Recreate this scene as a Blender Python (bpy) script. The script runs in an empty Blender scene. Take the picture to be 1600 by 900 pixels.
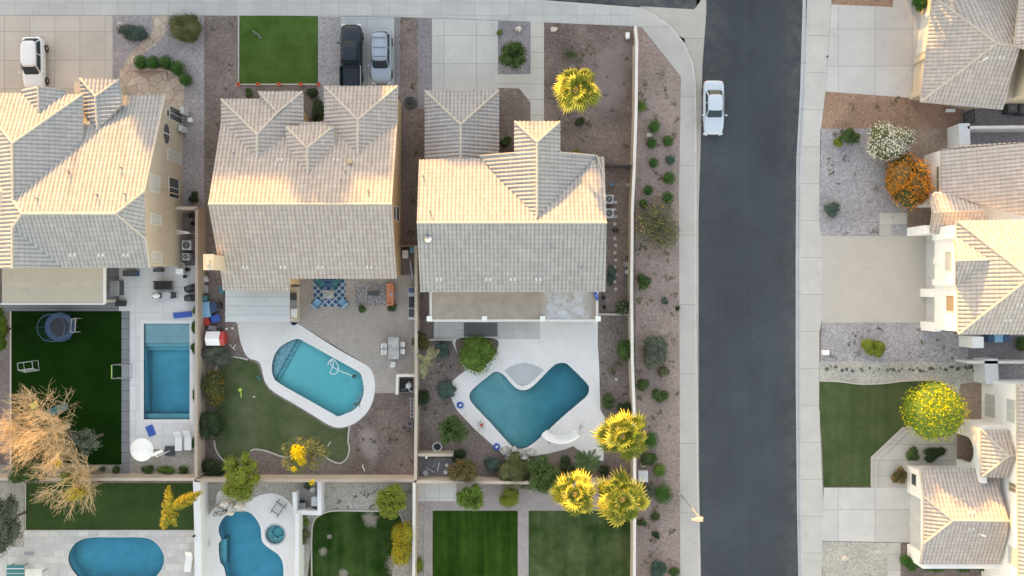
import bpy, math, random
from mathutils import Vector, noise
from mathutils.geometry import tessellate_polygon, delaunay_2d_cdt
R = math.radians
H, F = 70.0, 1225.0          # camera height above the plots, focal length in photo pixels
sc = bpy.context.scene
C = sc.collection

# ------------------------------------------------------------------ camera, sky, sun, exposure
cam = bpy.data.objects.new('camera', bpy.data.cameras.new('camera'))
cam.data.sensor_width = 36; cam.data.lens = F/1600*36; cam.data.clip_end = 3000
cam.location = (0, 0, H); C.objects.link(cam); sc.camera = cam
SUN_E, SUN_A = R(6.5), R(-21)          # elevation, azimuth from +Y (towards -X)
world = bpy.data.worlds.new('World'); sc.world = world; world.use_nodes = True
wn = world.node_tree; bg = wn.nodes['Background']
sky = wn.nodes.new('ShaderNodeTexSky'); sky.sky_type = 'NISHITA'; sky.sun_disc = False
sky.sun_elevation = SUN_E; sky.sun_rotation = SUN_A % (2*math.pi)
sky.air_density = 1.0; sky.dust_density = 0.5; sky.ozone_density = 1.0
wn.links.new(sky.outputs[0], bg.inputs[0]); bg.inputs[1].default_value = 0.15
sl = bpy.data.lights.new('sun', 'SUN'); sl.energy = 2.35; sl.angle = R(0.8); sl.color = (0.70, 0.45, 0.185)
so = bpy.data.objects.new('sun', sl); C.objects.link(so)
sd = Vector((math.sin(SUN_A)*math.cos(SUN_E), math.cos(SUN_A)*math.cos(SUN_E), math.sin(SUN_E)))
so.rotation_euler = sd.to_track_quat('Z', 'Y').to_euler(); so.location = (0, 0, 60)
vs = sc.view_settings; vs.view_transform = 'Standard'; vs.look = 'None'; vs.gamma = 1
vs.exposure = 2.79
vs.use_white_balance = True; vs.white_balance_temperature = 9350; vs.white_balance_tint = 25
sc.cycles.max_bounces = 9; sc.cycles.diffuse_bounces = 6; sc.cycles.transparent_max_bounces = 16
sc.cycles.caustics_reflective = False; sc.cycles.caustics_refractive = False

# ------------------------------------------------------------------ helpers
def G(px, py, z=0.0):
    s = (H-z)/F
    return Vector(((px-800)*s, (450-py)*s, z))
def G2(px, py): return (G(px, py).x, G(px, py).y)
def L(n): return n*H/F                       # photo pixels on the ground -> metres
def tag(o, label=None, cat=None, group=None, kind=None):
    if label: o['label'] = label
    if cat: o['category'] = cat
    if group: o['group'] = group
    if kind: o['kind'] = kind
    return o
def thing(name, label, cat, loc=(0, 0, 0), rot=0, group=None):
    o = bpy.data.objects.new(name, None); C.objects.link(o); o.location = loc; o.rotation_euler = (0, 0, rot)
    o.empty_display_size = .2
    return tag(o, label, cat, group)
def dup(root, loc=None, rot=None, label=None, group=None):
    r = root.copy(); C.objects.link(r)
    if loc is not None: r.location = loc
    if rot is not None: r.rotation_euler = (0, 0, rot)
    if label: r['label'] = label
    if group: r['group'] = group
    for ch in list(root.children):
        c = ch.copy(); C.objects.link(c); c.parent = r
        for g in list(ch.children):
            d = g.copy(); C.objects.link(d); d.parent = c
    return r
def origin(o):
    v = Vector((0, 0, 0))
    while o is not None: v = v + Vector(o.location); o = o.parent
    return v
class MB:
    def __init__(s): s.v = []; s.f = []; s.m = []; s.uv = {}
    def poly(s, pts, m=0, uv=None):
        i = len(s.v); s.v += [tuple(p) for p in pts]
        if uv: s.uv[len(s.f)] = uv
        s.f.append(tuple(range(i, i+len(pts)))); s.m.append(m); return s
    def box(s, x0, y0, z0, x1, y1, z1, m=0):
        return s.obox((x0+x1)/2, (y0+y1)/2, z0, z1, abs(x1-x0), abs(y1-y0), 0, m)
    def obox(s, cx, cy, z0, z1, lx, ly, rot=0, m=0, taper=1.0):
        c, n = math.cos(rot), math.sin(rot); i = len(s.v)
        for z, k in ((z0, 1), (z1, taper)):
            for dx, dy in ((-1, -1), (1, -1), (1, 1), (-1, 1)):
                x, y = dx*lx/2*k, dy*ly/2*k
                s.v.append((cx+x*c-y*n, cy+x*n+y*c, z))
        for f in ((0, 3, 2, 1), (4, 5, 6, 7), (0, 1, 5, 4), (1, 2, 6, 5), (2, 3, 7, 6), (3, 0, 4, 7)):
            s.f.append(tuple(i+k for k in f)); s.m.append(m)
        return s
    def prism(s, pts, z0, z1, m=0, bottom=True):
        n = len(pts); i = len(s.v)
        ar = sum(pts[k][0]*pts[(k+1) % n][1]-pts[(k+1) % n][0]*pts[k][1] for k in range(n))
        if ar < 0: pts = list(pts)[::-1]
        s.v += [(p[0], p[1], z0) for p in pts]+[(p[0], p[1], z1) for p in pts]
        for k in range(n): s.f.append((i+k, i+(k+1) % n, i+n+(k+1) % n, i+n+k)); s.m.append(m)
        for t in tessellate_polygon([[Vector((p[0], p[1], 0)) for p in pts]]):
            a, b, c = [Vector((pts[q][0], pts[q][1], 0)) for q in t]
            if (b-a).cross(c-a).z < 0: t = t[::-1]
            s.f.append(tuple(i+n+q for q in t)); s.m.append(m)
            if bottom: s.f.append(tuple(i+q for q in t[::-1])); s.m.append(m)
        return s
    def extr(s, prof, a0, a1, axis='x', m=0):
        """profile of (t, z) pushed along x (t = y) or along y (t = x)"""
        n = len(prof); i = len(s.v)
        for a in (a0, a1):
            s.v += [((a, t, z) if axis == 'x' else (t, a, z)) for t, z in prof]
        for k in range(n): s.f.append((i+k, i+(k+1) % n, i+n+(k+1) % n, i+n+k)); s.m.append(m)
        s.f.append(tuple(i+k for k in range(n))[::-1]); s.m.append(m)
        s.f.append(tuple(i+n+k for k in range(n))); s.m.append(m); return s
    def lathe(s, prof, x=0, y=0, n=16, m=0, sx=1, sy=1):
        i = len(s.v)
        for r, z in prof:
            for k in range(n):
                a = 2*math.pi*k/n; s.v.append((x+r*sx*math.cos(a), y+r*sy*math.sin(a), z))
        for j in range(len(prof)-1):
            for k in range(n):
                s.f.append((i+j*n+k, i+j*n+(k+1) % n, i+(j+1)*n+(k+1) % n, i+(j+1)*n+k)); s.m.append(m)
        s.f.append(tuple(i+(len(prof)-1)*n+k for k in range(n))); s.m.append(m)
        s.f.append(tuple(i+k for k in range(n))[::-1]); s.m.append(m); return s
    def tube(s, pts, r, n=6, m=0, caps=True):
        pts = [Vector(p) for p in pts]; rs = r if isinstance(r, (list, tuple)) else [r]*len(pts)
        i = len(s.v)
        for k, p in enumerate(pts):
            d = (pts[min(k+1, len(pts)-1)]-pts[max(k-1, 0)])
            if d.length < 1e-6: d = Vector((0, 0, 1))
            d.normalize(); a = d.cross(Vector((0, 0, 1)) if abs(d.z) < .9 else Vector((1, 0, 0))).normalized(); b = d.cross(a)
            for q in range(n):
                t = 2*math.pi*q/n; s.v.append(tuple(p+(a*math.cos(t)+b*math.sin(t))*rs[k]))
        for k in range(len(pts)-1):
            for q in range(n):
                s.f.append((i+k*n+q, i+(k+1)*n+q, i+(k+1)*n+(q+1) % n, i+k*n+(q+1) % n)); s.m.append(m)
        if caps:
            s.f.append(tuple(i+q for q in range(n))); s.m.append(m)
            s.f.append(tuple(i+(len(pts)-1)*n+q for q in range(n))[::-1]); s.m.append(m)
        return s
    def ball(s, c, rx, ry=None, rz=None, n=10, m=0, wob=0, seed=0):
        ry = ry or rx; rz = rz or rx; i = len(s.v); rows = max(5, n//2+1)
        for j in range(rows+1):
            ph = math.pi*j/rows
            for k in range(n):
                a = 2*math.pi*k/n; d = Vector((math.sin(ph)*math.cos(a), math.sin(ph)*math.sin(a), math.cos(ph)))
                w = 1+wob*noise.noise(d*1.7+Vector((seed*3.1, seed*1.7, 0)))
                s.v.append((c[0]+rx*d.x*w, c[1]+ry*d.y*w, c[2]+rz*d.z*w))
        for j in range(rows):
            for k in range(n):
                s.f.append((i+j*n+k, i+(j+1)*n+k, i+(j+1)*n+(k+1) % n, i+j*n+(k+1) % n)); s.m.append(m)
        return s
    def build(s, name, mats, parent=None, local=False, smooth=False, bevel=0):
        off = Vector((0, 0, 0)) if (local or parent is None) else origin(parent)
        me = bpy.data.meshes.new(name)
        me.from_pydata([(v[0]-off.x, v[1]-off.y, v[2]-off.z) for v in s.v], [], s.f)
        for mt in (mats if isinstance(mats, (list, tuple)) else [mats]): me.materials.append(mt)
        me.polygons.foreach_set('material_index', s.m)
        if smooth: me.polygons.foreach_set('use_smooth', [True]*len(s.f))
        if s.uv:
            u = me.uv_layers.new(name='UVMap')
            for fi, uvs in s.uv.items():
                st = me.polygons[fi].loop_start
                for k, q in enumerate(uvs): u.data[st+k].uv = q
        me.update()
        o = bpy.data.objects.new(name, me); C.objects.link(o)
        if parent is not None: o.parent = parent
        if bevel:
            b = o.modifiers.new('bevel', 'BEVEL'); b.width = bevel; b.segments = 2; b.limit_method = 'ANGLE'
        return o
def cr(pts, n=6, closed=True):
    """Catmull-Rom through 2D points"""
    out = []; N = len(pts)
    for i in range(N if closed else N-1):
        if closed: p = [pts[(i+k-1) % N] for k in range(4)]
        else: p = [pts[max(0, min(N-1, i+k-1))] for k in range(4)]
        for j in range(n):
            t = j/n
            out.append(tuple(.5*((2*p[1][d])+(-p[0][d]+p[2][d])*t+(2*p[0][d]-5*p[1][d]+4*p[2][d]-p[3][d])*t*t+(-p[0][d]+3*p[1][d]-3*p[2][d]+p[3][d])*t**3) for d in (0, 1)))
    if not closed: out.append(tuple(pts[-1]))
    return out
def rnd_rect(x0, y0, x1, y1, r, n=5):
    o = []
    for cx, cy, a0 in ((x1-r, y0+r, -90), (x1-r, y1-r, 0), (x0+r, y1-r, 90), (x0+r, y0+r, 180)):
        for k in range(n+1):
            a = R(a0+90*k/n); o.append((cx+r*math.cos(a), cy+r*math.sin(a)))
    return o

# ------------------------------------------------------------------ materials
MATS = {}
class NT:
    def __init__(s, name):
        s.mat = bpy.data.materials.new(name); s.mat.use_nodes = True; s.t = s.mat.node_tree
        s.p = s.t.nodes['Principled BSDF']; s.geo = s.n('ShaderNodeNewGeometry'); s.pos = s.geo.outputs['Position']
        MATS[name] = s.mat
    def n(s, t, **k):
        o = s.t.nodes.new(t)
        for a, b in k.items(): setattr(o, a, b)
        return o
    def put(s, sock, v):
        if isinstance(v, bpy.types.NodeSocket): s.t.links.new(v, sock)
        elif isinstance(v, (tuple, list)) and len(v) == 3 and sock.type == 'RGBA': sock.default_value = (*v, 1)
        else: sock.default_value = v
    def math(s, op, a, b=0, c=None):
        o = s.n('ShaderNodeMath', operation=op); s.put(o.inputs[0], a); s.put(o.inputs[1], b)
        if c is not None: s.put(o.inputs[2], c)
        return o.outputs[0]
    def noise(s, scale, detail=4, rough=.6, vec=None, out=0):
        o = s.n('ShaderNodeTexNoise'); s.put(o.inputs['Scale'], scale); o.inputs['Detail'].default_value = detail
        o.inputs['Roughness'].default_value = rough; s.t.links.new(vec or s.pos, o.inputs['Vector']); return o.outputs[out]
    def voro(s, scale, vec=None, feature='F1', out='Color'):
        o = s.n('ShaderNodeTexVoronoi', feature=feature); s.put(o.inputs['Scale'], scale); s.t.links.new(vec or s.pos, o.inputs['Vector']); return o.outputs[out]
    def ramp(s, fac, a, b, c0=0.0, c1=1.0):
        o = s.n('ShaderNodeMapRange'); s.put(o.inputs[0], fac); s.put(o.inputs[1], a); s.put(o.inputs[2], b); s.put(o.inputs[3], c0); s.put(o.inputs[4], c1); return o.outputs[0]
    def mix(s, fac, a, b, mode='MIX'):
        o = s.n('ShaderNodeMix', data_type='RGBA', blend_type=mode); s.put(o.inputs[0], fac); s.put(o.inputs[6], a); s.put(o.inputs[7], b); return o.outputs[2]
    def mul(s, col, fac):
        """scale a colour by a grey factor"""
        o = s.n('ShaderNodeVectorMath', operation='SCALE'); s.put(o.inputs[0], col); s.put(o.inputs['Scale'], fac); return o.outputs[0]
    def axis(s, k, vec=None):
        o = s.n('ShaderNodeSeparateXYZ'); s.t.links.new(vec or s.pos, o.inputs[0]); return o.outputs[k]
    def line(s, coord, spacing, off, width):
        f = s.math('FRACT', s.math('DIVIDE', s.math('ADD', coord, off), spacing)); return s.math('LESS_THAN', f, width/spacing)
    def bump(s, h, dist=.02, strength=1.0):
        o = s.n('ShaderNodeBump'); o.inputs['Distance'].default_value = dist; o.inputs['Strength'].default_value = strength
        s.t.links.new(h, o.inputs['Height']); s.t.links.new(o.outputs[0], s.p.inputs['Normal'])
    def done(s, col, rough=.85, metal=0, spec=None):
        s.put(s.p.inputs['Base Color'], col); s.put(s.p.inputs['Roughness'], rough); s.p.inputs['Metallic'].default_value = metal
        if spec is not None: s.p.inputs['Specular IOR Level'].default_value = spec
        return s.mat
def plain(name, col, rough=.6, metal=0, var=.12, scale=3.0):
    t = NT(name); f = t.ramp(t.noise(scale, 5), .3, .7, 1-var, 1+var); return t.done(t.mul(col, f), rough, metal)
def gravel(name, a, b, patch=.25, cell=9.0, pale=None):
    t = NT(name); v = t.voro(cell); g = t.axis(0, v)
    c = t.mix(g, a, b); c = t.mul(c, t.ramp(t.noise(.35, 5), .3, .7, 1-patch, 1+patch)); c = t.mul(c, t.ramp(t.noise(3.5, 3), .3, .7, .9, 1.1))
    sp = t.math('GREATER_THAN', t.noise(2.2, 6, .75), .66); c = t.mix(t.math('MULTIPLY', sp, .35), c, (a[0]*.5, a[1]*.5, a[2]*.5))
    if pale:
        (px, py, rx, ry, rot), pc = pale; q = G(px, py); dx = t.math('SUBTRACT', t.axis(0), q.x); dy = t.math('SUBTRACT', t.axis(1), q.y); cs, sn = math.cos(rot), math.sin(rot)
        u = t.math('DIVIDE', t.math('ADD', t.math('MULTIPLY', dx, cs), t.math('MULTIPLY', dy, sn)), L(rx)); v_ = t.math('DIVIDE', t.math('SUBTRACT', t.math('MULTIPLY', dy, cs), t.math('MULTIPLY', dx, sn)), L(ry))
        ds = t.math('SQRT', t.math('ADD', t.math('MULTIPLY', u, u), t.math('MULTIPLY', v_, v_))); ds = t.math('ADD', ds, t.math('MULTIPLY', t.math('SUBTRACT', t.noise(.9, 6, .7), .5), 1.6)); c = t.mix(t.ramp(ds, .6, 1.25, .75, 0), c, pc)
    t.bump(t.voro(cell, out='Distance'), .03, .6); return t.done(c, .95, spec=.2)
def concrete(name, col, sx=None, sy=None, ox=0, oy=0, var=.07, lw=.05, rough=.85, dark=.62, stain=.8, spk=.05):
    t = NT(name); c = t.mul(col, t.ramp(t.noise(.5, 6), .3, .7, 1-var, 1+var)); c = t.mul(c, t.ramp(t.noise(14, 3, .7), .3, .7, 1-spk, 1+spk))
    if sx or sy:     # every slab was poured with a slightly different tone
        cv = t.n('ShaderNodeCombineXYZ')
        for k, (s_, o_) in enumerate(((sx, ox), (sy, oy))):
            if s_: t.put(cv.inputs[k], t.math('FLOOR', t.math('DIVIDE', t.math('ADD', t.axis(k), o_), s_)))
        wnz = t.n('ShaderNodeTexWhiteNoise'); t.t.links.new(cv.outputs[0], wnz.inputs['Vector']); c = t.mul(c, t.ramp(wnz.outputs['Value'], 0, 1, .94, 1.05))
    st = t.ramp(t.noise(1.3, 7, .7), .56, .72); c = t.mix(t.math('MULTIPLY', st, .35), c, tuple(k*stain*.75 for k in col))
    for k, (s_, o_) in enumerate(((sx, ox), (sy, oy))):
        if s_: c = t.mix(t.line(t.axis(k), s_, o_, lw), c, tuple(q*dark for q in col))
    return t.done(c, rough, spec=.3)
def lawn(name, a, b, dry=(.16, .13, .06), dryness=.5, patch=.7, stripes=0, bare=()):
    t = NT(name); c = t.mix(t.ramp(t.noise(.45, 5, .65), .35, .65), a, b)
    if stripes:
        mp = t.n('ShaderNodeMapping'); mp.inputs['Scale'].default_value = (1.1, .07, 1); t.t.links.new(t.pos, mp.inputs[0]); c = t.mul(c, t.ramp(t.noise(1.0, 3, vec=mp.outputs[0]), .35, .65, 1-stripes, 1+stripes)); c = t.mul(c, t.ramp(t.noise(9, 5, .8), .3, .7, .72, 1.28))
    c = t.mul(c, t.ramp(t.noise(38, 2, .8), .3, .7, .8, 1.2))
    d = t.ramp(t.noise(.8, 6, .7), patch, patch+.12); c = t.mix(t.math('MULTIPLY', d, dryness), c, dry)
    for bx, by, br in bare:
        dx = t.math('SUBTRACT', t.axis(0), G(bx, by).x); dy = t.math('SUBTRACT', t.axis(1), G(bx, by).y); ds = t.math('SQRT', t.math('ADD', t.math('MULTIPLY', dx, dx), t.math('MULTIPLY', dy, dy)))
        ds = t.math('ADD', ds, t.math('MULTIPLY', t.math('SUBTRACT', t.noise(1.6, 6, .75), .5), L(br)*2.6)); c = t.mix(t.ramp(ds, L(br)*.5, L(br)*1.15, .85, 0), c, (.30, .25, .21))
    t.bump(t.noise(40, 3, .8), .04, .8); return t.done(c, .95, spec=.03)
def tile(name, a, b):
    t = NT(name); uv = t.n('ShaderNodeUVMap'); u = uv.outputs[0]
    fl = t.n('ShaderNodeVectorMath', operation='FLOOR'); t.t.links.new(u, fl.inputs[0])
    wnz = t.n('ShaderNodeTexWhiteNoise'); t.t.links.new(fl.outputs[0], wnz.inputs['Vector'])
    c = t.mix(wnz.outputs['Value'], a, b); c = t.mul(c, t.ramp(t.noise(.6, 6, .7), .3, .7, .94, 1.06)); c = t.mul(c, t.ramp(t.noise(12, 3), .3, .7, .93, 1.07))
    fx = t.math('FRACT', t.axis(0, u)); gr = t.math('COMPARE', fx, .5, .17); c = t.mix(t.math('MULTIPLY', gr, .38), c, tuple(k*.5 for k in a))  # shade of the troughs painted into the colour so the ribs show
    fy = t.math('FRACT', t.axis(1, u)); ln = t.math('LESS_THAN', fy, .12); c = t.mix(t.math('MULTIPLY', ln, .35), c, tuple(k*.45 for k in a))
    t.bump(fy, .04, 1.0); return t.done(c, .8, spec=.25)
def leaf(name, a, b, trans=.22, rough=.6, odd=None, odd_at=.8):
    """leaves: every leaf its own shade; odd = flowers or fresh tips mixed in"""
    t = NT(name); r = t.geo.outputs['Random Per Island']
    c = t.mix(r, a, b); c = t.mul(c, t.ramp(t.noise(1.6, 3), .3, .7, .75, 1.25))
    if odd: c = t.mix(t.math('GREATER_THAN', t.math('FRACT', t.math('MULTIPLY', r, 37.31)), odd_at), c, odd)
    t.done(c, rough, spec=.3); tr = t.n('ShaderNodeBsdfTranslucent'); t.t.links.new(c, tr.inputs[0])
    mx = t.n('ShaderNodeMixShader'); mx.inputs[0].default_value = trans; t.t.links.new(t.p.outputs[0], mx.inputs[1]); t.t.links.new(tr.outputs[0], mx.inputs[2])
    t.t.links.new(mx.outputs[0], t.t.nodes['Material Output'].inputs[0]); return t.mat

M = {}
M['ground'] = gravel('ground', (.16, .122, .108), (.25, .20, .18))
M['yard_worn'] = gravel('yard_worn', (.155, .11, .095), (.235, .178, .155), .3, pale=((577, 694, 14, 30, R(15)), (.33, .27, .25)))
M['front_worn'] = gravel('front_worn', (.145, .105, .092), (.225, .172, .152), .35, pale=((955, 120, 26, 60, R(-12)), (.25, .205, .195)))
M['verge'] = gravel('verge', (.26, .19, .168), (.37, .285, .255), .12)
M['yard_brown'] = gravel('yard_brown', (.145, .105, .092), (.225, .172, .152), .3)
M['dirt_red'] = gravel('dirt_red', (.30, .175, .12), (.40, .25, .18), .2)
M['dirt_brown'] = gravel('dirt_brown', (.27, .19, .14), (.36, .27, .21), .2)
M['gravel_grey'] = gravel('gravel_grey', (.27, .25, .255), (.43, .41, .415), .12)
M['gravel_mauve'] = gravel('gravel_mauve', (.26, .23, .235), (.38, .35, .355), .15)
M['gravel_dark'] = gravel('gravel_dark', (.20, .185, .195), (.28, .26, .27), .12)
M['gravel_tan'] = gravel('gravel_tan', (.30, .27, .235), (.42, .39, .35), .15)
M['pebble'] = gravel('pebble', (.34, .32, .27), (.50, .475, .42), .15, 8.0)
def asphalt():
    t = NT('asphalt'); mp = t.n('ShaderNodeMapping'); mp.inputs['Scale'].default_value = (1.6, .12, 1); t.t.links.new(t.pos, mp.inputs[0])
    c = t.mix(t.noise(.5, 5, vec=mp.outputs[0]), (.042, .052, .060), (.056, .068, .076)); c = t.mul(c, t.ramp(t.noise(9, 4, .8), .3, .7, .9, 1.1))
    c = t.mul(c, t.ramp(t.noise(.12, 5), .35, .65, .86, 1.22)); sp = t.ramp(t.noise(.7, 7, .75), .66, .76); c = t.mix(t.math('MULTIPLY', sp, .25), c, (.085, .085, .085))
    dk = t.ramp(t.noise(.75, 6, .72, vec=t.mul(t.pos, 1.31)), .64, .70); c = t.mix(t.math('MULTIPLY', dk, .4), c, (.03, .03, .032))
    x = t.axis(0); ds = t.math('ADD', t.math('MULTIPLY', t.ramp(x, 16.6, 19.8, 1, 0), t.ramp(t.axis(1), 8, 19, .25, 1)), t.ramp(x, 23.6, 25.9, 0, .8)); ds = t.math('MULTIPLY', ds, t.ramp(t.noise(.9, 7, .72), .42, .62))
    c = t.mix(t.math('MULTIPLY', ds, .7), c, (.135, .125, .12)); sm = t.line(t.math('ADD', x, t.math('MULTIPLY', t.noise(.3, 2), .12)), 400, -20.9, .05); c = t.mix(t.math('MULTIPLY', sm, .3), c, (.10, .11, .115))
    cr_ = t.math('LESS_THAN', t.voro(.16, vec=t.mul(t.noise(.6, 4, out=1), 9.0), feature='DISTANCE_TO_EDGE', out='Distance'), .006); c = t.mix(t.math('MULTIPLY', cr_, .25), c, (.03, .032, .035))
    t.bump(t.noise(50, 3), .01, .5); return t.done(c, .9, spec=.3)
M['asphalt'] = asphalt()
M['walk_r'] = concrete('walk_r', (.52, .50, .465), sy=3.3, oy=.6)
M['walk_l'] = concrete('walk_l', (.47, .45, .42), sy=6.2, oy=1.5)
M['walk_t'] = concrete('walk_t', (.47, .47, .455), sx=1.52, sy=1.1, ox=.3, oy=-.1, dark=.8)
M['gutter'] = concrete('gutter', (.46, .48, .49), sy=4.1, oy=.4)
M['gutter_l'] = concrete('gutter_l', (.44, .405, .365), sy=6.2, oy=2.5)
M['drive_a'] = concrete('drive_a', (.50, .455, .40), sx=2.25, sy=2.55, ox=.35, oy=.1)
M['drive_b'] = concrete('drive_b', (.43, .45, .45), sx=2.6, sy=2.4)
M['drive_c'] = concrete('drive_c', (.50, .50, .475), sx=2.9, sy=2.5, ox=.3)
M['drive_d'] = concrete('drive_d', (.545, .53, .50), sx=3.3, sy=3.3, ox=.6)
M['drive_e'] = concrete('drive_e', (.50, .455, .40), var=.05, dark=.8)
M['path'] = concrete('path', (.50, .475, .43), sy=1.4)
M['deck_white'] = concrete('deck_white', (.74, .715, .695), var=.05, dark=.85)
M['deck_yard'] = concrete('deck_yard', (.66, .65, .64), sx=2.4, sy=2.2, dark=.82)
M['deck_slab'] = concrete('deck_slab', (.56, .55, .53), sx=1.3, sy=1.25, dark=.75)
M['pave_dark'] = concrete('pave_dark', (.23, .235, .25), sy=.92, dark=.4)
M['paver'] = concrete('paver', (.385, .335, .30), sx=.32, sy=.32, lw=.03, dark=.82, var=.1)
M['kerb'] = concrete('kerb', (.55, .52, .48), sy=3.0)
M['edging'] = concrete('edging', (.50, .455, .40))
M['flagstone'] = None
def flag():
    t = NT('flagstone'); c = t.mix(t.axis(0, t.voro(1.3)), (.42, .31, .24), (.56, .46, .37)); e = t.voro(1.3, feature='DISTANCE_TO_EDGE', out='Distance')
    c = t.mul(c, t.ramp(t.noise(6, 5), .3, .7, .85, 1.15)); return t.done(t.mix(t.ramp(e, .0, .05, 1, 0), c, (.26, .21, .18)), .9)
M['flagstone'] = flag()
def trav():
    t = NT('travertine'); b = t.n('ShaderNodeTexBrick'); t.t.links.new(t.pos, b.inputs['Vector']); b.offset = .4; b.inputs['Scale'].default_value = 1
    for k, c in (('Color1', (.60, .57, .53)), ('Color2', (.46, .44, .42)), ('Mortar', (.42, .40, .38))): b.inputs[k].default_value = (*c, 1)
    b.inputs['Brick Width'].default_value = .9; b.inputs['Row Height'].default_value = .6; b.inputs['Mortar Size'].default_value = .015
    return t.done(t.mul(b.outputs[0], t.ramp(t.noise(1.5, 5), .3, .7, .9, 1.1)), .8)
M['travertine'] = trav()
def brickp():
    t = NT('brick_paving'); b = t.n('ShaderNodeTexBrick'); t.t.links.new(t.pos, b.inputs['Vector']); b.inputs['Scale'].default_value = 1
    for k, c in (('Color1', (.36, .29, .275)), ('Color2', (.29, .235, .235)), ('Mortar', (.40, .36, .34))): b.inputs[k].default_value = (*c, 1)
    b.inputs['Brick Width'].default_value = .24; b.inputs['Row Height'].default_value = .12; b.inputs['Mortar Size'].default_value = .012
    return t.done(t.mul(b.outputs[0], t.ramp(t.noise(1.1, 5), .3, .7, .88, 1.12)), .85)
M['brick_paving'] = brickp()
M['lawn_a'] = lawn('lawn_a', (.045, .10, .022), (.08, .15, .04))
M['lawn_turf'] = lawn('lawn_turf', (.003, .024, .003), (.006, .034, .005), dryness=.1)
M['lawn_turf2'] = lawn('lawn_turf2', (.03, .062, .02), (.045, .085, .028), dryness=.1)
M['lawn_c'] = lawn('lawn_c', (.065, .095, .04), (.12, .14, .075), dryness=.5, patch=.6)
M['lawn_d'] = lawn('lawn_d', (.012, .045, .006), (.03, .08, .014), dryness=.3, patch=.72, stripes=.3)
M['lawn_e'] = lawn('lawn_e', (.028, .06, .018), (.085, .115, .05), dryness=.5, patch=.62, stripes=.2)
M['lawn_f'] = lawn('lawn_f', (.012, .045, .008), (.045, .085, .025), dryness=.5, patch=.66, stripes=.2, bare=((578, 811, 13), (505, 862, 7), (618, 882, 15), (537, 897, 7), (515, 838, 4)))
M['lawn_g'] = lawn('lawn_g', (.055, .088, .035), (.088, .115, .05), dryness=.35, patch=.62, stripes=.12)
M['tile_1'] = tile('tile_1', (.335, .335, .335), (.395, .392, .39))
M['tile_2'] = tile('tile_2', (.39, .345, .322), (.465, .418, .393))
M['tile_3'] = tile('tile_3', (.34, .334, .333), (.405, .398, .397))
M['tile_4'] = tile('tile_4', (.44, .39, .365), (.52, .47, .44))
for k, c in (('1', (.50, .44, .37)), ('2', (.58, .42, .27)), ('3', (.50, .43, .36)), ('4', (.62, .52, .40)), ('w', (.86, .85, .84))):
    t = NT('stucco_'+k); t.bump(t.noise(30, 4), .01, .4); M['stucco_'+k] = t.done(t.mul(c, t.ramp(t.noise(.8, 6), .3, .7, .93, 1.06)), .9, spec=.2)
M['fascia'] = plain('fascia', (.50, .45, .39), .6)
M['patio_tan'] = concrete('patio_tan', (.55, .485, .39), sy=.62, dark=.93, var=.04)
M['patio_brown'] = concrete('patio_brown', (.41, .36, .31), var=.12)
M['patio_metal'] = concrete('patio_metal', (.50, .53, .53), sy=.78, lw=.06, dark=.7, rough=.5)
def patio_stain():
    t = NT('patio_roof_coat'); x = t.axis(0); m = t.math('MULTIPLY', t.ramp(x, 2.4, 3.2), t.ramp(x, 6.0, 6.9, 1, 0)); m = t.math('MULTIPLY', m, t.ramp(t.noise(1.5, 7, .7), .38, .55))
    c = t.mix(m, (.375, .315, .265), (.50, .52, .55)); return t.done(t.mul(c, t.ramp(t.noise(1.2, 5), .3, .7, .85, 1.12)), .85)
M['patio_coat'] = patio_stain()
M['wall_tan'] = concrete('wall_tan', (.50, .42, .345), sx=None, var=.1)
M['wall_pink'] = concrete('wall_pink', (.44, .355, .30), var=.1)
M['wall_white'] = concrete('wall_white', (.64, .65, .66), var=.05)
M['cap'] = concrete('cap', (.70, .66, .62), var=.06)
M['white'] = plain('white', (.82, .82, .80), .5, var=.03)
M['offwhite'] = plain('offwhite', (.66, .65, .62), .6, var=.05)
M['black'] = plain('black', (.022, .023, .026), .5)
M['dark'] = plain('dark', (.06, .065, .07), .6)
M['grey'] = plain('grey', (.28, .29, .30), .6)
M['lgrey'] = plain('lgrey', (.5, .51, .52), .5)
M['wood'] = plain('wood', (.30, .17, .09), .7, var=.25, scale=8)
M['blue'] = plain('blue', (.02, .10, .42), .5)
M['lblue'] = plain('lblue', (.18, .42, .62), .6)
M['navy'] = plain('navy', (.03, .08, .16), .6)
M['teal'] = plain('teal', (.02, .17, .18), .5)
M['red'] = plain('red', (.55, .05, .04), .5)
M['orange'] = plain('orange', (.62, .22, .11), .6)
M['terracotta'] = plain('terracotta', (.70, .13, .05), .7)
M['yellow'] = plain('yellow', (.60, .62, .12), .6)
M['lime'] = plain('lime', (.45, .65, .10), .6)
M['chrome'] = plain('chrome', (.6, .6, .62), .25, .9, var=.02)
M['rubber'] = plain('rubber', (.02, .02, .021), .8)
M['bark'] = plain('bark', (.14, .10, .075), .9, var=.3, scale=12)
M['bark_pale'] = plain('bark_pale', (.68, .50, .31), .9, var=.25, scale=6)
M['bark_palm'] = plain('bark_palm', (.30, .25, .20), .9, var=.3, scale=10)
M['rock'] = plain('rock', (.40, .39, .375), .9, var=.35, scale=3)
M['rock_dark'] = plain('rock_dark', (.10, .095, .09), .9, var=.3, scale=4)
M['rock_pale'] = plain('rock_pale', (.62, .55, .48), .9, var=.2)
t = NT('glass'); M['glass'] = t.done((.06, .075, .085), .08)
t = NT('glass_warm'); M['glass_warm'] = t.done((.30, .24, .17), .15)
t = NT('blind'); M['blind'] = t.done(t.mix(t.line(t.axis(1), .09, 0, .02), (.52, .54, .53), (.38, .40, .40)), .5)
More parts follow.
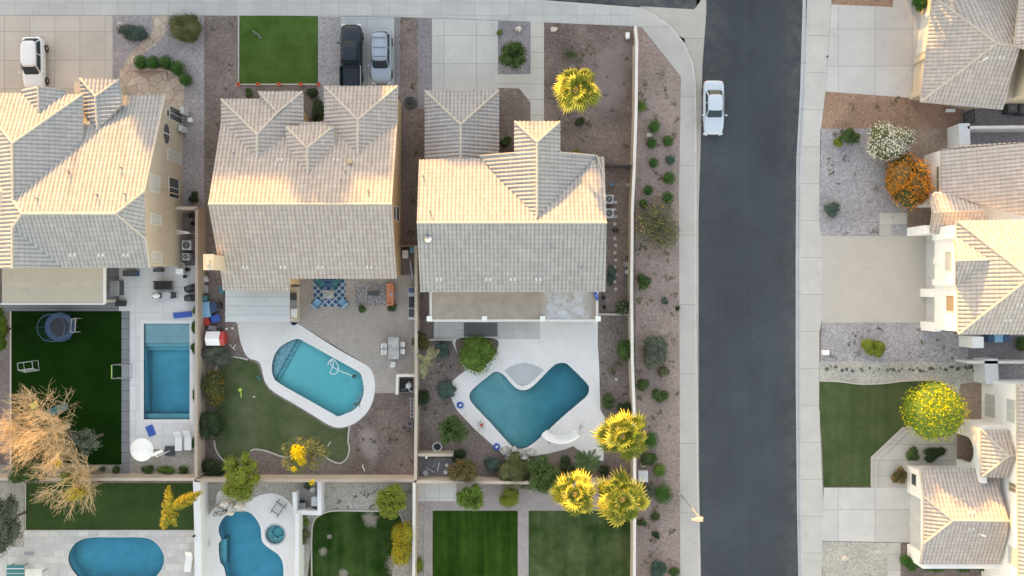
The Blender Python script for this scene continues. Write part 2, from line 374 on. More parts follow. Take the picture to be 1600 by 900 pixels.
for k, c in (('white', (.68, .71, .74)), ('black', (.018, .026, .038)), ('silver', (.30, .38, .46)), ('pearl', (.50, .58, .66))):
    t = NT('paint_'+k); M['paint_'+k] = t.done(c, .32, 0); t.p.inputs['Coat Weight'].default_value = .15 if k == 'black' else .5; t.p.inputs['Specular IOR Level'].default_value = .3 if k == 'black' else .5
t = NT('car_glass'); M['car_glass'] = t.done((.03, .05, .06), .15, spec=.18)
t = NT('lamp_lens'); M['lamp_lens'] = t.done((.7, .72, .75), .15)
t = NT('tail_lens'); M['tail_lens'] = t.done((.35, .02, .02), .2)
# rugs
t = NT('rug_blue'); x, y = t.axis(0), t.axis(1); a_, b_ = t.math('ADD', x, y), t.math('SUBTRACT', x, y)
m_ = t.math('MAXIMUM', t.line(a_, .62, 0, .085), t.line(b_, .62, 0, .085)); m2 = t.math('MAXIMUM', t.line(a_, .62, -.14, .05), t.line(b_, .62, -.14, .05))
M['rug_blue'] = t.done(t.mix(t.math('MAXIMUM', m_, t.math('MULTIPLY', m2, .5)), (.02, .10, .20), (.55, .62, .66)), .95)
t = NT('rug_grey'); M['rug_grey'] = t.done(t.mix(t.ramp(t.noise(7, 6, .8), .42, .58), (.10, .10, .11), (.42, .40, .40)), .95)
t = NT('mat_dark'); M['mat_dark'] = t.done(t.mix(t.math('MAXIMUM', t.line(t.axis(0), .2, 0, .03), t.line(t.axis(1), .2, 0, .03)), (.12, .12, .125), (.2, .2, .2)), .9)
t = NT('pool_tile'); M['pool_tile'] = t.done(t.mix(t.axis(0, t.voro(9)), (.10, .19, .24), (.26, .36, .40)), .4)
def plaster(name, c, v=.10):
    t = NT(name); k = t.mul(c, t.ramp(t.noise(.8, 6), .3, .7, 1-v, 1+v)); return t.done(k, .8, spec=.2)
M['plaster'] = plaster('plaster', (.80, .97, .98), .04); M['plaster_grey'] = plaster('plaster_grey', (.52, .74, .76)); M['plaster_l'] = plaster('plaster_l', (.46, .66, .64), .12); M['plaster_blue'] = plaster('plaster_blue', (.30, .82, .86), .12)
t = NT('shelf_mosaic'); M['shelf_mosaic'] = t.done(t.mix(t.ramp(t.voro(2.6, feature='DISTANCE_TO_EDGE', out='Distance'), .04, .09), (.34, .46, .52), (.62, .76, .80)), .7)
def water(name, absorb, dens):
    t = NT(name); nt = t.t; nt.nodes.remove(t.p); fr = t.n('ShaderNodeFresnel'); fr.inputs[0].default_value = 1.33
    tr = t.n('ShaderNodeBsdfTransparent'); gl = t.n('ShaderNodeBsdfGlossy'); gl.inputs['Roughness'].default_value = .03
    b = t.n('ShaderNodeBump'); b.inputs['Distance'].default_value = .03; b.inputs['Strength'].default_value = .3
    nt.links.new(t.noise(2.2, 3), b.inputs['Height']); nt.links.new(b.outputs[0], gl.inputs['Normal'])
    mx = t.n('ShaderNodeMixShader'); nt.links.new(fr.outputs[0], mx.inputs[0]); nt.links.new(tr.outputs[0], mx.inputs[1]); nt.links.new(gl.outputs[0], mx.inputs[2])
    va = t.n('ShaderNodeVolumeAbsorption'); va.inputs['Color'].default_value = (*absorb, 1); va.inputs['Density'].default_value = dens
    out = nt.nodes['Material Output']; nt.links.new(mx.outputs[0], out.inputs[0]); nt.links.new(va.outputs[0], out.inputs['Volume']); return t.mat
M['water'] = water('water', (.0, .985, 1.0), 1.0)
M['water_deep'] = water('water_deep', (.0, .90, .965), 1.25)
# foliage
M['lf_green'] = leaf('lf_green', (.030, .075, .018), (.075, .14, .035))
M['lf_bright'] = leaf('lf_bright', (.055, .125, .018), (.13, .23, .035))
M['lf_lime'] = leaf('lf_lime', (.11, .16, .02), (.24, .28, .035))
M['lf_dark'] = leaf('lf_dark', (.018, .040, .014), (.045, .075, .028))
M['lf_ball'] = leaf('lf_ball', (.018, .085, .012), (.045, .15, .026))
M['lf_grey'] = leaf('lf_grey', (.065, .085, .06), (.15, .175, .13))
M['lf_blue'] = leaf('lf_blue', (.035, .08, .06), (.09, .15, .12))
M['lf_olive'] = leaf('lf_olive', (.07, .085, .03), (.15, .16, .06))
M['padding'] = plain('padding', (.03, .075, .14), .5)
M['lf_rust'] = leaf('lf_rust', (.12, .075, .025), (.22, .14, .05), odd=(.06, .08, .025), odd_at=.6)
M['lf_yflower'] = leaf('lf_yflower', (.07, .09, .05), (.14, .16, .09), odd=(.75, .50, .06), odd_at=.93)
M['lf_oflower'] = leaf('lf_oflower', (.03, .06, .02), (.08, .11, .03), odd=(.55, .28, .02), odd_at=.86)
M['lf_wflower'] = leaf('lf_wflower', (.09, .12, .06), (.2, .22, .12), odd=(.92, .86, .74), odd_at=.26)
M['lf_wrose'] = leaf('lf_wrose', (.03, .06, .025), (.08, .11, .05), odd=(.7, .75, .7), odd_at=.9)
M['lf_orange'] = leaf('lf_orange', (.50, .14, .01), (.80, .30, .02), odd=(.12, .08, .02), odd_at=.80)
M['lf_ball_y'] = leaf('lf_ball_y', (.12, .18, .008), (.30, .31, .01), odd=(.60, .55, .012), odd_at=.5)
M['lf_bean_y'] = leaf('lf_bean_y', (.10, .10, .012), (.2, .17, .015), odd=(.55, .38, .012), odd_at=.5)
M['lf_acacia'] = leaf('lf_acacia', (.10, .12, .045), (.19, .20, .08))
M['lf_yellow'] = leaf('lf_yellow', (.50, .37, .008), (.75, .56, .02))
def palm_leaf():
    m = leaf('lf_palm', (.10, .15, .02), (.22, .26, .03), .35); nt = m.node_tree; p = nt.nodes['Principled BSDF']; tr = [n for n in nt.nodes if n.type == 'BSDF_TRANSLUCENT'][0]
    at = nt.nodes.new('ShaderNodeUVMap'); sp = nt.nodes.new('ShaderNodeSeparateXYZ'); nt.links.new(at.outputs[0], sp.inputs[0])
    mr = nt.nodes.new('ShaderNodeMapRange'); mr.inputs[1].default_value = .15; mr.inputs[2].default_value = .75; nt.links.new(sp.outputs[0], mr.inputs[0])
    mx = nt.nodes.new('ShaderNodeMix'); mx.data_type = 'RGBA'; nt.links.new(mr.outputs[0], mx.inputs[0]); old = p.inputs['Base Color'].links[0].from_socket; nt.links.new(old, mx.inputs[6]); mx.inputs[7].default_value = (.90, .74, .13, 1)  # sunlit yellow painted over the green, by frond and towards the tips
    nt.links.new(mx.outputs[2], p.inputs['Base Color']); nt.links.new(mx.outputs[2], tr.inputs[0]); return m
M['lf_palm'] = palm_leaf()
M['lf_palm_g'] = leaf('lf_palm_g', (.04, .09, .03), (.09, .15, .05), .3)
M['lf_gold'] = leaf('lf_gold', (.26, .25, .03), (.50, .40, .05), .3)
M['lf_agave'] = leaf('lf_agave', (.20, .20, .10), (.38, .36, .20))
# ------------------------------------------------------------------ ground sheets
def sheet(name, pts, z, mat, holes=(), px=True, kind='structure'):
    loops = [[Vector((*(G2(*p) if px else p), 0)) for p in pts]]
    for h in holes: loops.append([Vector((p[0], p[1], 0)) for p in h])
    flat = [p for l in loops for p in l]; mb = MB(); mb.v = [(p.x, p.y, z) for p in flat]
    for t in tessellate_polygon(loops):
        a, b, c = (flat[q] for q in t)
        cz = (b-a).cross(c-a).z
        if abs(cz) < 1e-9: continue
        mb.f.append(tuple(t) if cz > 0 else tuple(t[::-1])); mb.m.append(0)
    o = mb.build(name, mat); tag(o, kind=kind); return o
def grow(pts, d):
    """offset a closed outline outwards by d metres"""
    n = len(pts); ar = sum(pts[k][0]*pts[(k+1) % n][1]-pts[(k+1) % n][0]*pts[k][1] for k in range(n)); s = 1 if ar > 0 else -1
    out = []
    for k in range(n):
        a, b, c = Vector(pts[k-1]), Vector(pts[k]), Vector(pts[(k+1) % n])
        t1, t2 = (b-a), (c-b)
        if t1.length < 1e-6 or t2.length < 1e-6: out.append(tuple(b)); continue
        t1.normalize(); t2.normalize(); n1 = Vector((t1.y, -t1.x)); n2 = Vector((t2.y, -t2.x)); m = n1+n2
        if m.length < 1e-3: m = n1
        m.normalize(); k_ = d/max(.5, m.dot(n1)); out.append(tuple(b+m*k_*s))
    return out
W = lambda pts: [G2(*p) for p in pts]

P1 = W([(224, 505), (297, 505), (297, 656), (224, 656)])
P2 = W(cr([(466, 529), (451, 533), (436, 543), (427, 558), (424, 575), (427, 590), (437, 600), (479, 624), (518, 646), (528, 651), (540, 647), (553, 641), (564, 629), (569, 613), (568, 598), (564, 584), (553, 576), (517, 556), (479, 535)], 4))
P3 = W(cr([(775, 580), (763, 587), (738, 608), (733, 619), (738, 631), (765, 660), (792, 690), (802, 699), (816, 702), (831, 695), (849, 680), (878, 653), (905, 630), (918, 618), (921, 606), (915, 596), (893, 574), (884, 567), (873, 567), (862, 573), (832, 603), (816, 609), (803, 603), (788, 586)], 4))
P4 = W(cr([(138, 840), (182, 839), (228, 840), (246, 850), (256, 866), (256, 882), (247, 898), (230, 912), (182, 914), (138, 912), (120, 900), (108, 882), (107, 866), (117, 849)], 5))
P5 = W(cr([(366, 799), (352, 806), (343, 818), (341, 831), (345, 843), (341, 851), (343, 877), (349, 886), (353, 902), (362, 925), (400, 935), (436, 925), (443, 903), (443, 884), (439, 871), (430, 862), (418, 854), (410, 844), (408, 826), (403, 814), (394, 803), (381, 797)], 4))
SPA = [(G(430, 835).x+L(15.5)*math.cos(a*math.pi/12), G(430, 835).y+L(15.5)*math.sin(a*math.pi/12)) for a in range(24)]
POOLS = [P1, P2, P3, P4, P5, SPA]
HOLES = [grow(p, .02) for p in POOLS]
def inside(pt, poly):
    c = False; n = len(poly)
    for i in range(n):
        (x1, y1), (x2, y2) = poly[i], poly[i-1]
        if (y1 > pt[1]) != (y2 > pt[1]) and pt[0] < (x2-x1)*(pt[1]-y1)/(y2-y1)+x1: c = not c
    return c
# road corridor: property level is 0, the carriageway lies 0.12 m lower
ROADL = [(1093, 900), (1092, 700), (1091, 500), (1091, 300), (1093, 200), (1096, 100), (1099, 20)]
ROADR = [(1257, 0), (1253, 140), (1247, 250), (1246, 400), (1246, 600), (1247, 800), (1249, 900)]
corr = [(1106, 4200), (1093, 900), (1090, 700), (1088, 500), (1088, 200), (1087, 130), (1083, 100), (1070, 68), (1048, 40), (1020, 20), (1000, 12), (840, 0), (700, -6), (-6000, -8), (-6000, -150),
        (1085, -152), (1085, -5200), (1262, -5200), (1262, 0), (1257, 140), (1250, 250), (1249, 400), (1249, 600), (1250, 800), (1252, 900), (1262, 4200)]
corrw = W(corr)
big = [(-900, -900), (900, -900), (900, 900), (-900, 900)]
sheet('ground', big, 0, M['ground'], [corrw]+HOLES, px=False)
sheet('road_base', W([(-6100, 4300), (6100, 4300), (6100, -5300), (-6100, -5300)]), -3.2, M['ground'], px=False)
sheet('street', [(1097, 4200)]+ROADL+[(1100, 5), (1090, -3), (1086, -152), (1090, -5200), (1258, -5200)]+ROADR+[(1253, 4200)], -.12, M['asphalt'])
sheet('side_street', [(-6000, 2), (700, 2), (860, 3), (930, 6), (1000, 10), (1085, 14.5), (1089, 14), (1086, -152), (-6000, -150)], -.116, M['asphalt'])
sheet('gutter_apron', W([(1000, 9), (1085, 14), (1090, 8), (1104, -12), (1104, 20), (1098, 100), (1096, 200), (1092, 330), (1092, 600), (1093, 760), (1096, 900), (1100, 1500), (1088, 1500), (1082, 300), (1070, 60), (1000, 20)]), -.108, M['gutter_l'], px=False)
sheet('gutter', W([(1244, 400), (1244, 600), (1246, 800), (1248, 900), (1253, 1600), (1265, 1600), (1260, 0), (1262, -600), (1255, -600), (1255, 0), (1251, 140), (1245, 250)]), -.108, M['gutter'], px=False)
def kerb(name, pts, w=.16, z=.012, zb=-.2, closed=False, mat='kerb', label=None):
    q = W(pts); mb = MB()
    for k in range(len(q)-1):
        a, b = Vector(q[k]), Vector(q[k+1]); d = (b-a); l = d.length; c = (a+b)/2
        mb.obox(c.x, c.y, zb, z, l+.01, w, math.atan2(d.y, d.x))
    o = mb.build(name, M[mat]); tag(o, kind='structure'); return o
kerb('kerb', [(1100, 1400), (1092.5, 900), (1089, 700), (1087, 500), (1087, 200), (1086, 130), (1082, 100), (1069, 69), (1047, 41), (1019, 21), (1000, 13), (840, 1), (700, -5), (-1000, -7)])
kerb('kerb', [(1263, -600), (1263, 0), (1258, 140), (1251, 250), (1250, 400), (1250, 600), (1251, 800), (1253, 900), (1263, 1600)], mat='gutter')
# pavements
SWL = [(-900, -6), (700, -4), (840, 2), (1000, 14), (1020, 22), (1047, 42), (1069, 70), (1082, 101), (1085, 130), (1086, 200), (1086, 500), (1088, 700), (1091, 900), (1099, 1500), (1070, 1500), (1063, 900), (1062, 600), (1061, 300), (1064, 120), (1003, 43), (990, 41), (850, 35), (640, 27), (300, 24), (-900, 24)]
sheet('pavement', SWL, .008, M['walk_l'])
sheet('pavement', [(-900, -5), (700, -3), (840, 3), (990, 14), (990, 40), (850, 34.5), (640, 26.5), (300, 23.5), (-900, 23.5)], .012, M['walk_t'])
sheet('pavement', [(1264, -600), (1264, 0), (1259, 140), (1252, 250), (1251, 400), (1251, 600), (1252, 800), (1254, 900), (1262, 1600), (1294, 1600), (1284, 900), (1286, 780), (1281, 660), (1280, 520), (1284, 500), (1284, 370), (1280, 350), (1283, 200), (1290, 140), (1299, 0), (1305, -600)], .008, M['walk_r'])
def sh(name, pts, mat, lv=1, holes=()): return sheet(name, pts, .004*lv, M[mat], holes)
# front gardens, left side
sh('driveway', [(-200, 24.5), (176, 24.5), (176, 170), (-200, 170)], 'drive_a', 2)
sh('gravel_bed', [(176, 24.5), (319, 24.5), (319, 332), (270, 332), (176, 170)], 'gravel_mauve', 1)
sh('garden_path', cr([(238, 25), (262, 25), (258, 50), (246, 68), (232, 78), (218, 90), (209, 105), (212, 118), (192, 118), (192, 108), (202, 88), (218, 70), (233, 57), (240, 42)], 4), 'flagstone', 2)
sh('entry_court', [(188, 108), (208, 109), (257, 109), (287, 125), (287, 172), (180, 172)], 'flagstone', 3)
sh('lawn', [(374, 24.5), (497, 24.5), (497, 131), (374, 132)], 'lawn_a', 2)
sh('gravel_strip', [(497, 25), (533, 25), (533, 200), (497, 200)], 'gravel_grey', 1)
sh('driveway', [(533, 25), (616, 26), (616, 160), (533, 160)], 'drive_b', 2)
sh('gravel_strip', [(616, 26), (625, 26), (625, 150), (616, 150)], 'gravel_dark', 1)
sh('gravel_strip', [(653, 27), (675, 27), (675, 170), (653, 170)], 'gravel_dark', 1)
sh('driveway', [(675, 27.5), (778, 31), (778, 160), (675, 160)], 'drive_c', 2)
sh('garden_path', [(829, 34), (850, 35), (850, 250), (829, 250), (829, 160), (811, 138), (778, 137.5), (778, 116), (829, 116)], 'path', 3)
sh('gravel_bed', [(778, 32), (829, 34), (829, 116), (778, 116)], 'gravel_dark', 2)
sh('front_yard', [(850, 35), (990, 41), (988, 300), (850, 300)], 'front_worn', 1)
sh('verge', [(993, 42), (1003, 44), (1064, 121), (1061, 300), (1062, 600), (1063, 900), (1070, 1300), (993, 1300)], 'verge', 1)
# yard one
sh('patio', [(-100, 472), (190, 472), (190, 486), (-100, 486)], 'pave_dark', 2)
sheet('pool_deck', W([(186, 415), (306, 415), (306, 702), (203, 702), (203, 486), (186, 486)]), .012, M['deck_yard'], [grow(P1, .02)], px=False)
sh('patio', [(160, 415), (186, 415), (186, 486), (160, 486)], 'pave_dark', 4)
sh('paving_strip', [(190, 486), (203, 486), (203, 745), (190, 745)], 'pave_dark', 4)
sh('artificial_turf', [(17, 486), (190, 486), (190, 726), (17, 726)], 'lawn_turf', 3)
sh('planting_bed', [(-60, 726), (190, 726), (203, 703), (306, 703), (306, 748), (-60, 748)], 'gravel_tan', 1)
# yard two
sheet('pool_deck', W([(350, 490), (455, 490), (462, 503)])+W(cr([(469, 508), (480, 515), (530, 547), (573, 571), (583, 585), (586, 603), (583, 625), (573, 645), (555, 661), (534, 668), (516, 665), (491, 650), (457, 629.5), (426, 611), (415, 598), (411, 586), (405, 566), (387, 558), (376, 535), (371, 505)], 4, closed=False)), .012, M['deck_white'], [grow(P2, .02)], px=False)
sh('patio', [(452, 430), (648, 430), (648, 614), (586, 614), (585, 590), (570, 568), (480, 514), (462, 503), (452, 498)], 'paver', 2)
LAWN2 = [(343, 575), (350, 563), (362, 559), (388, 562), (403, 569), (409, 589), (413, 601), (424, 614), (457, 633), (516, 669), (534, 671), (546, 666), (546, 680), (547, 701), (543, 714), (532, 722), (516, 718), (505, 710), (480, 712), (455, 713), (439, 712), (417, 704), (400, 702), (385, 712), (354, 722), (345, 714), (337, 700), (335, 688), (337, 600)]
sh('lawn', LAWN2, 'lawn_c', 2)
sh('yard_soil', [(587, 614), (648, 614), (648, 745), (550, 745), (550, 668), (577, 648)], 'yard_worn', 1)
# yard three
sheet('pool_deck', W([(678, 496), (934, 496), (934, 540), (936, 568), (938, 640), (945, 652), (943, 720), (925, 720), (910, 708), (896, 697), (880, 703), (855, 709), (831, 713), (790, 712), (775, 700), (741, 670), (714, 641), (705, 622), (704, 606), (708, 594), (727, 579), (716, 556), (709, 540), (706, 531), (678, 531)]), .012, M['deck_white'], [grow(P3, .02)], px=False)
sh('patio', [(678, 496), (844, 496), (844, 530), (678, 530)], 'deck_slab', 4)
sh('planting_bed', cr([(713, 531), (745, 528), (777, 531), (775, 550), (760, 570), (742, 578), (728, 574), (716, 556)], 4), 'yard_brown', 4)
sh('seat_pad', [(788, 579), (795, 574), (806, 569), (819, 567), (832, 569), (843, 574), (850, 578), (829, 599), (816, 604), (806, 599)], 'gutter', 4)
sh('patio', [(670, 455), (932, 455), (932, 500), (670, 500)], 'deck_slab', 5)
# lower row of gardens
sheet('patio', W([(-100, 829), (304, 829), (304, 1100), (-100, 1100)]), .008, M['travertine'], [grow(P4, .02)], px=False)
sh('artificial_turf', [(40, 755), (303, 755), (303, 829), (41, 829)], 'lawn_turf2', 3)
sh('planting_bed', [(-60, 752), (38, 752), (38, 855), (-60, 855)], 'gravel_tan', 3)
sh('gravel_bed', [(318, 752), (470, 752), (470, 800), (318, 800)], 'gravel_tan', 1)
sheet('pool_deck', W(cr([(336, 790), (340, 770), (352, 768), (380, 785), (405, 774), (428, 771), (448, 780), (458, 795), (466, 830), (468, 1000), (320, 1000), (320, 830), (326, 805)], 4)), .012, M['deck_white'], [grow(P5, .02), grow(SPA, .02)], px=False)
sh('gravel_bed', [(470, 752), (650, 752), (650, 1000), (470, 1000)], 'gravel_tan', 1)
sh('lawn', cr([(487, 835), (490, 815), (502, 804), (520, 799), (560, 798), (600, 800), (625, 806), (628, 840), (622, 870), (612, 900), (608, 990), (488, 990)], 4), 'lawn_f', 2)
sh('brick_walk', [(650, 752), (990, 752), (990, 1000), (650, 1000)], 'brick_paving', 1)
sh('slab', [(652, 754), (713, 754), (713, 783), (652, 783)], 'deck_slab', 3)
sh('gravel_strip', [(652, 798), (662, 798), (662, 1000), (652, 1000)], 'gravel_tan', 3)
sh('lawn', [(676, 798), (809, 798), (809, 1000), (676, 1000)], 'lawn_d', 3)
sh('lawn', [(826, 798), (987, 798), (987, 1000), (826, 1000)], 'lawn_e', 3)
# right side
sh('front_yard', [(1299, -40), (1397, -40), (1395, 11), (1299, 7)], 'dirt_red', 1)
sh('driveway', [(1299, 7), (1395, 11), (1397, -40), (1500, -40), (1480, 162), (1424, 153), (1290, 143)], 'drive_d', 2)
sh('front_yard', [(1290, 143), (1424, 153), (1520, 170), (1520, 262), (1390, 250), (1370, 201), (1282, 201)], 'dirt_red', 1)
sh('front_yard', [(1282, 201), (1372, 201), (1400, 300), (1450, 300), (1450, 369), (1284, 369), (1280, 350)], 'gravel_grey', 2)
sh('front_yard', [(1372, 202), (1512, 202), (1512, 300), (1390, 300)], 'dirt_brown', 3)
sh('stepping_slab', [(1374, 333), (1417, 333), (1417, 350), (1393, 350), (1393, 368), (1374, 368)], 'path', 4)
sh('driveway', [(1284, 369), (1470, 369), (1470, 504), (1284, 504)], 'drive_e', 3)
sh('entry_floor', [(1417, 320), (1475, 320), (1475, 369), (1417, 369)], 'dirt_brown', 5)
sh('front_yard', [(1284, 504), (1620, 504), (1620, 640), (1280, 640)], 'gravel_grey', 1)
sh('pebble_strip', [(1280, 565), (1540, 566), (1540, 640), (1280, 640)], 'pebble', 2)
sh('lawn', [(1280, 595), (1310, 596), (1345, 599), (1380, 599), (1405, 596), (1440, 594), (1470, 597), (1487, 612), (1480, 640), (1412, 668), (1363, 715), (1361, 760), (1287, 761), (1285, 700), (1281, 660)], 'lawn_g', 3)
sh('entry_path', [(1363, 715), (1412, 668), (1480, 640), (1488, 606), (1500, 597), (1560, 597), (1560, 800), (1420, 800), (1420, 762), (1361, 762)], 'path', 3)
sh('entry_path', [(1495, 640), (1500, 600), (1545, 594), (1545, 750), (1495, 750)], 'dirt_brown', 4)
sh('driveway', [(1287, 762), (1450, 762), (1450, 848), (1284, 845)], 'drive_d', 4)
sh('front_yard', [(1284, 846), (1387, 848), (1387, 1000), (1287, 1000)], 'pebble', 1)
sh('garden_path', [(1387, 848), (1407, 848), (1407, 1000), (1387, 1000)], 'path', 4)
sh('side_yard', [(1512, 525), (1700, 525), (1700, 566), (1512, 566)], 'gravel_dark', 2)
sh('side_yard', [(1504, 170), (1700, 170), (1700, 235), (1504, 235)], 'gravel_dark', 5)

# ------------------------------------------------------------------ roofs
TP = .33
def plane(a, b, c):
    n = (Vector(b)-Vector(a)).cross(Vector(c)-Vector(a)).normalized()
    return (Vector(a), n if n.z > 0 else -n)
def on(pl, px, py):
    """the point of a roof plane that the photo shows at (px, py)"""
    o = Vector((0, 0, H)); d = G(px, py, 0)-o; t = (pl[0]-o).dot(pl[1])/d.dot(pl[1]); return o+d*t
def clip(poly, k, lim, keep_above):
    out = []; n = len(poly)
    for i in range(n):
        a, b = poly[i], poly[(i+1) % n]; ia = (a[k] >= lim) == keep_above; ib = (b[k] >= lim) == keep_above
        if ia: out.append(a)
        if ia != ib:
            t = (lim-a[k])/(b[k]-a[k]) if b[k] != a[k] else 0
            out.append(tuple(a[q]+(b[q]-a[q])*t for q in range(len(a))))
    return out
def tiled(mb, pts, thick=.16, corr=True):
    """barrel tiles: the plane is cut in strips down the slope and each strip follows the S curve"""
    pts = [Vector(p) for p in pts]; n = Vector((0, 0, 0))
    for i in range(len(pts)):
        a, b = pts[i], pts[(i+1) % len(pts)]; n += Vector(((a.y-b.y)*(a.z+b.z), (a.z-b.z)*(a.x+b.x), (a.x-b.x)*(a.y+b.y)))
    n.normalize()
    if n.z < 0: pts = pts[::-1]; n = -n
    up = Vector((0, 0, 1)); ua = up.cross(n); ua = ua.normalized() if ua.length > 1e-3 else Vector((1, 0, 0)); va = n.cross(ua)
    o = pts[0]; P = [((p).dot(ua), (p).dot(va), (p-o).dot(n)) for p in pts]; w0 = o.dot(n)
    step = TP/6 if corr else TP*4
    prof = lambda u: (.07*(abs(math.cos(math.pi*u/TP))**1.2) if corr else 0)
    u0 = math.floor(min(p[0] for p in P)/step); u1 = math.ceil(max(p[0] for p in P)/step)
    def pos(u, v, w, d): return ua*u+va*v+n*(w0+w+d)
    for k in range(u0, u1):
        q = clip(clip(P, 0, k*step, True), 0, (k+1)*step, False)
        if len(q) < 3: continue
        mb.poly([pos(u, v, w, prof(u)+.02) for u, v, w in q], 0, uv=[(u/TP, v/.40) for u, v, w in q])
    low = [p-Vector((0, 0, thick)) for p in pts]; tp = [p+n*.018 for p in pts]
    mb.poly(low[::-1], 1)
    for i in range(len(pts)): j = (i+1) % len(pts); mb.poly([low[i], low[j], tp[j], tp[i]], 1)
class Roof:
    def __init__(s, tilemat): s.mb = MB(); s.caps = []; s.t = tilemat
    def face(s, *pts, **k): tiled(s.mb, pts, **k)
    def ridge(s, *pts, r=.10):
        cap = MB(); s.caps.append(cap)
        for a, b in zip(pts[:-1], pts[1:]):
            a, b = Vector(a), Vector(b); n = max(1, int((b-a).length/.4)); up = Vector((0, 0, .07))
            for k in range(n):        # overlapping ridge tiles
                p, q = a+(b-a)*(k/n)+up, a+(b-a)*((k+1.08)/n)+up
                cap.tube([p, q], [r*.88, r*1.08], 7)
    def build(s, root, name='roof'):
        o = s.mb.build(name, [M[s.t], M['fascia']], root)
        for cp in s.caps: cp.build('ridge_cap', M['fascia'], o)
        return o
def vents(root, pl, spots, size=.30):
    for px, py in spots:
        p = on(pl, px, py); mb = MB()
        for dx in (-.17, .17): mb.obox(p.x+dx, p.y, p.z-.02, p.z+.14, .2, size, 0, taper=.7)
        mb.build('roof_vent', M['offwhite'], root)
def pipes(root, pl, spots, h=.45, r=.05):
    for px, py in spots:
        p = on(pl, px, py); MB().tube([p-Vector((0, 0, .05)), p+Vector((0, 0, h))], r, 8).lathe([(r*2.2, p.z-.1), (r*1.5, p.z+.12)], p.x, p.y, 8).build('vent_pipe', M['grey'], root)
def win_x(root, X, px0, py0, px1, py1, mat='glass', nx=1, side=1, bars=1):
    """window on a wall of constant X, given by its corners in the photo; side=+1: the wall faces +X"""
    zs = [H-F*X/(p-800) for p in (px0, px1)]; z0, z1 = min(zs), max(zs); s = (H-(z0+z1)/2)/F
    y0, y1 = (450-py1)*s, (450-py0)*s; d = .05*side; w = .06
    f = MB(); xa, xb = X-.02*side, X+d
    f.box(xa, y0-w, z0-w, xb, y0, z1+w).box(xa, y1, z0-w, xb, y1+w, z1+w).box(xa, y0, z0-w, xb, y1, z0).box(xa, y0, z1, xb, y1, z1+w)
    for k in range(1, nx+1): y = y0+(y1-y0)*k/(nx+1); f.box(xa, y-.025, z0, xb-.01*side, y+.025, z1)
    fr = f.build('window', M['offwhite'], root)
    MB().box(X-.01*side, y0, z0, X+.02*side, y1, z1).build('pane', M[mat], fr)

# ---- house one (upper left)
h = thing('house', 'tan two storey house with a pale grey tiled roof at the left edge', 'house', G(120, 290), group='houses of the left hand row')
ZN, ZR, ZS, ZW = 4.8, 8.3, 6.5, 7.8
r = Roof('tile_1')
N = plane(G(34.5, 334, ZR), G(181.5, 334, ZR), G(258, 150, ZN)); 
A0, A1 = G(34.5, 334, ZR), G(181.5, 334, ZR)
B1 = on(N, 226, 299); B2 = G(227.5, 373, 7.35); B3 = G(235, 418, ZS)
J = on(N, 21, 313); zj = J.z; pk = G(20, 224, zj); ZQ = on(N, 129, 222).z; cR = G(129, 148, ZQ); cR2 = G(129, 222, ZQ); cL = G(-41, 145, ZQ)
r.face(A0, A1, B1, G(258, 149, ZN), G(131, 149, ZN), on(N, 129, 222), J)
r.face(A1, B2, B1)
gr = G(20, 355.5, zj); gr2 = G(20, 419, zj)
r.face(A0, gr, G(97, 418, ZS), B3, B2, A1)
r.face(gr, gr2, G(97, 418, ZS))
r.face(cL, pk, J, A0, gr, gr2, G(-75, 419, ZS-1.6))
r.face(cL, cR, pk); r.face(pk, cR, cR2, J)
r.ridge(cL, pk, J, A0, gr, gr2); r.ridge(cR, pk); r.ridge(A0, A1, B1); r.ridge(A1, B2, B3, r=.08); r.ridge(B1, G(258, 149, ZN), r=.07)
# gablet over the garage hip and the entry tower
fp = plane(cL, cR, pk); z1 = on(fp, 61, 176).z
g0, g1, ga, gb = on(fp, 61, 176), G(60, 134, z1), G(34, 139, ZQ+.02), G(103, 141, ZQ+.02)
r.face(g0, g1, ga, on(fp, 35, 146)); r.face(g0, g1, gb, on(fp, 103, 146)); r.ridge(g0, g1, r=.08)
t0 = on(N, 153, 203); tp_ = G(149.5, 151, t0.z); ta, tb = G(125, 122.5, 5.6), G(187, 124, 5.6)
r.face(ta, tb, tp_); r.face(ta, tp_, t0, G(129, 172, 5.6)); r.face(tb, G(191, 163, 5.6), t0, tp_); r.ridge(ta, tp_, t0); r.ridge(tb, tp_)
ro = r.build(h)
vents(ro, plane(A0, A1, B3), [(114, 398), (158, 398), (197, 398)]); pipes(ro, N, [(109, 268), (153, 304), (196, 303), (59, 310), (190, 262)])
XW = G(285.5, 300).x
mb = MB(); yN, yS = G(250, 152, ZN).y-.2, B3.y+.25; yr = A1.y; yb1, yb2 = B1.y, B2.y
mb.extr([(yN, -.05), (yN, ZN-.1), (yb1, B1.z-.12), (yb2, B2.z-.14), (yS, ZS-.15), (yS, -.05)], G(-30, 0).x-3, XW)
mb.box(G(-35, 160, ZN).x, G(0, 170, 3).y, -.05, G(124, 150, 3).x, G(0, 150, ZQ).y-.3, ZQ-.15)
mb.box(G(131, 0, 4).x, yN-1.2, -.05, G(184, 0, 4).x, G(0, 128, 5.4).y, 5.45)
mb.build('wall', M['stucco_1'], h)
for a in [((265, 170, 284, 190), 'glass', 1), ((260, 172, 264, 182), 'glass', 0), ((262, 236, 282, 253), 'blind', 1), ((235, 274, 249, 300), 'blind', 0), ((264, 279, 279, 309), 'glass', 1), ((236, 336, 251, 351), 'blind', 1), ((237, 394, 252, 409), 'blind', 1)]:
    win_x(h, XW, *a[0], mat=a[1], nx=a[2])
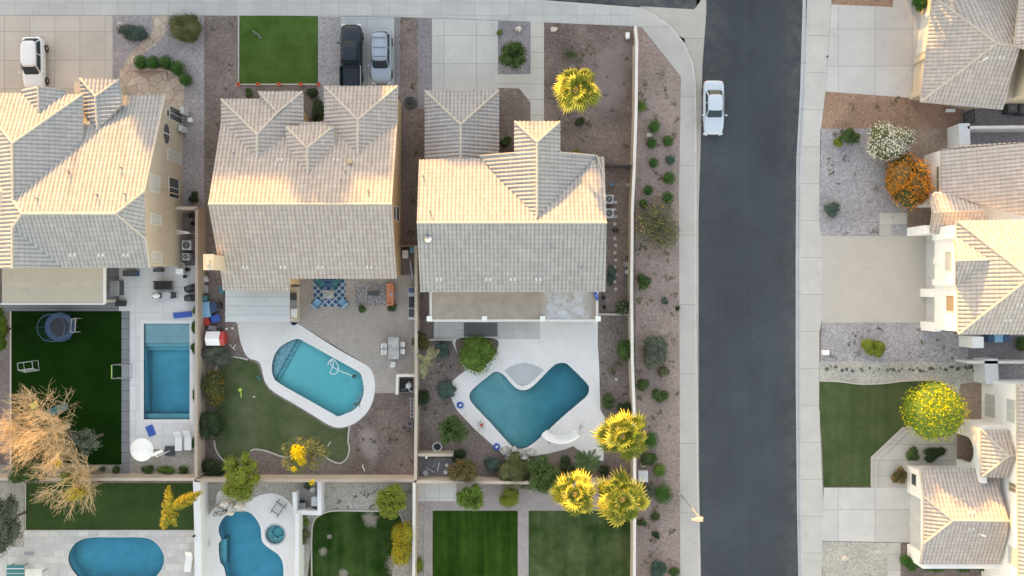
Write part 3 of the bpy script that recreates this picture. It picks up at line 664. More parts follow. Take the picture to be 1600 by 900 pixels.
# round-topped window made of an ellipse with a bar
c = (H-F*XW/(260-800)); s = (H-c)/F; cy = (450-209)*s; e = MB(); e.poly([(XW+.03, cy+.85*math.cos(k*math.pi/10), c+.55*math.sin(k*math.pi/10)) for k in range(20)])
e.box(XW, cy-.04, c-.55, XW+.07, cy+.04, c+.55, 1); e.build('window', [M['glass'], M['offwhite']], h)
pc = MB(); pc.box(G(3, 0, 2.9).x, G(0, 474, 2.9).y, 2.72, G(161.5, 0, 2.9).x, yS-.02, 2.9); pr = pc.build('patio_roof', M['patio_tan'], h)
MB().box(G(161.5, 0, 2.9).x, G(0, 474.5, 2.9).y, 2.66, G(164, 0, 2.9).x, yS-.02, 2.93).box(G(1, 0, 2.9).x, G(0, 476, 2.9).y, 2.66, G(161.5, 0, 2.9).x, G(0, 474, 2.9).y, 2.93).build('fascia', M['white'], pr)
for x in (8, 80, 158): p = G(x, 471, 2.8); MB().obox(p.x, p.y, 0, 2.7, .2, .2).build('column', M['stucco_1'], h)
MB().tube([(XW+.07, 8.2, .2), (XW+.07, 8.2, 5)], .05, 6).build('downpipe', M['stucco_1'], h)

# ---- house two (middle)
h = thing('house', 'house with a pinkish tiled roof and three front hips, middle of its row', 'house', G(480, 300), group='houses of the left hand row')
ZE, ZR = 4.9, 7.7
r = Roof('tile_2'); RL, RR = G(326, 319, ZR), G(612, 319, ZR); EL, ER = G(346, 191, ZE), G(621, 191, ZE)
A = plane(RL, RR, ER); Bp = plane(RL, RR, G(620, 435, ZE))
SL, SR = on(Bp, 348.5, 453), G(620, 435, ZE)
j1, j2, j3 = on(A, 402, 247), on(A, 481, 271), on(A, 559, 240)
r.face(RL, RR, ER, EL)
r.face(RL, RR, SR, on(Bp, 347, 435)); r.face(on(Bp, 347, 435), on(Bp, 453, 435), on(Bp, 453, 453), SL)
k1 = G(402, 210, j1.z); a1 = G(346, 155, ZE); b1 = G(473, 143, ZE); zt = ZE+(j1.z-ZE)*.55
r.face(a1, G(346, 192, ZE), j1, k1); r.face(a1, G(408, 155, ZE), G(434, 180, zt), k1); r.face(b1, k1, j1, G(474, 194, ZE))
r.face(G(404, 143, ZE+.03), b1, G(434, 176, zt+.03)); r.face(G(404, 143, ZE+.03), G(434, 176, zt+.03), G(434, 181, zt), G(408, 155, ZE))
r.ridge(a1, k1, j1); r.ridge(b1, G(434, 176, zt), k1); r.ridge(G(404, 143, ZE+.03), G(434, 176, zt), r=.07)
q = on(A, 447, 229); k2 = G(480, 231, j2.z); a2, b2 = G(447, 198, q.z), G(521.5, 197.5, q.z)
r.face(a2, b2, k2); r.face(a2, k2, j2, G(447, 229, q.z)); r.face(b2, G(523, 229, q.z), j2, k2); r.ridge(a2, k2, j2, r=.09); r.ridge(b2, k2, r=.09)
k3 = G(559, 187, j3.z); a3, b3 = G(507, 135, ZE), G(621.5, 134.5, ZE)
r.face(a3, b3, k3); r.face(a3, k3, j3, G(507, 192, ZE)); r.face(b3, G(621, 191, ZE), j3, k3); r.ridge(a3, k3, j3); r.ridge(b3, k3)
r.ridge(RL, RR)
ro = r.build(h)
vents(ro, Bp, [(383, 417), (442, 417), (501, 417), (577, 417)]); vents(ro, A, [(438, 250), (525, 250)]); pipes(ro, A, [(365, 240), (575, 298), (548, 255), (533, 281), (539, 268)], h=.35)
pb = on(A, 547, 253); MB().obox(pb.x, pb.y, pb.z-.1, pb.z+.3, .35, .35).build('roof_vent', M['stucco_2'], ro)
XL, XR = G(352, 300, ZE).x+.15, G(627.3, 300).x; yN, yS = ER.y-.35, SR.y+.3
mb = MB(); mb.extr([(yN, -.05), (yN, ZE-.12), (RR.y, ZR-.14), (yS, ZE-.14), (yS, -.05)], XL, XR)
mb.box(XL, yN-.5, -.05, G(483.5, 170).x, G(0, 163, ZE).y, ZE-.16); mb.box(G(511, 0, ZE).x+.2, yN-.5, -.05, XR-.004, G(0, 142, ZE).y, ZE-.16); mb.box(G(452, 0, 5).x, yN-1, -.05, G(516, 0, 5).x, G(0, 204, 5).y, 4.8)
mb.box(XL+.02, G(0, 446, 4).y+.1, -.05, G(449, 0, 4).x, yS+.3, 4.1)
mb.build('wall', M['stucco_2'], h)
for a in ((614.5, 323, 618, 343), (619, 323, 623.5, 345)): win_x(h, XR, *a, mat='glass', nx=0)
cx0, cx1 = -24.26, -23.55
MB().box(cx0, 1.46, -.05, cx1, 2.62, 8.15).box(cx0-.05, 1.41, 8.15, cx1+.05, 2.67, 8.28).obox((cx0+cx1)/2, 2.04, 8.28, 8.5, .25, .4).build('chimney', M['stucco_4'], h)
pz = 2.8; pt = MB().box(G(352, 0, pz).x, G(0, 503, pz).y, pz-.1, G(452.5, 0, pz).x, G(0, 446, pz).y, pz).build('patio_roof', M['patio_metal'], h)
for x in (356, 404, 448): p = G(x, 500, 2.6); MB().obox(p.x, p.y, 0, pz-.11, .15, .15).build('column', M['offwhite'], h)

# ---- house three
h = thing('house', 'house with a grey tiled roof and a separate low garage hip beside the roadside wall', 'house', G(800, 330), group='houses of the left hand row')
ZE, ZR = 4.9, 7.4
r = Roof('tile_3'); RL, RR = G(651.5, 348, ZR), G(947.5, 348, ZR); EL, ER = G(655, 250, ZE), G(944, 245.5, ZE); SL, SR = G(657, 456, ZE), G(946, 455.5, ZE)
A = plane(RL, RR, G(800, 248, ZE)); Bp = plane(RL, RR, SR)
j = on(A, 839, 340); kt = G(839, 222, j.z); vl, vr = G(749, 244, ZE+.05), G(932, 243, ZE+.05)
tl, tr = G(804, 190, 6.35), G(875, 190, 6.35); tl2, tr2 = G(804, 239, 6.35), G(875, 238, 6.35)
r.face(RL, RR, ER, EL); r.face(RL, RR, SR, SL)
r.face(j, kt, tl, tl2, vl); r.face(j, kt, tr, tr2, vr); r.face(tl, tr, kt)
r.ridge(RL, RR); r.ridge(tl, kt, j); r.ridge(tr, kt); r.ridge(G(932, 243, ZE+.1), on(A, 944, 275), r=.07); r.ridge(vl, tl2, r=.06); r.ridge(vr, tr2, r=.06)
ro = r.build(h)
vents(ro, Bp, [(686, 436), (763, 436), (801, 436), (841, 436)]); pipes(ro, A, [(661, 275), (672, 330)], h=.6, r=.04); pipes(ro, Bp, [(863, 388), (908, 419)], h=.25)
d = on(Bp, 669, 373); MB().lathe([(.25, d.z-.1), (.2, d.z+.2), (.3, d.z+.22), (.1, d.z+.4)], d.x, d.y, 10).build('roof_vent', M['chrome'], ro)
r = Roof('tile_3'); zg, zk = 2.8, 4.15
g1_, g2_, gk = G(664, 142, zg), G(779.5, 141, zg), G(720, 195, zk)
yb = G(0, 251, ZE).y-.1
r.face(g1_, g2_, gk); r.face(g1_, gk, (gk.x, yb, zk), (g1_.x, yb, zg)); r.face(g2_, (g2_.x, yb, zg), (gk.x, yb, zk), gk); r.ridge(g1_, gk, (gk.x, yb, zk)); r.ridge(g2_, gk)
ro2 = r.build(h, 'garage_roof')
XL, XR = G(659, 300, ZE).x+.2, G(942, 300, ZE).x-.25; yN, yS = ER.y-.35, SR.y+.3
mb = MB(); mb.extr([(yN, -.05), (yN, ZE-.12), (RR.y, ZR-.14), (yS, ZE-.14), (yS, -.05)], XL, XR)
mb.box(G(808, 0, 6).x, yN-2, -.05, G(871, 0, 6).x, G(0, 196, 6).y, 6.2); mb.box(G(754, 0, 5).x, yN-1, -.05, G(928, 0, 5).x, yN+.05, 5.2)
mb.box(g1_.x+.35, yb-1, -.05, g2_.x-.3, g1_.y-.35, zg-.14)
mb.build('wall', M['stucco_3'], h)
MB().box(G(668, 0, 2).x, g1_.y-.37, .02, G(771, 0, 2).x, g1_.y-.31, 2.2).build('garage_door', M['offwhite'], h)
pz = 2.75; x0, x1, y0, y1 = G(675, 0, pz).x, G(931, 0, pz).x, G(0, 499, pz).y, yS-.02
pr = MB().box(x0, y0, pz-.2, x1, y1, pz).build('patio_roof', M['patio_coat'], h)
MB().box(x0-.18, y0-.2, pz-.34, x0-.002, y1, pz+.08).box(x1+.002, y0-.2, pz-.34, x1+.2, y1, pz+.08).box(x0-.0, y0-.2, pz-.34, x1, y0-.002, pz+.03).build('parapet', M['cap'], pr)
for x in (671, 757, 848, 934.5):
    p = G(x, 498, pz+.2); MB().obox(p.x, p.y, 0, pz+.14, .40, .40).obox(p.x, p.y, pz+.142, pz+.22, .46, .46).build('column', M['white'], h)

# ---- house four (top right)
h = thing('house', 'cream house with a pinkish tiled hip roof beside the orange gravel strip', 'house', G(1530, 80), group='houses across the road')
ze = 2.85; r = Roof('tile_4'); ap = G(1557, 68, 5.3); c0, c1 = G(1438, 159, ze), G(1457, -6, ze)
c2 = G(1567, 171, 2.75); c3 = G(1593, 73, 5.3); up_ = G(1476, -60, 4.6)
r.face(ap, c0, c1); r.face(ap, c1, G(1464, -75, ze), G(1590, -60, ze), G(1597, 30, 4.4), c3); r.face(ap, c3, c2, c0)
r.ridge(ap, c0); r.ridge(ap, c1); r.ridge(ap, c3); ro = r.build(h)
bp = plane(ap, c3, c0); vents(ro, bp, [(1565, 89)]); vents(ro, plane(ap, c1, c3), [(1566, 53)]); q = on(bp, 1531, 97); MB().tube([q, q+Vector((0, 0, .5)), q+Vector((.35, .25, .55))], .05, 6).build('vent_pipe', M['white'], ro)
fw = [G2(1424, 154), G2(1441, 15), G2(1447, -60), G2(1600, -60), G2(1575, 100), G2(1552, 168), G2(1510, 172)]
mb = MB(); mb.prism(fw, -.05, ze-.2)
mb.prism([G2(1565, 60), G2(1565, -60), G2(1800, -60), G2(1800, 165), G2(1552, 165), G2(1562, 100)], -.05, 5.9)
for (a, b) in ((92, 103), (147, 160)):
    p, q = G(1424+(a-154)*-.122*1.0, a), G(1424, b)
    mb.obox(G(1426.5+(154-a)*.122, a+5).x, G(0, a+5).y, -.05, 2.6, .7, .5, R(-7))
mb.build('wall', M['stucco_4'], h)
MB().prism([G2(1427, 137), G2(1429.5, 112), G2(1431, 112), G2(1428.5, 137)], .02, 2.15).prism([G2(1430.8, 88), G2(1439, 25), G2(1440.5, 25), G2(1432.5, 88)], .02, 2.15).build('garage_door', M['offwhite'], h)
r2 = Roof('tile_4'); r2.face(G(1585, 70, 6.0), G(1600, -60, 6.0), G(1700, -60, 8), G(1700, 50, 8)); r2.face(G(1585, 70, 6.0), G(1700, 50, 8), G(1840, 175, 6)); r2.face(G(1700, -60, 8), G(1700, 50, 8), G(1840, 175, 6), G(1840, -60, 6)); r2.build(h, 'upper_roof')

# ---- house five (white, two storeys, middle right)
h = thing('house', 'white two storey house with a gablet, at the end of the beige driveway', 'house', G(1530, 400), group='houses across the road')
r = Roof('tile_4'); ze = 2.9; 
p0, p1 = G(1471, 234, ze), G(1471, 300, ze); zz = 5.2
r.face(p0, p1, G(1540, 322, ze+.9), G(1620, 342, zz), G(1620, 222, zz)); r.face(p0, G(1500, 228, ze), G(1620, 222, zz))
ye = 331; e0, e1 = G(1457, 332, 3.75), G(1536, 329, 3.75)
r.face(e0, e1, G(1502, 300.5, 3.0), G(1453, 303, 3.0)); r.face(e0, e1, G(1560, 364, 3.05), G(1453, 364, 3.0)); r.ridge(e0, e1, r=.07)
zu = 6.2; u0, u1, ua_ = G(1494.5, 345.5, zu), G(1497.5, 522, zu), G(1608, 434, 8.7)
r.face(u0, u1, ua_); r.face(u0, ua_, G(1700, 434, 8.7), G(1800, 340, zu)); r.face(u1, G(1800, 522, zu), G(1700, 434, 8.7), ua_); r.ridge(u0, ua_); r.ridge(u1, ua_, G(1700, 434, 8.7))
lp = plane(u0, u1, ua_); d0 = on(lp, 1545, 406); d1 = G(1494, 407.5, d0.z); da, db = G(1491, 371, 6.15), G(1493.5, 446, 6.15)
r.face(d0, d1, da, on(lp, 1500, 373)+Vector((0, 0, -.05))); r.face(d0, d1, db, on(lp, 1500, 444)+Vector((0, 0, -.05))); r.ridge(d0, d1, r=.08)
ro = r.build(h)
vents(ro, plane(u0, ua_, G(1800, 340, zu)), [(1575, 362)]); vents(ro, plane(u1, ua_, G(1800, 522, zu)), [(1592, 476), (1574, 500)])
XF = G(1438, 400).x
mb = MB(); yt, ybm = G(0, 352, 5).y, G(0, 517, 5).y
mb.box(XF, ybm, 2.35, XF+12, yt, zu-.18)                                # upper storey over the garage
mb.box(XF+.55, ybm+.004, -.05, XF+12, yt-.004, 2.34)
for a, b in ((503, 517), (451, 464), (352, 367)): mb.box(XF, G(0, b, 1.2).y, -.05, XF+.55, G(0, a, 1.2).y, 2.348)
mb.box(XF+.35, G(0, 300, 2).y-.3, -.05, XF+12, G(0, 237, 2).y, ze-.15)
mb.box(XF+1.2, yt-.3, -.05, XF+12, G(0, 300, 2).y-.298, ze-.1)
mb.box(XF-1.2, G(0, 367, 1.5).y, -.05, XF+1.2, G(0, 354, 1.5).y, 2.95); mb.box(XF-.35, G(0, 322, 1.5).y, -.05, XF+1.2, G(0, 303, 1.5).y, 2.95); mb.box(XF-.1, G(0, 354, 2.5).y, 2.3, XF+.5, G(0, 322, 2.5).y, 2.93)
mb.prism([G2(1512-14, 524), G2(1515, 524), G2(1515, 541), G2(1498, 541)], -.05, 2.1)
mb.build('wall', M['stucco_w'], h)
# projecting bays of the upper front
bw = MB(); bw.box(XF-.2, G(0, 375, 3).y-.0, 2.36, XF-.002, G(0, 366, 3).y, 5.9).box(XF-.22, G(0, 446, 3).y, 2.36, XF-.004, G(0, 436, 3).y, 5.9).box(XF-.12, G(0, 412, 3).y, 2.36, XF-.003, G(0, 403, 3).y, 3.2).build('bay_trim', M['stucco_w'], h)
MB().box(XF+.50, G(0, 451, 1).y, .02, XF+.545, G(0, 367, 1).y, 2.34).box(XF+.50, G(0, 503, 1).y, .02, XF+.545, G(0, 464, 1).y, 2.34).build('garage_door', M['lgrey'], h)
win_x(h, XF, 1478, 394, 1487, 421, mat='blind', nx=1, side=-1); win_x(h, XF, 1479, 462, 1491, 486, mat='glass_warm', nx=0, side=-1); win_x(h, XF+.35, 1464, 261, 1468, 300, mat='glass_warm', nx=1, side=-1)

# ---- house six (bottom right)
h = thing('house', 'white house with an arched entry and a low garage roof beside the round yellow-flowered tree', 'house', G(1520, 780), group='houses across the road')
r = Roof('tile_4'); ze = 2.85; k0, k1 = G(1488, 813, 4.5), G(1575.5, 814, 4.5); a, b = G(1443.5, 776, 3.6), G(1443.5, 848, 3.6)
ne, se = G(1436.5, 732, ze), G(1437.5, 881, ze)
r.face(ne, a, k0, k1, G(1553, 732, ze)); r.face(a, b, k0); r.face(se, G(1566, 881, ze), k1, k0, b); r.ridge(a, k0, k1); r.ridge(b, k0); r.ridge(ne, a, r=.07); r.ridge(se, b, r=.07)
ro = r.build(h); vents(ro, plane(k0, k1, G(1566, 881, ze)), [(1517, 826)]); vents(ro, plane(k0, k1, G(1553, 732, ze)), [(1517, 801)])
q = on(plane(k0, k1, G(1566, 881, ze)), 1528, 833); MB().tube([q, q+Vector((0, 0, .45)), q+Vector((.3, -.1, .5))], .05, 6).build('vent_pipe', M['white'], ro)
r = Roof('tile_4'); w0, w1, wk = G(1533, 672, 3.95), G(1533, 745.5, 3.95), G(1576, 712, 4.9)
r.face(w0, w1, wk); r.face(w0, wk, G(1640, 712, 4.9), G(1640, 672, 3.95)); r.face(w1, G(1640, 745.5, 3.95), G(1640, 712, 4.9), wk); r.ridge(w0, wk, G(1640, 712, 4.9)); r.ridge(w1, wk)
r.build(h, 'entry_roof')
zu = 5.7; r = Roof('tile_4'); v0, v1 = G(1589, 600, zu), G(1592, 1000, zu); r.face(v0, v1, G(1700, 900, 8.2), G(1700, 700, 8.2)); r.face(v0, G(1700, 700, 8.2), G(1800, 600, zu)); r.face(G(1700, 700, 8.2), G(1700, 900, 8.2), G(1800, 1000, zu), G(1800, 600, zu)); r.ridge(v0, G(1700, 700, 8.2)); r.build(h, 'upper_roof')
XF = G(1417.5, 800).x; XM = G(1533.5, 700).x; mb = MB()
yn, ys = G(0, 727).y, G(0, 846+26).y
gable = [(yn, 0), (yn, ze-.17), (a.y, 3.35), ((a.y+b.y)/2, 3.45), (b.y, 3.35), (ys, ze-.17), (ys, 0)]
mb.extr([(yn, 2.3), (yn, ze-.17), (a.y, 3.32), (b.y, 3.32), (ys, ze-.17), (ys, 2.3)], XF, XF+.3)
mb.box(XF+.3, ys, -.05, XM, yn, ze-.19)
for p, q in ((727, 769), (850, 872)): mb.box(XF, G(0, q).y, -.05, XF+.298, G(0, p).y, 2.298)
mb.box(XM, G(0, 1100).y, -.05, XM+12, G(0, 592).y, zu-.2)
mb.build('wall', M['stucco_w'], h)
MB().box(XF+.2, G(0, 850).y, .02, XF+.29, G(0, 769).y, 2.298).build('garage_door', M['lgrey'], h)
# arched entry wall
XA = G(1494, 700).x; ya, yb = G(0, 661, 2).y, G(0, 747, 2).y; mb = MB(); yc, hw, zs_ = (ya+yb)/2+.0, 1.15, 1.6
prof = [(yb, -.05), (yb, 3.8), (ya, 3.8), (ya, -.05), (yc+hw, -.05)]+[(yc+hw*math.cos(t*math.pi/12), zs_+1.05*math.sin(t*math.pi/12)) for t in range(13)]+[(yc-hw, -.05)]
flat = [Vector((p[0], p[1], 0)) for p in prof]; n = len(prof); tr_ = tessellate_polygon([flat])
mb.v = [(XA, p[0], p[1]) for p in prof]+[(XA+.45, p[0], p[1]) for p in prof]
for t_ in tr_: mb.f.append(tuple(t_)); mb.m.append(0); mb.f.append(tuple(q+n for q in t_[::-1])); mb.m.append(0)
for k in range(n): mb.f.append((k, (k+1) % n, n+(k+1) % n, n+k)); mb.m.append(0)
mb.build('entry_arch', M['stucco_w'], h)
MB().box(XA+.45, ya-.3, -.05, XM, ya, 3.75).build('entry_wall', M['stucco_w'], h)
win_x(h, XM, 1540, 617, 1555, 651, mat='blind', nx=1, side=-1); win_x(h, XM, 1574, 625, 1586, 659, mat='blind', nx=1, side=-1); win_x(h, XM, 1577, 755, 1588, 768, mat='glass_warm', nx=1, side=-1); win_x(h, XM, 1576, 855, 1589, 882, mat='blind', nx=1, side=-1); win_x(h, XF, 1425, 741, 1432, 758, mat='glass', nx=0, side=-1)

# ---- neighbours outside the frame (they throw the evening shade over the ground)
def far_house(lab, x0, x1, y0, y1, ze, zr, along='x', hip=.4):
    h = thing('house', lab, 'house', ((x0+x1)/2, (y0+y1)/2, 0), group='houses beyond the frame')
    MB().box(x0, y0, -.05, x1, y1, ze).build('wall', M['stucco_3'], h); r = Roof('tile_2'); o = .4
    if along == 'x':
        ym = (y0+y1)/2; d = (y1-y0)/2*hip; e = [(x0-o, y0-o, ze), (x1+o, y0-o, ze), (x1+o, y1+o, ze), (x0-o, y1+o, ze)]; k0, k1 = (x0+d, ym, zr), (x1-d, ym, zr)
        r.face(e[0], e[1], k1, k0, corr=False); r.face(e[2], e[3], k0, k1, corr=False); r.face(e[3], e[0], k0, corr=False); r.face(e[1], e[2], k1, corr=False)
    else:
        xm = (x0+x1)/2; d = (x1-x0)/2*hip; e = [(x0-o, y0-o, ze), (x1+o, y0-o, ze), (x1+o, y1+o, ze), (x0-o, y1+o, ze)]; k0, k1 = (xm, y0+d, zr), (xm, y1-d, zr)
        r.face(e[1], e[2], k1, k0, corr=False); r.face(e[3], e[0], k0, k1, corr=False); r.face(e[0], e[1], k0, corr=False); r.face(e[2], e[3], k1, corr=False)
    r.build(h)
far_house('tan house across the side street, leftmost beyond the top edge', -66, -44, 44, 57, 5.4, 8.2)
far_house('tan house across the side street, second beyond the top edge', -41.5, -25.0, 43, 57, 7.4, 11.9, hip=.06)
far_house('tan house across the side street, third beyond the top edge', -23, -7, 43, 57, 6, 10.0)
far_house('tan house on the street corner beyond the top edge', -4, 13, 42, 57, 7.4, 12.2)
far_house('tan house up the main street behind the corner house', -2, 13.5, 62, 82, 8, 12.5, 'y')
far_house('tan house on the lane behind the corner house', -26, -8, 66, 82, 7, 11.5)
far_house('tan house left of the frame, beside the pale roofed one', -75, -51, 0, 15, 5, 7.8)
far_house('tan house beyond the top right corner across the road', 33, 46, 36, 50, 6.0, 9.0)

# ------------------------------------------------------------------ swimming pools
def pool(label, out, depth, wat, plas, drains=(), steps=(), step=.45, cope='deck_white', cw=.26, cat='swimming pool', name='swimming_pool', wl=-.09):
    cx = sum(p[0] for p in out)/len(out); cy = sum(p[1] for p in out)/len(out)
    root = thing(name, label, cat, (cx, cy, 0))
    n = len(out); inn = grow(out, -.015); pts = [Vector(p) for p in inn]; k = len(pts)
    xs, ys = [p[0] for p in out], [p[1] for p in out]; x = min(xs)+step/2
    edge = []
    while x < max(xs):
        y = min(ys)+step/2
        while y < max(ys):
            if inside((x, y), inn) and min((Vector((x, y))-p).length for p in pts) > step*.45: pts.append(Vector((x, y)))
            y += step
        x += step
    vs_, _, fs, *_r = delaunay_2d_cdt(pts, [(i, (i+1) % k) for i in range(k)], [], 1, 1e-5)
    fl, wb = MB(), MB(); fl.v = [(v.x, v.y, -depth(v.x, v.y)) for v in vs_]; fl.f = [tuple(f) for f in fs]; fl.m = [0]*len(fs)
    # basin walls down to the floor edge
    i0 = len(fl.v); ring = [(p[0], p[1]) for p in inn]
    for p in ring: fl.v += [(p[0], p[1], .0), (p[0], p[1], -depth(*p)-.02)]
    for q in range(k): a, b = i0+2*q, i0+2*((q+1) % k); fl.f.append((a, a+1, b+1, b)); fl.m.append(0)
    fl.build('basin', M[plas], root)
    w = MB(); loop = [Vector((p[0], p[1], 0)) for p in grow(out, -.02)]; w.v = [(v.x, v.y, wl) for v in loop]
    top = tessellate_polygon([loop]); 
    for t_ in top:
        a, b, c = (loop[q] for q in t_); t_ = tuple(t_) if (b-a).cross(c-a).z > 0 else tuple(t_[::-1]); w.f.append(t_); w.m.append(0)
    m = len(w.v); w.v += [(v.x, v.y, -depth(v.x, v.y)+.015) for v in vs_]
    ids = {}
    for q in range(k):   # nearest floor vertex of each rim vertex
        ids[q] = m+min(range(len(vs_)), key=lambda j: (vs_[j].x-inn[q][0])**2+(vs_[j].y-inn[q][1])**2)
    for f in fs: w.f.append(tuple(m+q for q in f)[::-1]); w.m.append(0)
    ar = sum(inn[q][0]*inn[(q+1) % k][1]-inn[(q+1) % k][0]*inn[q][1] for q in range(k))
    for q in range(k):
        q2 = (q+1) % k; f = (q, ids[q], ids[q2], q2) if ar > 0 else (q, q2, ids[q2], ids[q]); w.f.append(f); w.m.append(0)
    w.build('water', M[wat], root)
    tb, cp = MB(), MB(); r1 = grow(out, -.012); r2 = grow(out, -.03)
    for q in range(k):
        q2 = (q+1) % k; tb.poly([(*r2[q], -.24), (*r2[q2], -.24), (*r2[q2], .0), (*r2[q], .0)])
    tb.build('tile_band', M['pool_tile'], root)
    o1 = grow(out, cw); i1 = grow(out, -.035); j = len(cp.v)
    for q in range(k): cp.v += [(*i1[q], .02), (*o1[q], .028), (*o1[q], .0), (*i1[q], -.03)]
    for q in range(k):
        a, b = 4*q, 4*((q+1) % k)
        for u, v in ((0, 1), (1, 2), (3, 0)): cp.f.append((a+u, a+v, b+v, b+u)); cp.m.append(0)
    for cuts, zt in steps:
        q = [tuple(p) for p in grow(out, -.025)]
        for k_, lim, keep in cuts: q = clip(q, k_, lim, keep) if not isinstance(k_, tuple) else clip_line(q, k_, lim, keep)
        if len(q) > 2: MB().prism(q, -2.2, zt, bottom=False).build('step', M['shelf_mosaic' if out is P2 else plas], root)
    if cope: cp.build('coping', M[cope], root)
    for px, py, r_ in drains:
        p = G(px, py, -1.2) ; d = depth(p.x, p.y); MB().lathe([(r_, -d), (r_*.7, -d+.05)], p.x, p.y, 10).build('drain', M['white'], root)
    return root
def clip_line(poly, nrm, lim, keep):
    q = [(p[0]*nrm[0]+p[1]*nrm[1], p[0], p[1]) for p in poly]; return [(p[1], p[2]) for p in clip(q, 0, lim, keep)]
def ramp(v, a, b, d0, d1):
    t_ = max(0, min(1, (v-a)/(b-a))); t_ = t_*t_*(3-2*t_); return d0+(d1-d0)*t_
yl, yst, yst2, ye_ = G(0, 536).y, G(0, 542).y, G(0, 548).y, G(0, 648).y
pool('rectangular blue pool with a pale shallow ledge beside the dark artificial turf', P1,
     lambda x, y: ramp(y, yst2-5, yst2, 1.65, 1.25), 'water_deep', 'plaster_grey', [(262, 601, .1), (275, 601, .1)], [([(1, yl, True)], -.26), ([(1, yst, True)], -.5), ([(1, yst2, True)], -.8), ([(1, ye_, False)], -.6)])
l0, l1 = Vector(G2(461, 532)), Vector(G2(430, 588)); ln_ = (l1-l0).normalized(); nn = Vector((-ln_.y, ln_.x)); nn = nn if nn.x > 0 else -nn
nt_ = (nn.x, nn.y); L0 = l0.dot(nn)
def d2(x, y): return ramp((Vector((x, y))-l0).dot(nn), .5, 5, .95, 1.25)
pool('turquoise pool with a curved step, in the white deck of the middle yard', P2, d2, 'water', 'plaster', [(529, 618, .12), (542, 594, .12)], [([(nt_, L0, False)], -.45), ([(nt_, L0+.35, False)], -.75), ([(nt_, L0+7.3, True)], -.5)])
def d3(x, y): return ramp(x, G(800, 0).x, G(880, 0).x, .62, 1.75)
pool('L shaped pool, grey blue in its left arm and deep teal in its right', P3, d3, 'water_deep', 'plaster_l', [(862, 606, .1), (874, 618, .1)], [([((.7071, .7071), Vector(G2(770, 588)).dot(Vector((.7071, .7071))), True), (0, G(786, 0).x, False)], -.45)])
pool('oval blue pool in the pale travertine terrace at the bottom left', P4, lambda x, y: ramp(x, G(110, 0).x, G(170, 0).x, 1.2, 1.5), 'water_deep', 'plaster_blue', [(194, 868, .14), (128, 862, .08), (202, 846, .08), (141, 891, .08), (223, 890, .08)], cope='travertine', cw=.2)
pool('freeform blue pool below the rock waterfall at the bottom of the photo', P5, lambda x, y: 1.45, 'water_deep', 'plaster_blue', [(381, 846, .12)], [([(0, G(351, 0).x, False), (1, G(0, 845).y, False), (1, G(0, 884).y, True)], -.5)])
cS = G(430, 835)
def dsp(x, y): return ramp(math.hypot(x-cS.x, y-cS.y), .4, .6, 1.0, .5)
sp = pool('small round spa tub in the white deck beside the freeform pool', SPA, dsp, 'water', 'plaster_grey', step=.13, cat='spa tub', name='spa_tub', cope='gutter', cw=.1)
t = thing('pool_hose', 'white looped cleaner hose with a dark cleaner head floating in the turquoise pool', 'pool hose', G(520, 580, -.05))
pts = cr([(512.5, 571), (514, 565), (519, 563), (521, 568), (518, 577), (516, 583), (524, 584), (529, 576), (526, 567), (520, 561), (516, 565), (520, 573), (532, 580), (543, 584), (551, 588)], 5, closed=False)
MB().tube([G(p[0], p[1], -.05) for p in pts], .035, 5).build('hose', M['white'], t)
q = G(553, 588, -.05); MB().obox(q.x, q.y, -.15, .02, .38, .28, .5, taper=.7).build('cleaner_head', M['dark'], t)

# ------------------------------------------------------------------ garden walls and fences
def wall(label, pts, h=1.8, w=.2, mat='wall_tan', capm='cap', cap=True, group='block walls between the gardens', name='block_wall', zc=None):
    """pts = the line of the wall's top in the photo"""
    q = [G(a, b, h) for a, b in pts]; t = thing(name, label, 'wall', (q[0].x, q[0].y, 0), group=group); mb, cb = MB(), MB()
    for k in range(len(q)-1):
        a, b = q[k], q[k+1]; d = b-a; l = d.length; c = (a+b)/2; an = math.atan2(d.y, d.x); e = w if 0 < k else 0
        mb.obox(c.x, c.y, -.1, h-.05-k*.003, l+w, w, an); cb.obox(c.x, c.y, h-.05-k*.003, h-k*.003, l+w+.03, w+.05, an)
    mb.build('wall_body', M[mat], t)
    if cap: cb.build('wall_cap', M[capm], t)
    return t
wall('long tan block wall with a white cap along the roadside gravel bed', [(995, 66), (994, 170), (991, 265), (988, 330), (987, 450), (988, 560), (991, 640), (992, 740), (991, 1000)], h=1.8)
wall('low start of the roadside wall at the corner by the side street', [(993, 43), (995, 64)], h=.9)
wall('tan block wall between the rectangular pool yard and the turquoise pool yard', [(307, 327), (307, 480), (306, 600), (306, 742)], mat='wall_pink', capm='wall_pink')
wall('short tan wall crossing the side passage right of the upper left house', [(276, 325), (306, 325)], mat='wall_pink', capm='wall_tan')
wall('tan block wall between the turquoise pool yard and the L shaped pool yard', [(650, 386), (650, 520), (650, 640), (649, 748)], mat='wall_pink', capm='wall_tan')
wall('tan block wall behind the turf garden of the oval pool', [(-60, 749), (305, 749)], capm='wall_tan')
wall('tan block wall at the foot of the turquoise pool yard', [(306, 751), (649, 751)], mat='wall_tan', capm='wall_pink')
wall('tan block wall at the foot of the L shaped pool yard', [(650, 753), (989, 756)], mat='wall_tan', capm='wall_tan')
wall('white rendered wall between the oval pool and the freeform pool', [(307, 757), (309, 830), (310, 1000)], w=.55, mat='wall_white', capm='wall_white')
wall('white rendered wall between the freeform pool and the patchy lawn', [(464, 806), (464, 1000)], w=.3, mat='wall_white', capm='wall_white')
wall('tan block wall between the patchy lawn and the brick paved garden', [(647, 754), (646, 1000)], mat='wall_pink', capm='cap')
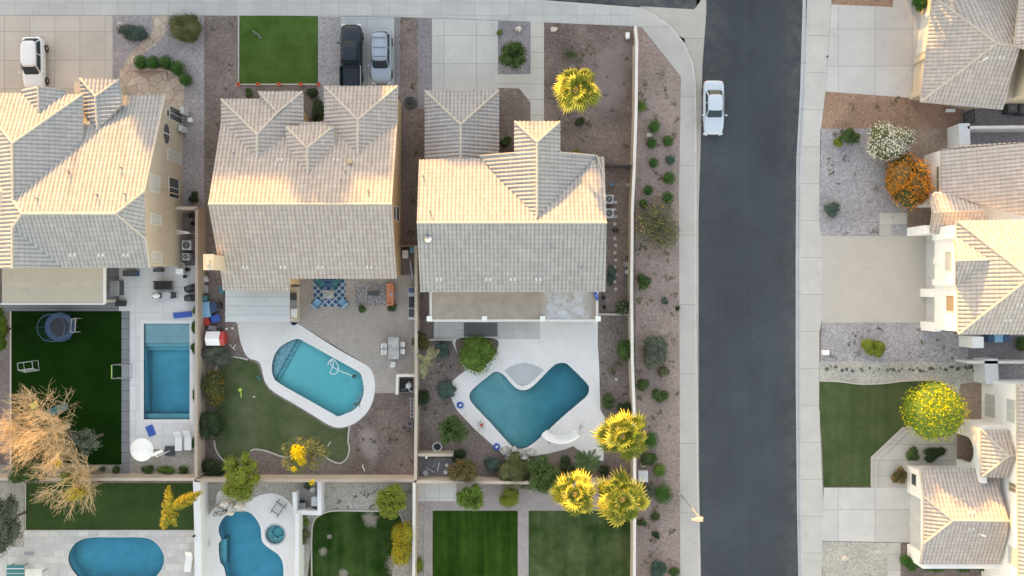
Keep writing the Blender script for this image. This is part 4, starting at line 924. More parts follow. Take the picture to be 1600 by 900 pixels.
wall('pinkish curved garden wall around the front court with five round shrubs on it', [(208, 108), (257, 108), (287, 125)], h=.5, mat='wall_pink', capm='wall_pink', group='low walls')
wall('short tan wall stub beside the dark trash patch of the L shaped pool yard', [(650, 711), (706, 711)], h=1.5, mat='wall_tan', capm='wall_tan', group='low walls')
wall('white U shaped screen wall around the outdoor kitchen corner by the freeform pool', [(499, 753), (499, 802), (461, 801), (460, 772)], h=1.3, w=.3, mat='wall_white', capm='wall_white', group='low walls')
wall('pale L shaped wall around the black pool pumps in the turquoise pool yard', [(646, 587), (621, 587), (620, 615)], h=1.2, w=.16, mat='cap', capm='cap', group='low walls')
wall('thin pale retaining strip across the planting bed right of the covered patio', [(936, 491), (984, 492)], h=.25, w=.12, mat='edging', capm='edging', group='low walls')
wall('thin pale retaining strip left of the round bush', [(668, 531), (707, 531)], h=.25, w=.12, mat='edging', capm='edging', group='low walls')
wall('white side yard wall right of the orange gravel strip', [(1514, 199), (1700, 197)], h=1.9, mat='wall_white', capm='cap', group='walls across the road')
wall('white pier wall closing the top side yard', [(1507, 201), (1508, 232)], h=1.9, w=.9, mat='wall_white', capm='wall_white', group='walls across the road')
wall('tan topped wall below the dark side yard with the blue bin', [(1513, 566), (1700, 566)], h=1.8, mat='wall_white', capm='cap', group='walls across the road')
wall('white pier wall standing between side yard and arched entry', [(1549, 571), (1550, 590)], h=1.8, w=1.1, mat='wall_white', capm='wall_white', group='walls across the road')
def fence(label, a, b, h=1.7, mat='black', n=20):
    a, b = G(*a), G(*b); t = thing('metal_gate', label, 'gate', (a.x, a.y, 0)); d = b-a; mb = MB(); an = math.atan2(d.y, d.x); c = (a+b)/2
    mb.obox(c.x, c.y, h-.1, h-.04, d.length, .05, an).obox(c.x, c.y, .1, .16, d.length, .05, an); mb.build('rail', M[mat], t)
    p = MB()
    for k in range(n+1): q = a+d*(k/n); p.obox(q.x, q.y, .02, h, .035 if 0 < k < n else .09, .035, an)
    p.build('bar', M[mat], t)
fence('black metal gate between the grey roofed house and the roadside wall', (944, 262), (983, 263))
fence('dark metal gate closing the top side yard across the road', (1505, 178), (1506, 196), n=10)
t = thing('wooden_gate', 'rusty brown wooden gate frame at the side passage with the bright clutter', 'gate', G(640, 384)); MB().box(G(627, 0).x, G(0, 386).y, .9, G(650, 0).x, G(0, 384).y, 1.0).box(G(628, 0).x, G(0, 386).y, 0, G(629.5, 0).x, G(0, 384).y, 1.7).build('gate_frame', M['wood'], t)
MB().box(G(629.5, 0).x, G(0, 385.6).y, .05, G(649, 0).x, G(0, 384.6).y, 1.6).build('gate_leaf', M['wood'], t)
def edging(label, pts, closed=False, w=.13, z=.06, mat='edging', sm=True):
    q = W(cr(pts, 5, closed) if sm else pts); mb = MB(); n = len(q)
    off1, off2 = [], []
    for k in range(n):
        a = Vector(q[max(0, k-1)]); b = Vector(q[min(n-1, k+1)]); d = (b-a).normalized(); m = Vector((-d.y, d.x))*w/2; p = Vector(q[k]); off1.append(p+m); off2.append(p-m)
    for k in range(n-1):
        a, b, c, d = off1[k], off1[k+1], off2[k+1], off2[k]
        mb.poly([(*a, z), (*b, z), (*c, z), (*d, z)][::-1]).poly([(*a, 0), (*b, 0), (*b, z), (*a, z)]).poly([(*d, 0), (*c, 0), (*c, z), (*d, z)])
    o = mb.build('lawn_edging', M[mat]); tag(o, label, 'edging', 'lawn edgings')
edging('curved concrete edging above the lawn of the turquoise pool yard', [(337, 578), (343, 564), (356, 558), (370, 558), (388, 562)])
edging('curved concrete edging at the lower left of the turquoise pool lawn', [(335, 688), (337, 701), (345, 715), (355, 723)])
edging('pinkish wavy edging between the two trees of the turquoise pool yard', [(391, 705), (399, 702), (417, 705), (440, 713), (456, 714)])
edging('curved edging wrapping the lower right corner of the turquoise pool lawn', [(505, 711), (516, 719), (531, 724), (542, 716), (546, 701), (544, 688), (546, 665)])
edging('pale curved edging around the patchy lawn', [(488, 1000), (487, 880), (487, 840), (490, 815), (503, 803), (522, 798), (560, 798), (600, 799), (624, 803), (629, 815)])
edging('white kerb along the left and lower side of the front lawn', [(373, 24), (373, 132), (498, 132)], sm=False)
edging('pale angled edging of the lawn across the road', [(1362, 761), (1362, 715), (1412, 668)], sm=False, w=.2)
edging('second pale line of paving beside the angled lawn edging', [(1371, 761), (1371, 719), (1420, 672)], sm=False, w=.08)
edging('thin kerb between lawn and pebble strip across the road', [(1280, 595), (1310, 596), (1345, 600), (1380, 599), (1405, 596), (1440, 594), (1470, 592)], w=.12)
edging('straight pale edging left of the artificial turf', [(17, 486), (17, 726)], sm=False)
edging('straight white edging of the lower turf', [(303, 829), (40, 829), (40, 755)], sm=False)
edging('pale edging left of the brick path at the bottom', [(664, 1000), (664, 797)], sm=False, w=.06)

# ------------------------------------------------------------------ plants
CORE = {'lf_wflower': 'lf_olive', 'lf_orange': 'lf_rust', 'lf_ball_y': 'lf_bright', 'lf_bean_y': 'lf_lime', 'lf_yflower': 'lf_grey', 'lf_oflower': 'lf_dark', 'lf_wrose': 'lf_green'}
def leaves(mb, lobes, n, size, rng, m=0, shell=.75, asp=1.7, up=.25):
    tot = sum(l[3]*l[4]+l[3]*l[5]+l[4]*l[5] for l in lobes)
    for (cx, cy, cz, rx, ry, rz) in lobes:
        for _ in range(max(3, int(n*(rx*ry+rx*rz+ry*rz)/tot))):
            while True:
                d = Vector((rng.gauss(0, 1), rng.gauss(0, 1), rng.gauss(0, 1)+.25))
                if d.length > .2: break
            d.normalize()
            if d.z < -.75: d.z = -d.z
            k = shell+(1.06-shell)*rng.random()**.6
            p = Vector((cx+rx*d.x*k, cy+ry*d.y*k, max(.03, cz+rz*d.z*k)))
            nrm = (d+Vector((rng.uniform(-.8, .8), rng.uniform(-.8, .8), rng.uniform(-.5, .8)+up))).normalized()
            t1 = nrm.cross(Vector((rng.uniform(-1, 1), rng.uniform(-1, 1), rng.uniform(-1, 1))))
            if t1.length < .05: continue
            t1.normalize(); t2 = nrm.cross(t1); s = size*rng.uniform(.65, 1.3); b = s/asp
            mb.poly([p-t1*s*.5, p+t2*b*.5, p+t1*s*.5+nrm*s*.12, p-t2*b*.5], m)
def lobes_for(rx, ry, h, z0, nl, rng, k=.55):
    out = []
    for i in range(nl):
        a = rng.uniform(0, 6.28); q = rng.uniform(.15, .62) if nl > 1 else 0; w = rng.uniform(k*.8, k*1.15) if nl > 1 else 1
        hh = (h-z0)/2
        out.append((rx*q*math.cos(a), ry*q*math.sin(a), z0+hh*(1 if nl == 1 else rng.uniform(.7, 1.3)), rx*w, ry*w, hh*(1 if nl == 1 else rng.uniform(.55, .8))))
    return out
def shrub(px, py, r, mat, label, name='shrub', cat='shrub', ry=None, h=None, nl=6, size=.13, dens=1.0, group=None, shell=.75, rot=0, core=True, seed=None):
    rng = random.Random(int(px*7+py*13) if seed is None else seed); e_ = 1.12 if nl > 1 else 1; rx = L(r)*e_; ry_ = L(ry or r)*e_; h = h or max(.25, 1.1*min(rx, ry_)); top = G(px, py, h*.6)
    t = thing(name, label, cat, (top.x, top.y, 0), rot, group); lb = lobes_for(rx, ry_, h, 0, nl, rng); mb = MB()
    area = sum(3.5*(l[3]*l[4]+l[3]*l[5]+l[4]*l[5]) for l in lb); n = int(min(5200, area/(size*size)*1.5*dens))
    if core:
        for i, l in enumerate(lb): mb.ball(l[:3], l[3]*.78, l[4]*.78, l[5]*.78, n=10, wob=.3, seed=i, m=1)
    leaves(mb, lb, n, size, rng, shell=shell); mb.build('foliage', [M[mat], M[CORE.get(mat, mat)]], t, local=True)
    MB().tube([(0, 0, 0), (0, 0, h*.35), (rx*.15, 0, h*.55)], [.04, .03, .02], 5).build('stem', M['bark'], t, local=True); return t
def tree(px, py, r, mat, label, h, name='tree', ry=None, nl=14, size=.17, dens=1, seed=1, crown0=.45, lob=.42, group=None, twigs=True, top=None, core=True, cat='tree'):
    """px, py = crown centre in the photo"""
    rng = random.Random(seed); zc = h*(1+crown0)/2; c = G(px, py, zc); k = (H-zc)/F; rx, ry_ = r*k, (ry or r)*k
    t = thing(name, label, cat, (c.x, c.y, 0), 0, group); z0 = h*crown0; lb = []
    for i in range(nl):
        a = i*2.4+rng.uniform(-.4, .4); q = math.sqrt((i+.4)/nl)*rng.uniform(.68, .84) if nl > 1 else 0; w = lob*rng.uniform(.62, 1.1) if nl > 1 else 1
        lb.append((rx*q*math.cos(a), ry_*q*math.sin(a), zc+(h-z0)*.5*(rng.uniform(-.3, .5)*(1-q*.5))*(1.1-q), rx*w, ry_*w, (h-z0)*.5*(rng.uniform(.45, .7) if nl > 1 else 1)))
    mb = MB(); area = sum(3.5*(l[3]*l[4]+l[3]*l[5]+l[4]*l[5]) for l in lb)
    if core:
        ck = .66 if nl > 1 else .9
        for i, l in enumerate(lb): mb.ball(l[:3], l[3]*ck, l[4]*ck, l[5]*ck, n=8 if nl > 1 else 20, wob=.5 if nl > 1 else .12, seed=i, m=1)
    leaves(mb, lb, int(min(9000, area/(size*size)*1.15*dens)), size, rng, shell=.6); mb.build('crown', [M[mat], M[CORE.get(mat, mat)]], t, local=True)
    tb = MB(); r0 = .035*h; tb.tube([(0, 0, -.05), (.05, .03, z0*.5), (0, 0, z0), (0, 0, zc)], [r0, r0*.8, r0*.65, r0*.4], 8)
    for l in lb: tb.tube([(0, 0, z0*rng.uniform(.75, 1.05)), (l[0]*.5, l[1]*.5, (z0+l[2])/2+.1), (l[0], l[1], l[2])], [r0*.4, r0*.28, r0*.12], 5)
    tb.build('trunk', M['bark'], t, local=True)
    if top: tm = MB(); leaves(tm, [(a*k, b*k, z, q*k, q*k, q*k*.6) for a, b, z, q in top], int(170*len(top)), .15, rng, shell=.1); tm.build('blossom', M['lf_yellow'], t, local=True)
    return t
VG = 'low shrubs in the roadside gravel bed'
verge = [(1003, 166, 8, 'lf_bright', 'small bright shrub against the roadside wall, level with the parked white sedan'),
 (1023, 197, 10, 'lf_ball', 'round green shrub just above the little cream rock in the roadside bed'), (1019, 223, 9, 'lf_ball', 'round green shrub just below the little cream rock in the roadside bed'),
 (1044, 220, 9, 'lf_ball', 'round green shrub nearest the pavement, level with the front bumper of the white sedan'), (1022, 254, 8, 'lf_ball', 'round green shrub left of the little blue-green one in the roadside bed'),
 (1046, 249, 6, 'lf_blue', 'little blue-green shrub between two round ones near the pavement'), (1046, 278, 10.5, 'lf_ball', 'largest of the round green shrubs above the silvery yellow-flowered bush'),
 (1014, 297, 8, 'lf_ball', 'round green shrub half way between wall and bed middle, above left of the silvery bush'), (1044, 309, 10, 'lf_ball', 'round green shrub touching the top right of the silvery bush'),
 (1006, 318, 7, 'lf_ball', 'small round shrub squeezed between the wall and the silvery bush'), (1007, 440, 9.5, 'lf_green', 'spiky green shrub by the wall, alone below the silvery bush'),
 (1039, 470, 5, 'lf_blue', 'tiny blue-green tuft standing alone near the pavement'), (1058, 482, 3, 'lf_dark', 'very small dark tuft at the pavement edge'), (1037, 580, 8, 'lf_yflower', 'small yellowish shrub under the grey-green bush'),
 (1004, 601, 9, 'lf_green', 'round green shrub by the wall, upper of the pair above the palms'), (1031, 616, 10, 'lf_green', 'round green shrub in the bed middle, lower of the pair above the palms'),
 (1017, 688, 13, 'lf_ball', 'tall narrow shrub peeping out from the right of the upper palm'), (1014, 720, 10, 'lf_green', 'dark green shrub between the upper palm and the cream rock'),
 (1031, 735, 11, 'lf_bright', 'round green shrub right of the cream rock'), (1037, 773, 15, 'lf_ball', 'large round green shrub right of the lower palm'), (1013, 766, 9, 'lf_grey', 'grey-green shrub beneath the fronds of the lower palm'),
 (1024, 806, 6, 'lf_green', 'small dark shrub, uppermost of the last three by the wall'), (1004, 816, 6, 'lf_green', 'small dark shrub hugging the wall below the lower palm'), (1025, 836, 5, 'lf_dark', 'tiny dark shrub, lowest of the last three'),
 (1030, 893, 13, 'lf_blue', 'sparse blue-green shrub cut by the bottom edge of the photo'), (1052, 895, 7, 'lf_green', 'small green shrub at the bottom edge by the pavement')]
for px, py, r_, m_, lb_ in verge:
    rd = m_ in ('lf_ball', 'lf_bright') ; shrub(px, py, r_*(.98 if rd else 1.2), m_, lb_, group=VG, size=.10, nl=1 if rd else 7, h=L(r_)*1.3+.1, dens=1.1, shell=.85 if rd else .7)
shrub(1036, 115, 11, 'lf_olive', 'sparse olive dry plant near the street corner', group=VG, dens=.12, core=False, h=.4, nl=5)
shrub(1029, 350, 33, 'lf_yflower', 'big silvery grey bush with clusters of yellow flowers in the roadside bed', name='flowering_bush', cat='bush', h=2.0, nl=16, size=.14, dens=.75, ry=38, shell=.6, core=False)
shrub(1024, 551, 20, 'lf_grey', 'loose grey-green bush in the roadside bed above the small yellowish shrub', name='bush', cat='bush', h=1.3, nl=10, size=.15, ry=26, dens=.8)
FG = 'plants of the front gardens'; BG = 'plants along the garden walls'
rows = [(204, 50, 25, 'lf_blue', 'wide blue-green shrub left of the flagstone path', FG, dict(ry=13, nl=8)), (286, 44, 25, 'lf_olive', 'large loose green shrub right of the flagstone path', FG, dict(ry=21, nl=9, size=.16)),
 (496, 178, 12, 'lf_dark', 'dark shrub in the gap between the two front hips of the pink roofed house', FG, dict(ry=24)), (390, 145, 8, 'lf_green', 'small shrub at the lower left of the walled front lawn', FG, {}),
 (487, 143, 9, 'lf_dark', 'small brownish shrub at the lower right of the walled front lawn', FG, {}), (780, 50, 5, 'lf_bright', 'tiny green weed at the edge of the pale driveway', FG, {}),
 (790, 218, 9, 'lf_green', 'shrub in the recess beside the low garage roof', FG, {}), (905, 189, 9, 'lf_dark', 'dark shrub at the foot of the front garden palm', FG, {}), (892, 86, 10, 'lf_green', 'small spiky plant above the crown of the front garden palm', FG, dict(dens=.5, core=False)),
 (303, 309, 8, 'lf_dark', 'dark plant in the side passage of the upper left house', FG, {}), (903, 240, 10, 'lf_lime', 'yellow-green shrub under the front eave of the grey roofed house', FG, dict(ry=5)),
 (305, 486, 5, 'lf_ball', 'small clipped hedge tuft by the blue mat', BG, dict(ry=7)), (303, 512, 5, 'lf_ball', 'clipped hedge tuft, upper one beside the pale pool ledge', BG, dict(ry=11)), (303, 543, 5, 'lf_ball', 'clipped hedge tuft, second beside the rectangular pool', BG, dict(ry=10)),
 (303, 618, 5, 'lf_ball', 'clipped hedge tuft beside the lower part of the rectangular pool', BG, dict(ry=11)), (303, 691, 5, 'lf_ball', 'clipped hedge tuft beside the two white loungers', BG, dict(ry=9)),
 (231, 734, 9, 'lf_green', 'green shrub left of the brighter hedge below the round white parasol', BG, dict(ry=7)), (255, 735, 15, 'lf_bright', 'bright clipped hedge below the round white parasol', BG, dict(ry=9)), (287, 735, 10, 'lf_green', 'dark shrub at the lower right corner of the rectangular pool yard', BG, dict(ry=7)),
 (178, 734, 8, 'lf_green', 'small shrub below the artificial turf', BG, {}), (161, 733, 4, 'lf_grey', 'tiny grey tuft below the artificial turf', BG, {}),
 (335, 555, 25, 'lf_grey', 'feathery grey-green bush by the red and white playhouse', BG, dict(ry=16, h=1.2)), (333, 606, 19, 'lf_oflower', 'dark bush with orange flowers beside the lawn', BG, dict(ry=28, h=1.7, nl=9)), (331, 666, 16, 'lf_dark', 'dark green bush below the orange-flowered one', BG, dict(ry=25, h=1.6, nl=9)), (330, 731, 19, 'lf_dark', 'dark green bush in the lower left corner of the lawn yard', BG, dict(ry=14, h=1.2)),
 (658, 535, 14, 'lf_rust', 'rust coloured bush hanging over the wall by the dining table', BG, dict(h=1.6, ry=13)), (691, 549, 11, 'lf_blue', 'blue-green shrub left of the large round bush', BG, dict(ry=14)),
 (658, 622, 11, 'lf_dark', 'dark bush by the wall right of the pool pumps', BG, dict(ry=14, h=1.3)), (716, 712, 11, 'lf_dark', 'dark shrub under the small tree beside the fire bowl', BG, dict(h=.7)),
 (977, 543, 13, 'lf_green', 'dense green bush against the roadside wall, level with the covered patio floor', BG, dict(ry=20, h=1.7)), (974, 480, 12, 'lf_wrose', 'green bush with a few white flowers by the roadside wall', BG, dict(ry=11, h=1.0)), (957, 579, 8, 'lf_olive', 'thin pale plant between wall and pool deck', BG, dict(dens=.3, core=False)), (954, 628, 12, 'lf_green', 'green shrub above the upper of the three yellow palms', BG, dict(h=.9)), (978, 636, 11, 'lf_dark', 'dark shrub between the wall and the upper yellow palm', BG, dict(ry=13, h=1.2)),
 (804, 739, 24, 'lf_olive', 'soft grey-green bush directly below the rock pile', BG, dict(ry=27, h=2.2, nl=10)), (822, 755, 14, 'lf_grey', 'soft grey bush between the brick path and the rock pile', BG, dict(h=1.6)), (767, 727, 15, 'lf_blue', 'blue-grey shrub lower left of the rock pile', BG, dict(ry=15, h=1.0)),
 (946, 735, 10, 'lf_dark', 'dark shrub between the two lower yellow palms', BG, {}), (886, 727, 13, 'lf_dark', 'dark olive shrub above the lower left yellow palm', BG, {}),
 (793, 777, 16, 'lf_lime', 'yellow-green shrub on the brick walk between the two bottom trees', BG, dict(h=1.2, nl=6)), (655, 885, 6, 'lf_lime', 'yellow-green hedge tuft at the bottom beside the wall', BG, dict(ry=16)), (848, 762, 8, 'lf_green', 'small green shrub at the foot of the brick walk bush', BG, {}),
 (473, 815, 9, 'lf_bright', 'bright green clipped bush below the white screen wall', BG, dict(ry=10)), (474, 839, 9, 'lf_olive', 'olive bush beneath the bright clipped one', BG, dict(ry=14)),
 (629, 850, 16, 'lf_bean_y', 'oval bush covered in yellow flowers beside the patchy lawn', BG, dict(ry=31, h=3.0, nl=9)),
 (1330, 215, 14, 'lf_green', 'round green shrub in the grey gravel, below the orange gravel strip', FG, dict(h=.9)), (1310, 223, 8, 'lf_lime', 'small yellowish shrub left of the round green one in grey gravel', FG, {}), (1303, 330, 14, 'lf_blue', 'blue-green shrub alone in the grey gravel above the beige driveway', FG, dict(h=.8, dens=.8)),
 (1365, 543, 15, 'lf_lime', 'round yellow-green shrub in the grey gravel below the beige driveway', FG, dict(h=1.0)), (1425, 710, 11, 'lf_green', 'small clipped shrub, left of the pair beside the low white garage', FG, {}), (1461, 711, 17, 'lf_dark', 'wider dark clipped shrub, right of the pair beside the low white garage', FG, dict(ry=12)), (1405, 742, 11, 'lf_rust', 'orange brown clipped shrub at the white garage corner', FG, dict(ry=13)),
 (1421, 878, 15, 'lf_ball', 'round green shrub at the lower left corner of the white garage', FG, dict(h=1.2)), (1460, 887, 20, 'lf_ball', 'first clump of the green hedge under the garage eave', FG, dict(ry=8)), (1500, 888, 18, 'lf_ball', 'second clump of the green hedge under the garage eave', FG, dict(ry=7)), (1545, 888, 20, 'lf_ball', 'third clump of the green hedge under the garage eave', FG, dict(ry=7)),
 (1597, 534, 12, 'lf_green', 'green shrub in the dark side yard beside the blue bin', FG, {}), (1437, 4, 13, 'lf_ball', 'green shrub at the top edge beside the cream house', FG, dict(h=1.0)), (1366, 362, 7, 'lf_grey', 'dry grey twiggy plant beside the stepping slab', FG, dict(dens=.2, core=False)), (958, 430, 9, 'lf_blue', 'green ground cover in the narrow passage beside the roadside wall', BG, dict(ry=17, h=.25, dens=.7)),
 (566, 483, 7, 'lf_green', 'small potted plant below the left end of the grey rug', BG, dict(h=.6)), (612, 480, 8, 'lf_green', 'small potted plant below the orange sofa', BG, dict(h=.6))]
for px, py, r_, m_, lb_, g_, kw in rows: shrub(px, py, r_, m_, lb_, group=g_, **{'size': .12, **kw})
for (px, py, r_, lb_) in ((220, 97, 11, 'clipped ball shrub, leftmost of the five on the court wall'), (239, 97, 10, 'clipped ball shrub, second from the left on the court wall'), (259, 97, 11, 'clipped ball shrub, middle one of the five on the court wall'), (277, 106, 11.5, 'clipped ball shrub, second from the right on the court wall'), (289, 124, 9.5, 'clipped ball shrub, rightmost of the five on the court wall')):
    shrub(px, py, r_, 'lf_ball', lb_, nl=1, h=1.25, size=.08, shell=.93, dens=1.2, group='five ball shrubs around the court wall')
shrub(744, 551, 31, 'lf_bright', 'large dense round green bush at the edge of the L shaped pool deck', name='bush', cat='bush', ry=26, h=2.0, nl=9, size=.15)
shrub(1393, 222, 31, 'lf_wflower', 'bush covered in white flowers beside the orange one', name='flowering_bush', cat='bush', ry=27, h=2.9, nl=13, size=.13)
shrub(1424, 281, 33, 'lf_orange', 'large bush covered in orange flowers beside the white house front', name='flowering_bush', cat='bush', ry=43, h=4.1, nl=15, size=.17)
tr_b = tree(1457, 642, 48, 'lf_ball_y', 'round clipped tree covered in yellow flowers beside the lawn across the road', 4.9, nl=1, lob=1.0, size=.17, crown0=.12, dens=1.3, seed=3, ry=47)
shrub(665, 640, 2, 'lf_green', 'tiny weed by the wall below the pool pumps', group=BG)
TG = 'garden trees'
tree(802, 86, 24, 'lf_green', 'small round dense tree in the grey bed between driveway and path', 3.2, seed=4, group=TG, crown0=.2, size=.14)
tree(376, 744, 36, 'lf_lime', 'light green tree overhanging the rock waterfall', 5.0, seed=5, ry=42, group=TG, dens=.8, size=.15)
tree(474, 710, 42, 'lf_acacia', 'airy see-through tree with bright yellow blossom on top, at the edge of the lawn', 6.5, seed=6, ry=34, group=TG, dens=.95, core=False, size=.12, crown0=.55, lob=.35, top=[(0, 8, 6.7, 13), (-8, -18, 6.2, 5), (18, -38, 6.2, 5), (5, -4, 6.5, 8), (-6, 14, 6.3, 7)])
tree(706, 672, 22, 'lf_green', 'small green tree above the fire bowl', 3.0, seed=7, ry=26, group=TG, crown0=.2, size=.14)
tree(722, 735, 25, 'lf_rust', 'olive brown tree beside the dark trash patch', 3.6, seed=8, ry=20, group=TG, crown0=.25, size=.14)
tree(850, 742, 29, 'lf_green', 'green tree right of the rock pile', 3.8, seed=9, ry=33, group=TG, crown0=.25, size=.16)
tree(735, 776, 24, 'lf_bright', 'green tree on the brick walk above the bottom middle lawn', 3.4, seed=10, group=TG, crown0=.2, size=.15)
tree(613, 781, 26, 'lf_lime', 'round bright green tree at the top right of the patchy lawn', 3.4, seed=11, group=TG, crown0=.2, size=.15, ry=28)
tree(130, 690, 24, 'lf_grey', 'grey-green tree behind the bare one, over the turf', 4.6, seed=12, group=TG, crown0=.4, dens=.7)
tree(42, 738, 30, 'lf_green', 'dark green tree below the bare one', 3.2, seed=13, ry=18, group=TG, crown0=.3, size=.14)
tree(8, 815, 22, 'lf_grey', 'grey-green tree cut by the left edge near the bottom', 4.2, seed=14, ry=52, group=TG, crown0=.3, nl=18)
tree(0, 515, 8, 'lf_bright', 'green hedge tree cut by the left edge beside the artificial turf', 3.0, seed=15, ry=40, group=TG, crown0=.1)
tree(110, 745, 13, 'lf_lime', 'yellowish small tree low behind the bare one', 4.2, seed=16, group=TG, crown0=.4, top=[(4, 30, 5.2, 7)])
# palms
def palm(px, py, r, label, h, seed, leafm='lf_palm', n=36, group='palms with sunlit yellow crowns', z0=0):
    rng = random.Random(seed); c = G(px, py, h); k = (H-h)/F; rr = r*k; t = thing('palm_tree', label, 'palm tree', (c.x, c.y, 0), 0, group)
    tb = MB(); pts = [(math.sin(z*.4+seed)*.06, math.cos(z*.3+seed)*.05, z) for z in [-.05]+[h*q/8 for q in range(1, 9)]]
    tb.tube(pts, [.24]+[.17]*8, 9); tb.build('trunk', M['bark_palm'], t, local=True); fr = MB()
    for i in range(n):
        az = i*2.39996+rng.uniform(-.3, .3); q = (i+.5)/n; el = R(64)-q*R(76)+rng.uniform(-.12, .12)   # young leaves up, old ones hang
        d = Vector((math.cos(az)*math.cos(el), math.sin(az)*math.cos(el), math.sin(el))); side = Vector((-math.sin(az), math.cos(az), 0)); upv = side.cross(d)*-1
        lp_ = rr*(.16+.50*q**.6)*rng.uniform(.72, 1.22); bl = rr*rng.uniform(.40, .60); base = Vector((0, 0, h-.1)); p1 = base+d*lp_*.6; p2 = base+d*lp_+Vector((0, 0, -.08*lp_))
        dry = rng.choice((.06, .14, .26, .45, .7))  # yellow share of the frond, painting sunlit against shaded leaves
        w = .03; fr.poly([base-side*w, base+side*w, p2+side*w*.6, p2-side*w*.6], uv=[(.6, 0)]*4)
        m = 13; roll = rng.uniform(-.5, .5)
        s2 = (side*math.cos(roll)+upv*math.sin(roll)).normalized(); u2 = d.cross(s2)
        for j in range(m):
            a = (j-(m-1)/2)/((m-1)/2)*R(100); dd = d*math.cos(a)+s2*math.sin(a); ln2 = bl*(.75+.25*math.cos(a))*rng.uniform(.85, 1.1)
            cup = abs(math.sin(a))*.15; mid = p2+dd*ln2*.55+u2*cup*ln2*.5; tip = p2+dd*ln2+u2*cup*ln2*.35-Vector((0, 0, ln2*(.2+.45*q+rng.uniform(0, .2))))+side*rng.uniform(-.06, .06)
            pw = s2*math.cos(a)-d*math.sin(a); ww = bl*.075; fold = u2*.012
            fr.poly([p2, mid-pw*ww+fold, tip, mid+pw*ww-fold], uv=[(dry*.3, 0), (dry, 0), (dry*1.6, 0), (dry, 0)])
    fr.build('crown', M[leafm], t, local=True); return t
palm(900, 141, 38, 'fan palm with a sunlit yellow crown in the front garden, alone', 8.0, 1)
palm(974, 680, 41, 'fan palm with a yellow crown, uppermost of the three by the roadside wall', 8.0, 2)
palm(898, 772, 38, 'fan palm with a yellow crown, lower left of the three over the brick walk', 7.6, 3)
palm(972, 781, 42, 'fan palm with a yellow crown, lower right of the three beside the utility box', 7.8, 4)
def feather(px, py, r, label, h, seed, leafm, n=14, trunk=True, arms=None):
    rng = random.Random(seed); c = G(px, py, h); k = (H-h)/F; t = thing('palm_tree' if not arms else 'yucca_tree', label, 'small palm' if not arms else 'small tree', (c.x, c.y, 0))
    if trunk: MB().tube([(0, 0, -.05), (.03, 0, h*.5), (0, 0, h)], [.1, .08, .06], 7).build('trunk', M['bark_palm'], t, local=True)
    fr = MB(); dirs = arms or [(r*rng.uniform(.8, 1.1), i*2.4) for i in range(n)]
    for ln_, az in dirs:
        ln_ = ln_*k; d = Vector((math.cos(az), math.sin(az), 0)); s = Vector((-d.y, d.x, 0)); m = 22; P0 = Vector((0, 0, h))
        for j in range(m):
            q = (j+1)/m; p = P0+d*ln_*q+Vector((0, 0, ln_*(.45*q-.75*q*q))); wd = ln_*.30*math.sin(math.pi*(.12+q*.85))*(.7 if arms else 1)
            for sg in (-1, 1):
                for rep in range(3 if arms else 1):
                    o = Vector((rng.uniform(-.08, .08), rng.uniform(-.08, .08), rng.uniform(-.15, .15)))*(1 if arms else 0)
                    tip = p+o+s*sg*wd*rng.uniform(.7, 1.2)+d*wd*.6-Vector((0, 0, wd*.4)); fr.poly([p+o-d*.03, p+o+d*.04, tip])
                    if arms: fr.poly([p+o-d*.05, p+o+d*.07+s*.05*sg, tip+Vector((0, 0, .06)), p+o+s*sg*.1])
        fr.tube([P0, P0+d*ln_*.5+Vector((0, 0, ln_*.04)), P0+d*ln_*.95-Vector((0, 0, ln_*.25))], .02, 3)
    fr.build('crown', M[leafm], t, local=True); return t
feather(917, 722, 22, 'small green feathery palm between the pool deck and the lower left yellow palm', 2.2, 5, 'lf_palm_g', n=16)
feather(697, 609, 16, 'spiky grey-green plant left of the pool deck corner', .6, 6, 'lf_blue', n=22, trunk=False)
feather(665, 562, 26, 'pale yellow-green yucca with long leaf arms by the wall beside the dining area', 2.6, 7, 'lf_agave', arms=[(22, R(60)), (24, R(35)), (20, R(250)), (30, R(262)), (14, R(150)), (12, R(320))])
feather(267, 795, 40, 'sunlit yellow yucca with long star shaped arms over the lower turf', 6.3, 8, 'lf_gold', arms=[(34, R(103)), (45, R(30)), (48, R(28)), (30, R(22)), (38, R(245)), (30, R(278)), (26, R(255)), (16, R(160)), (18, R(205)), (14, R(60)), (22, R(230)), (14, R(310))])
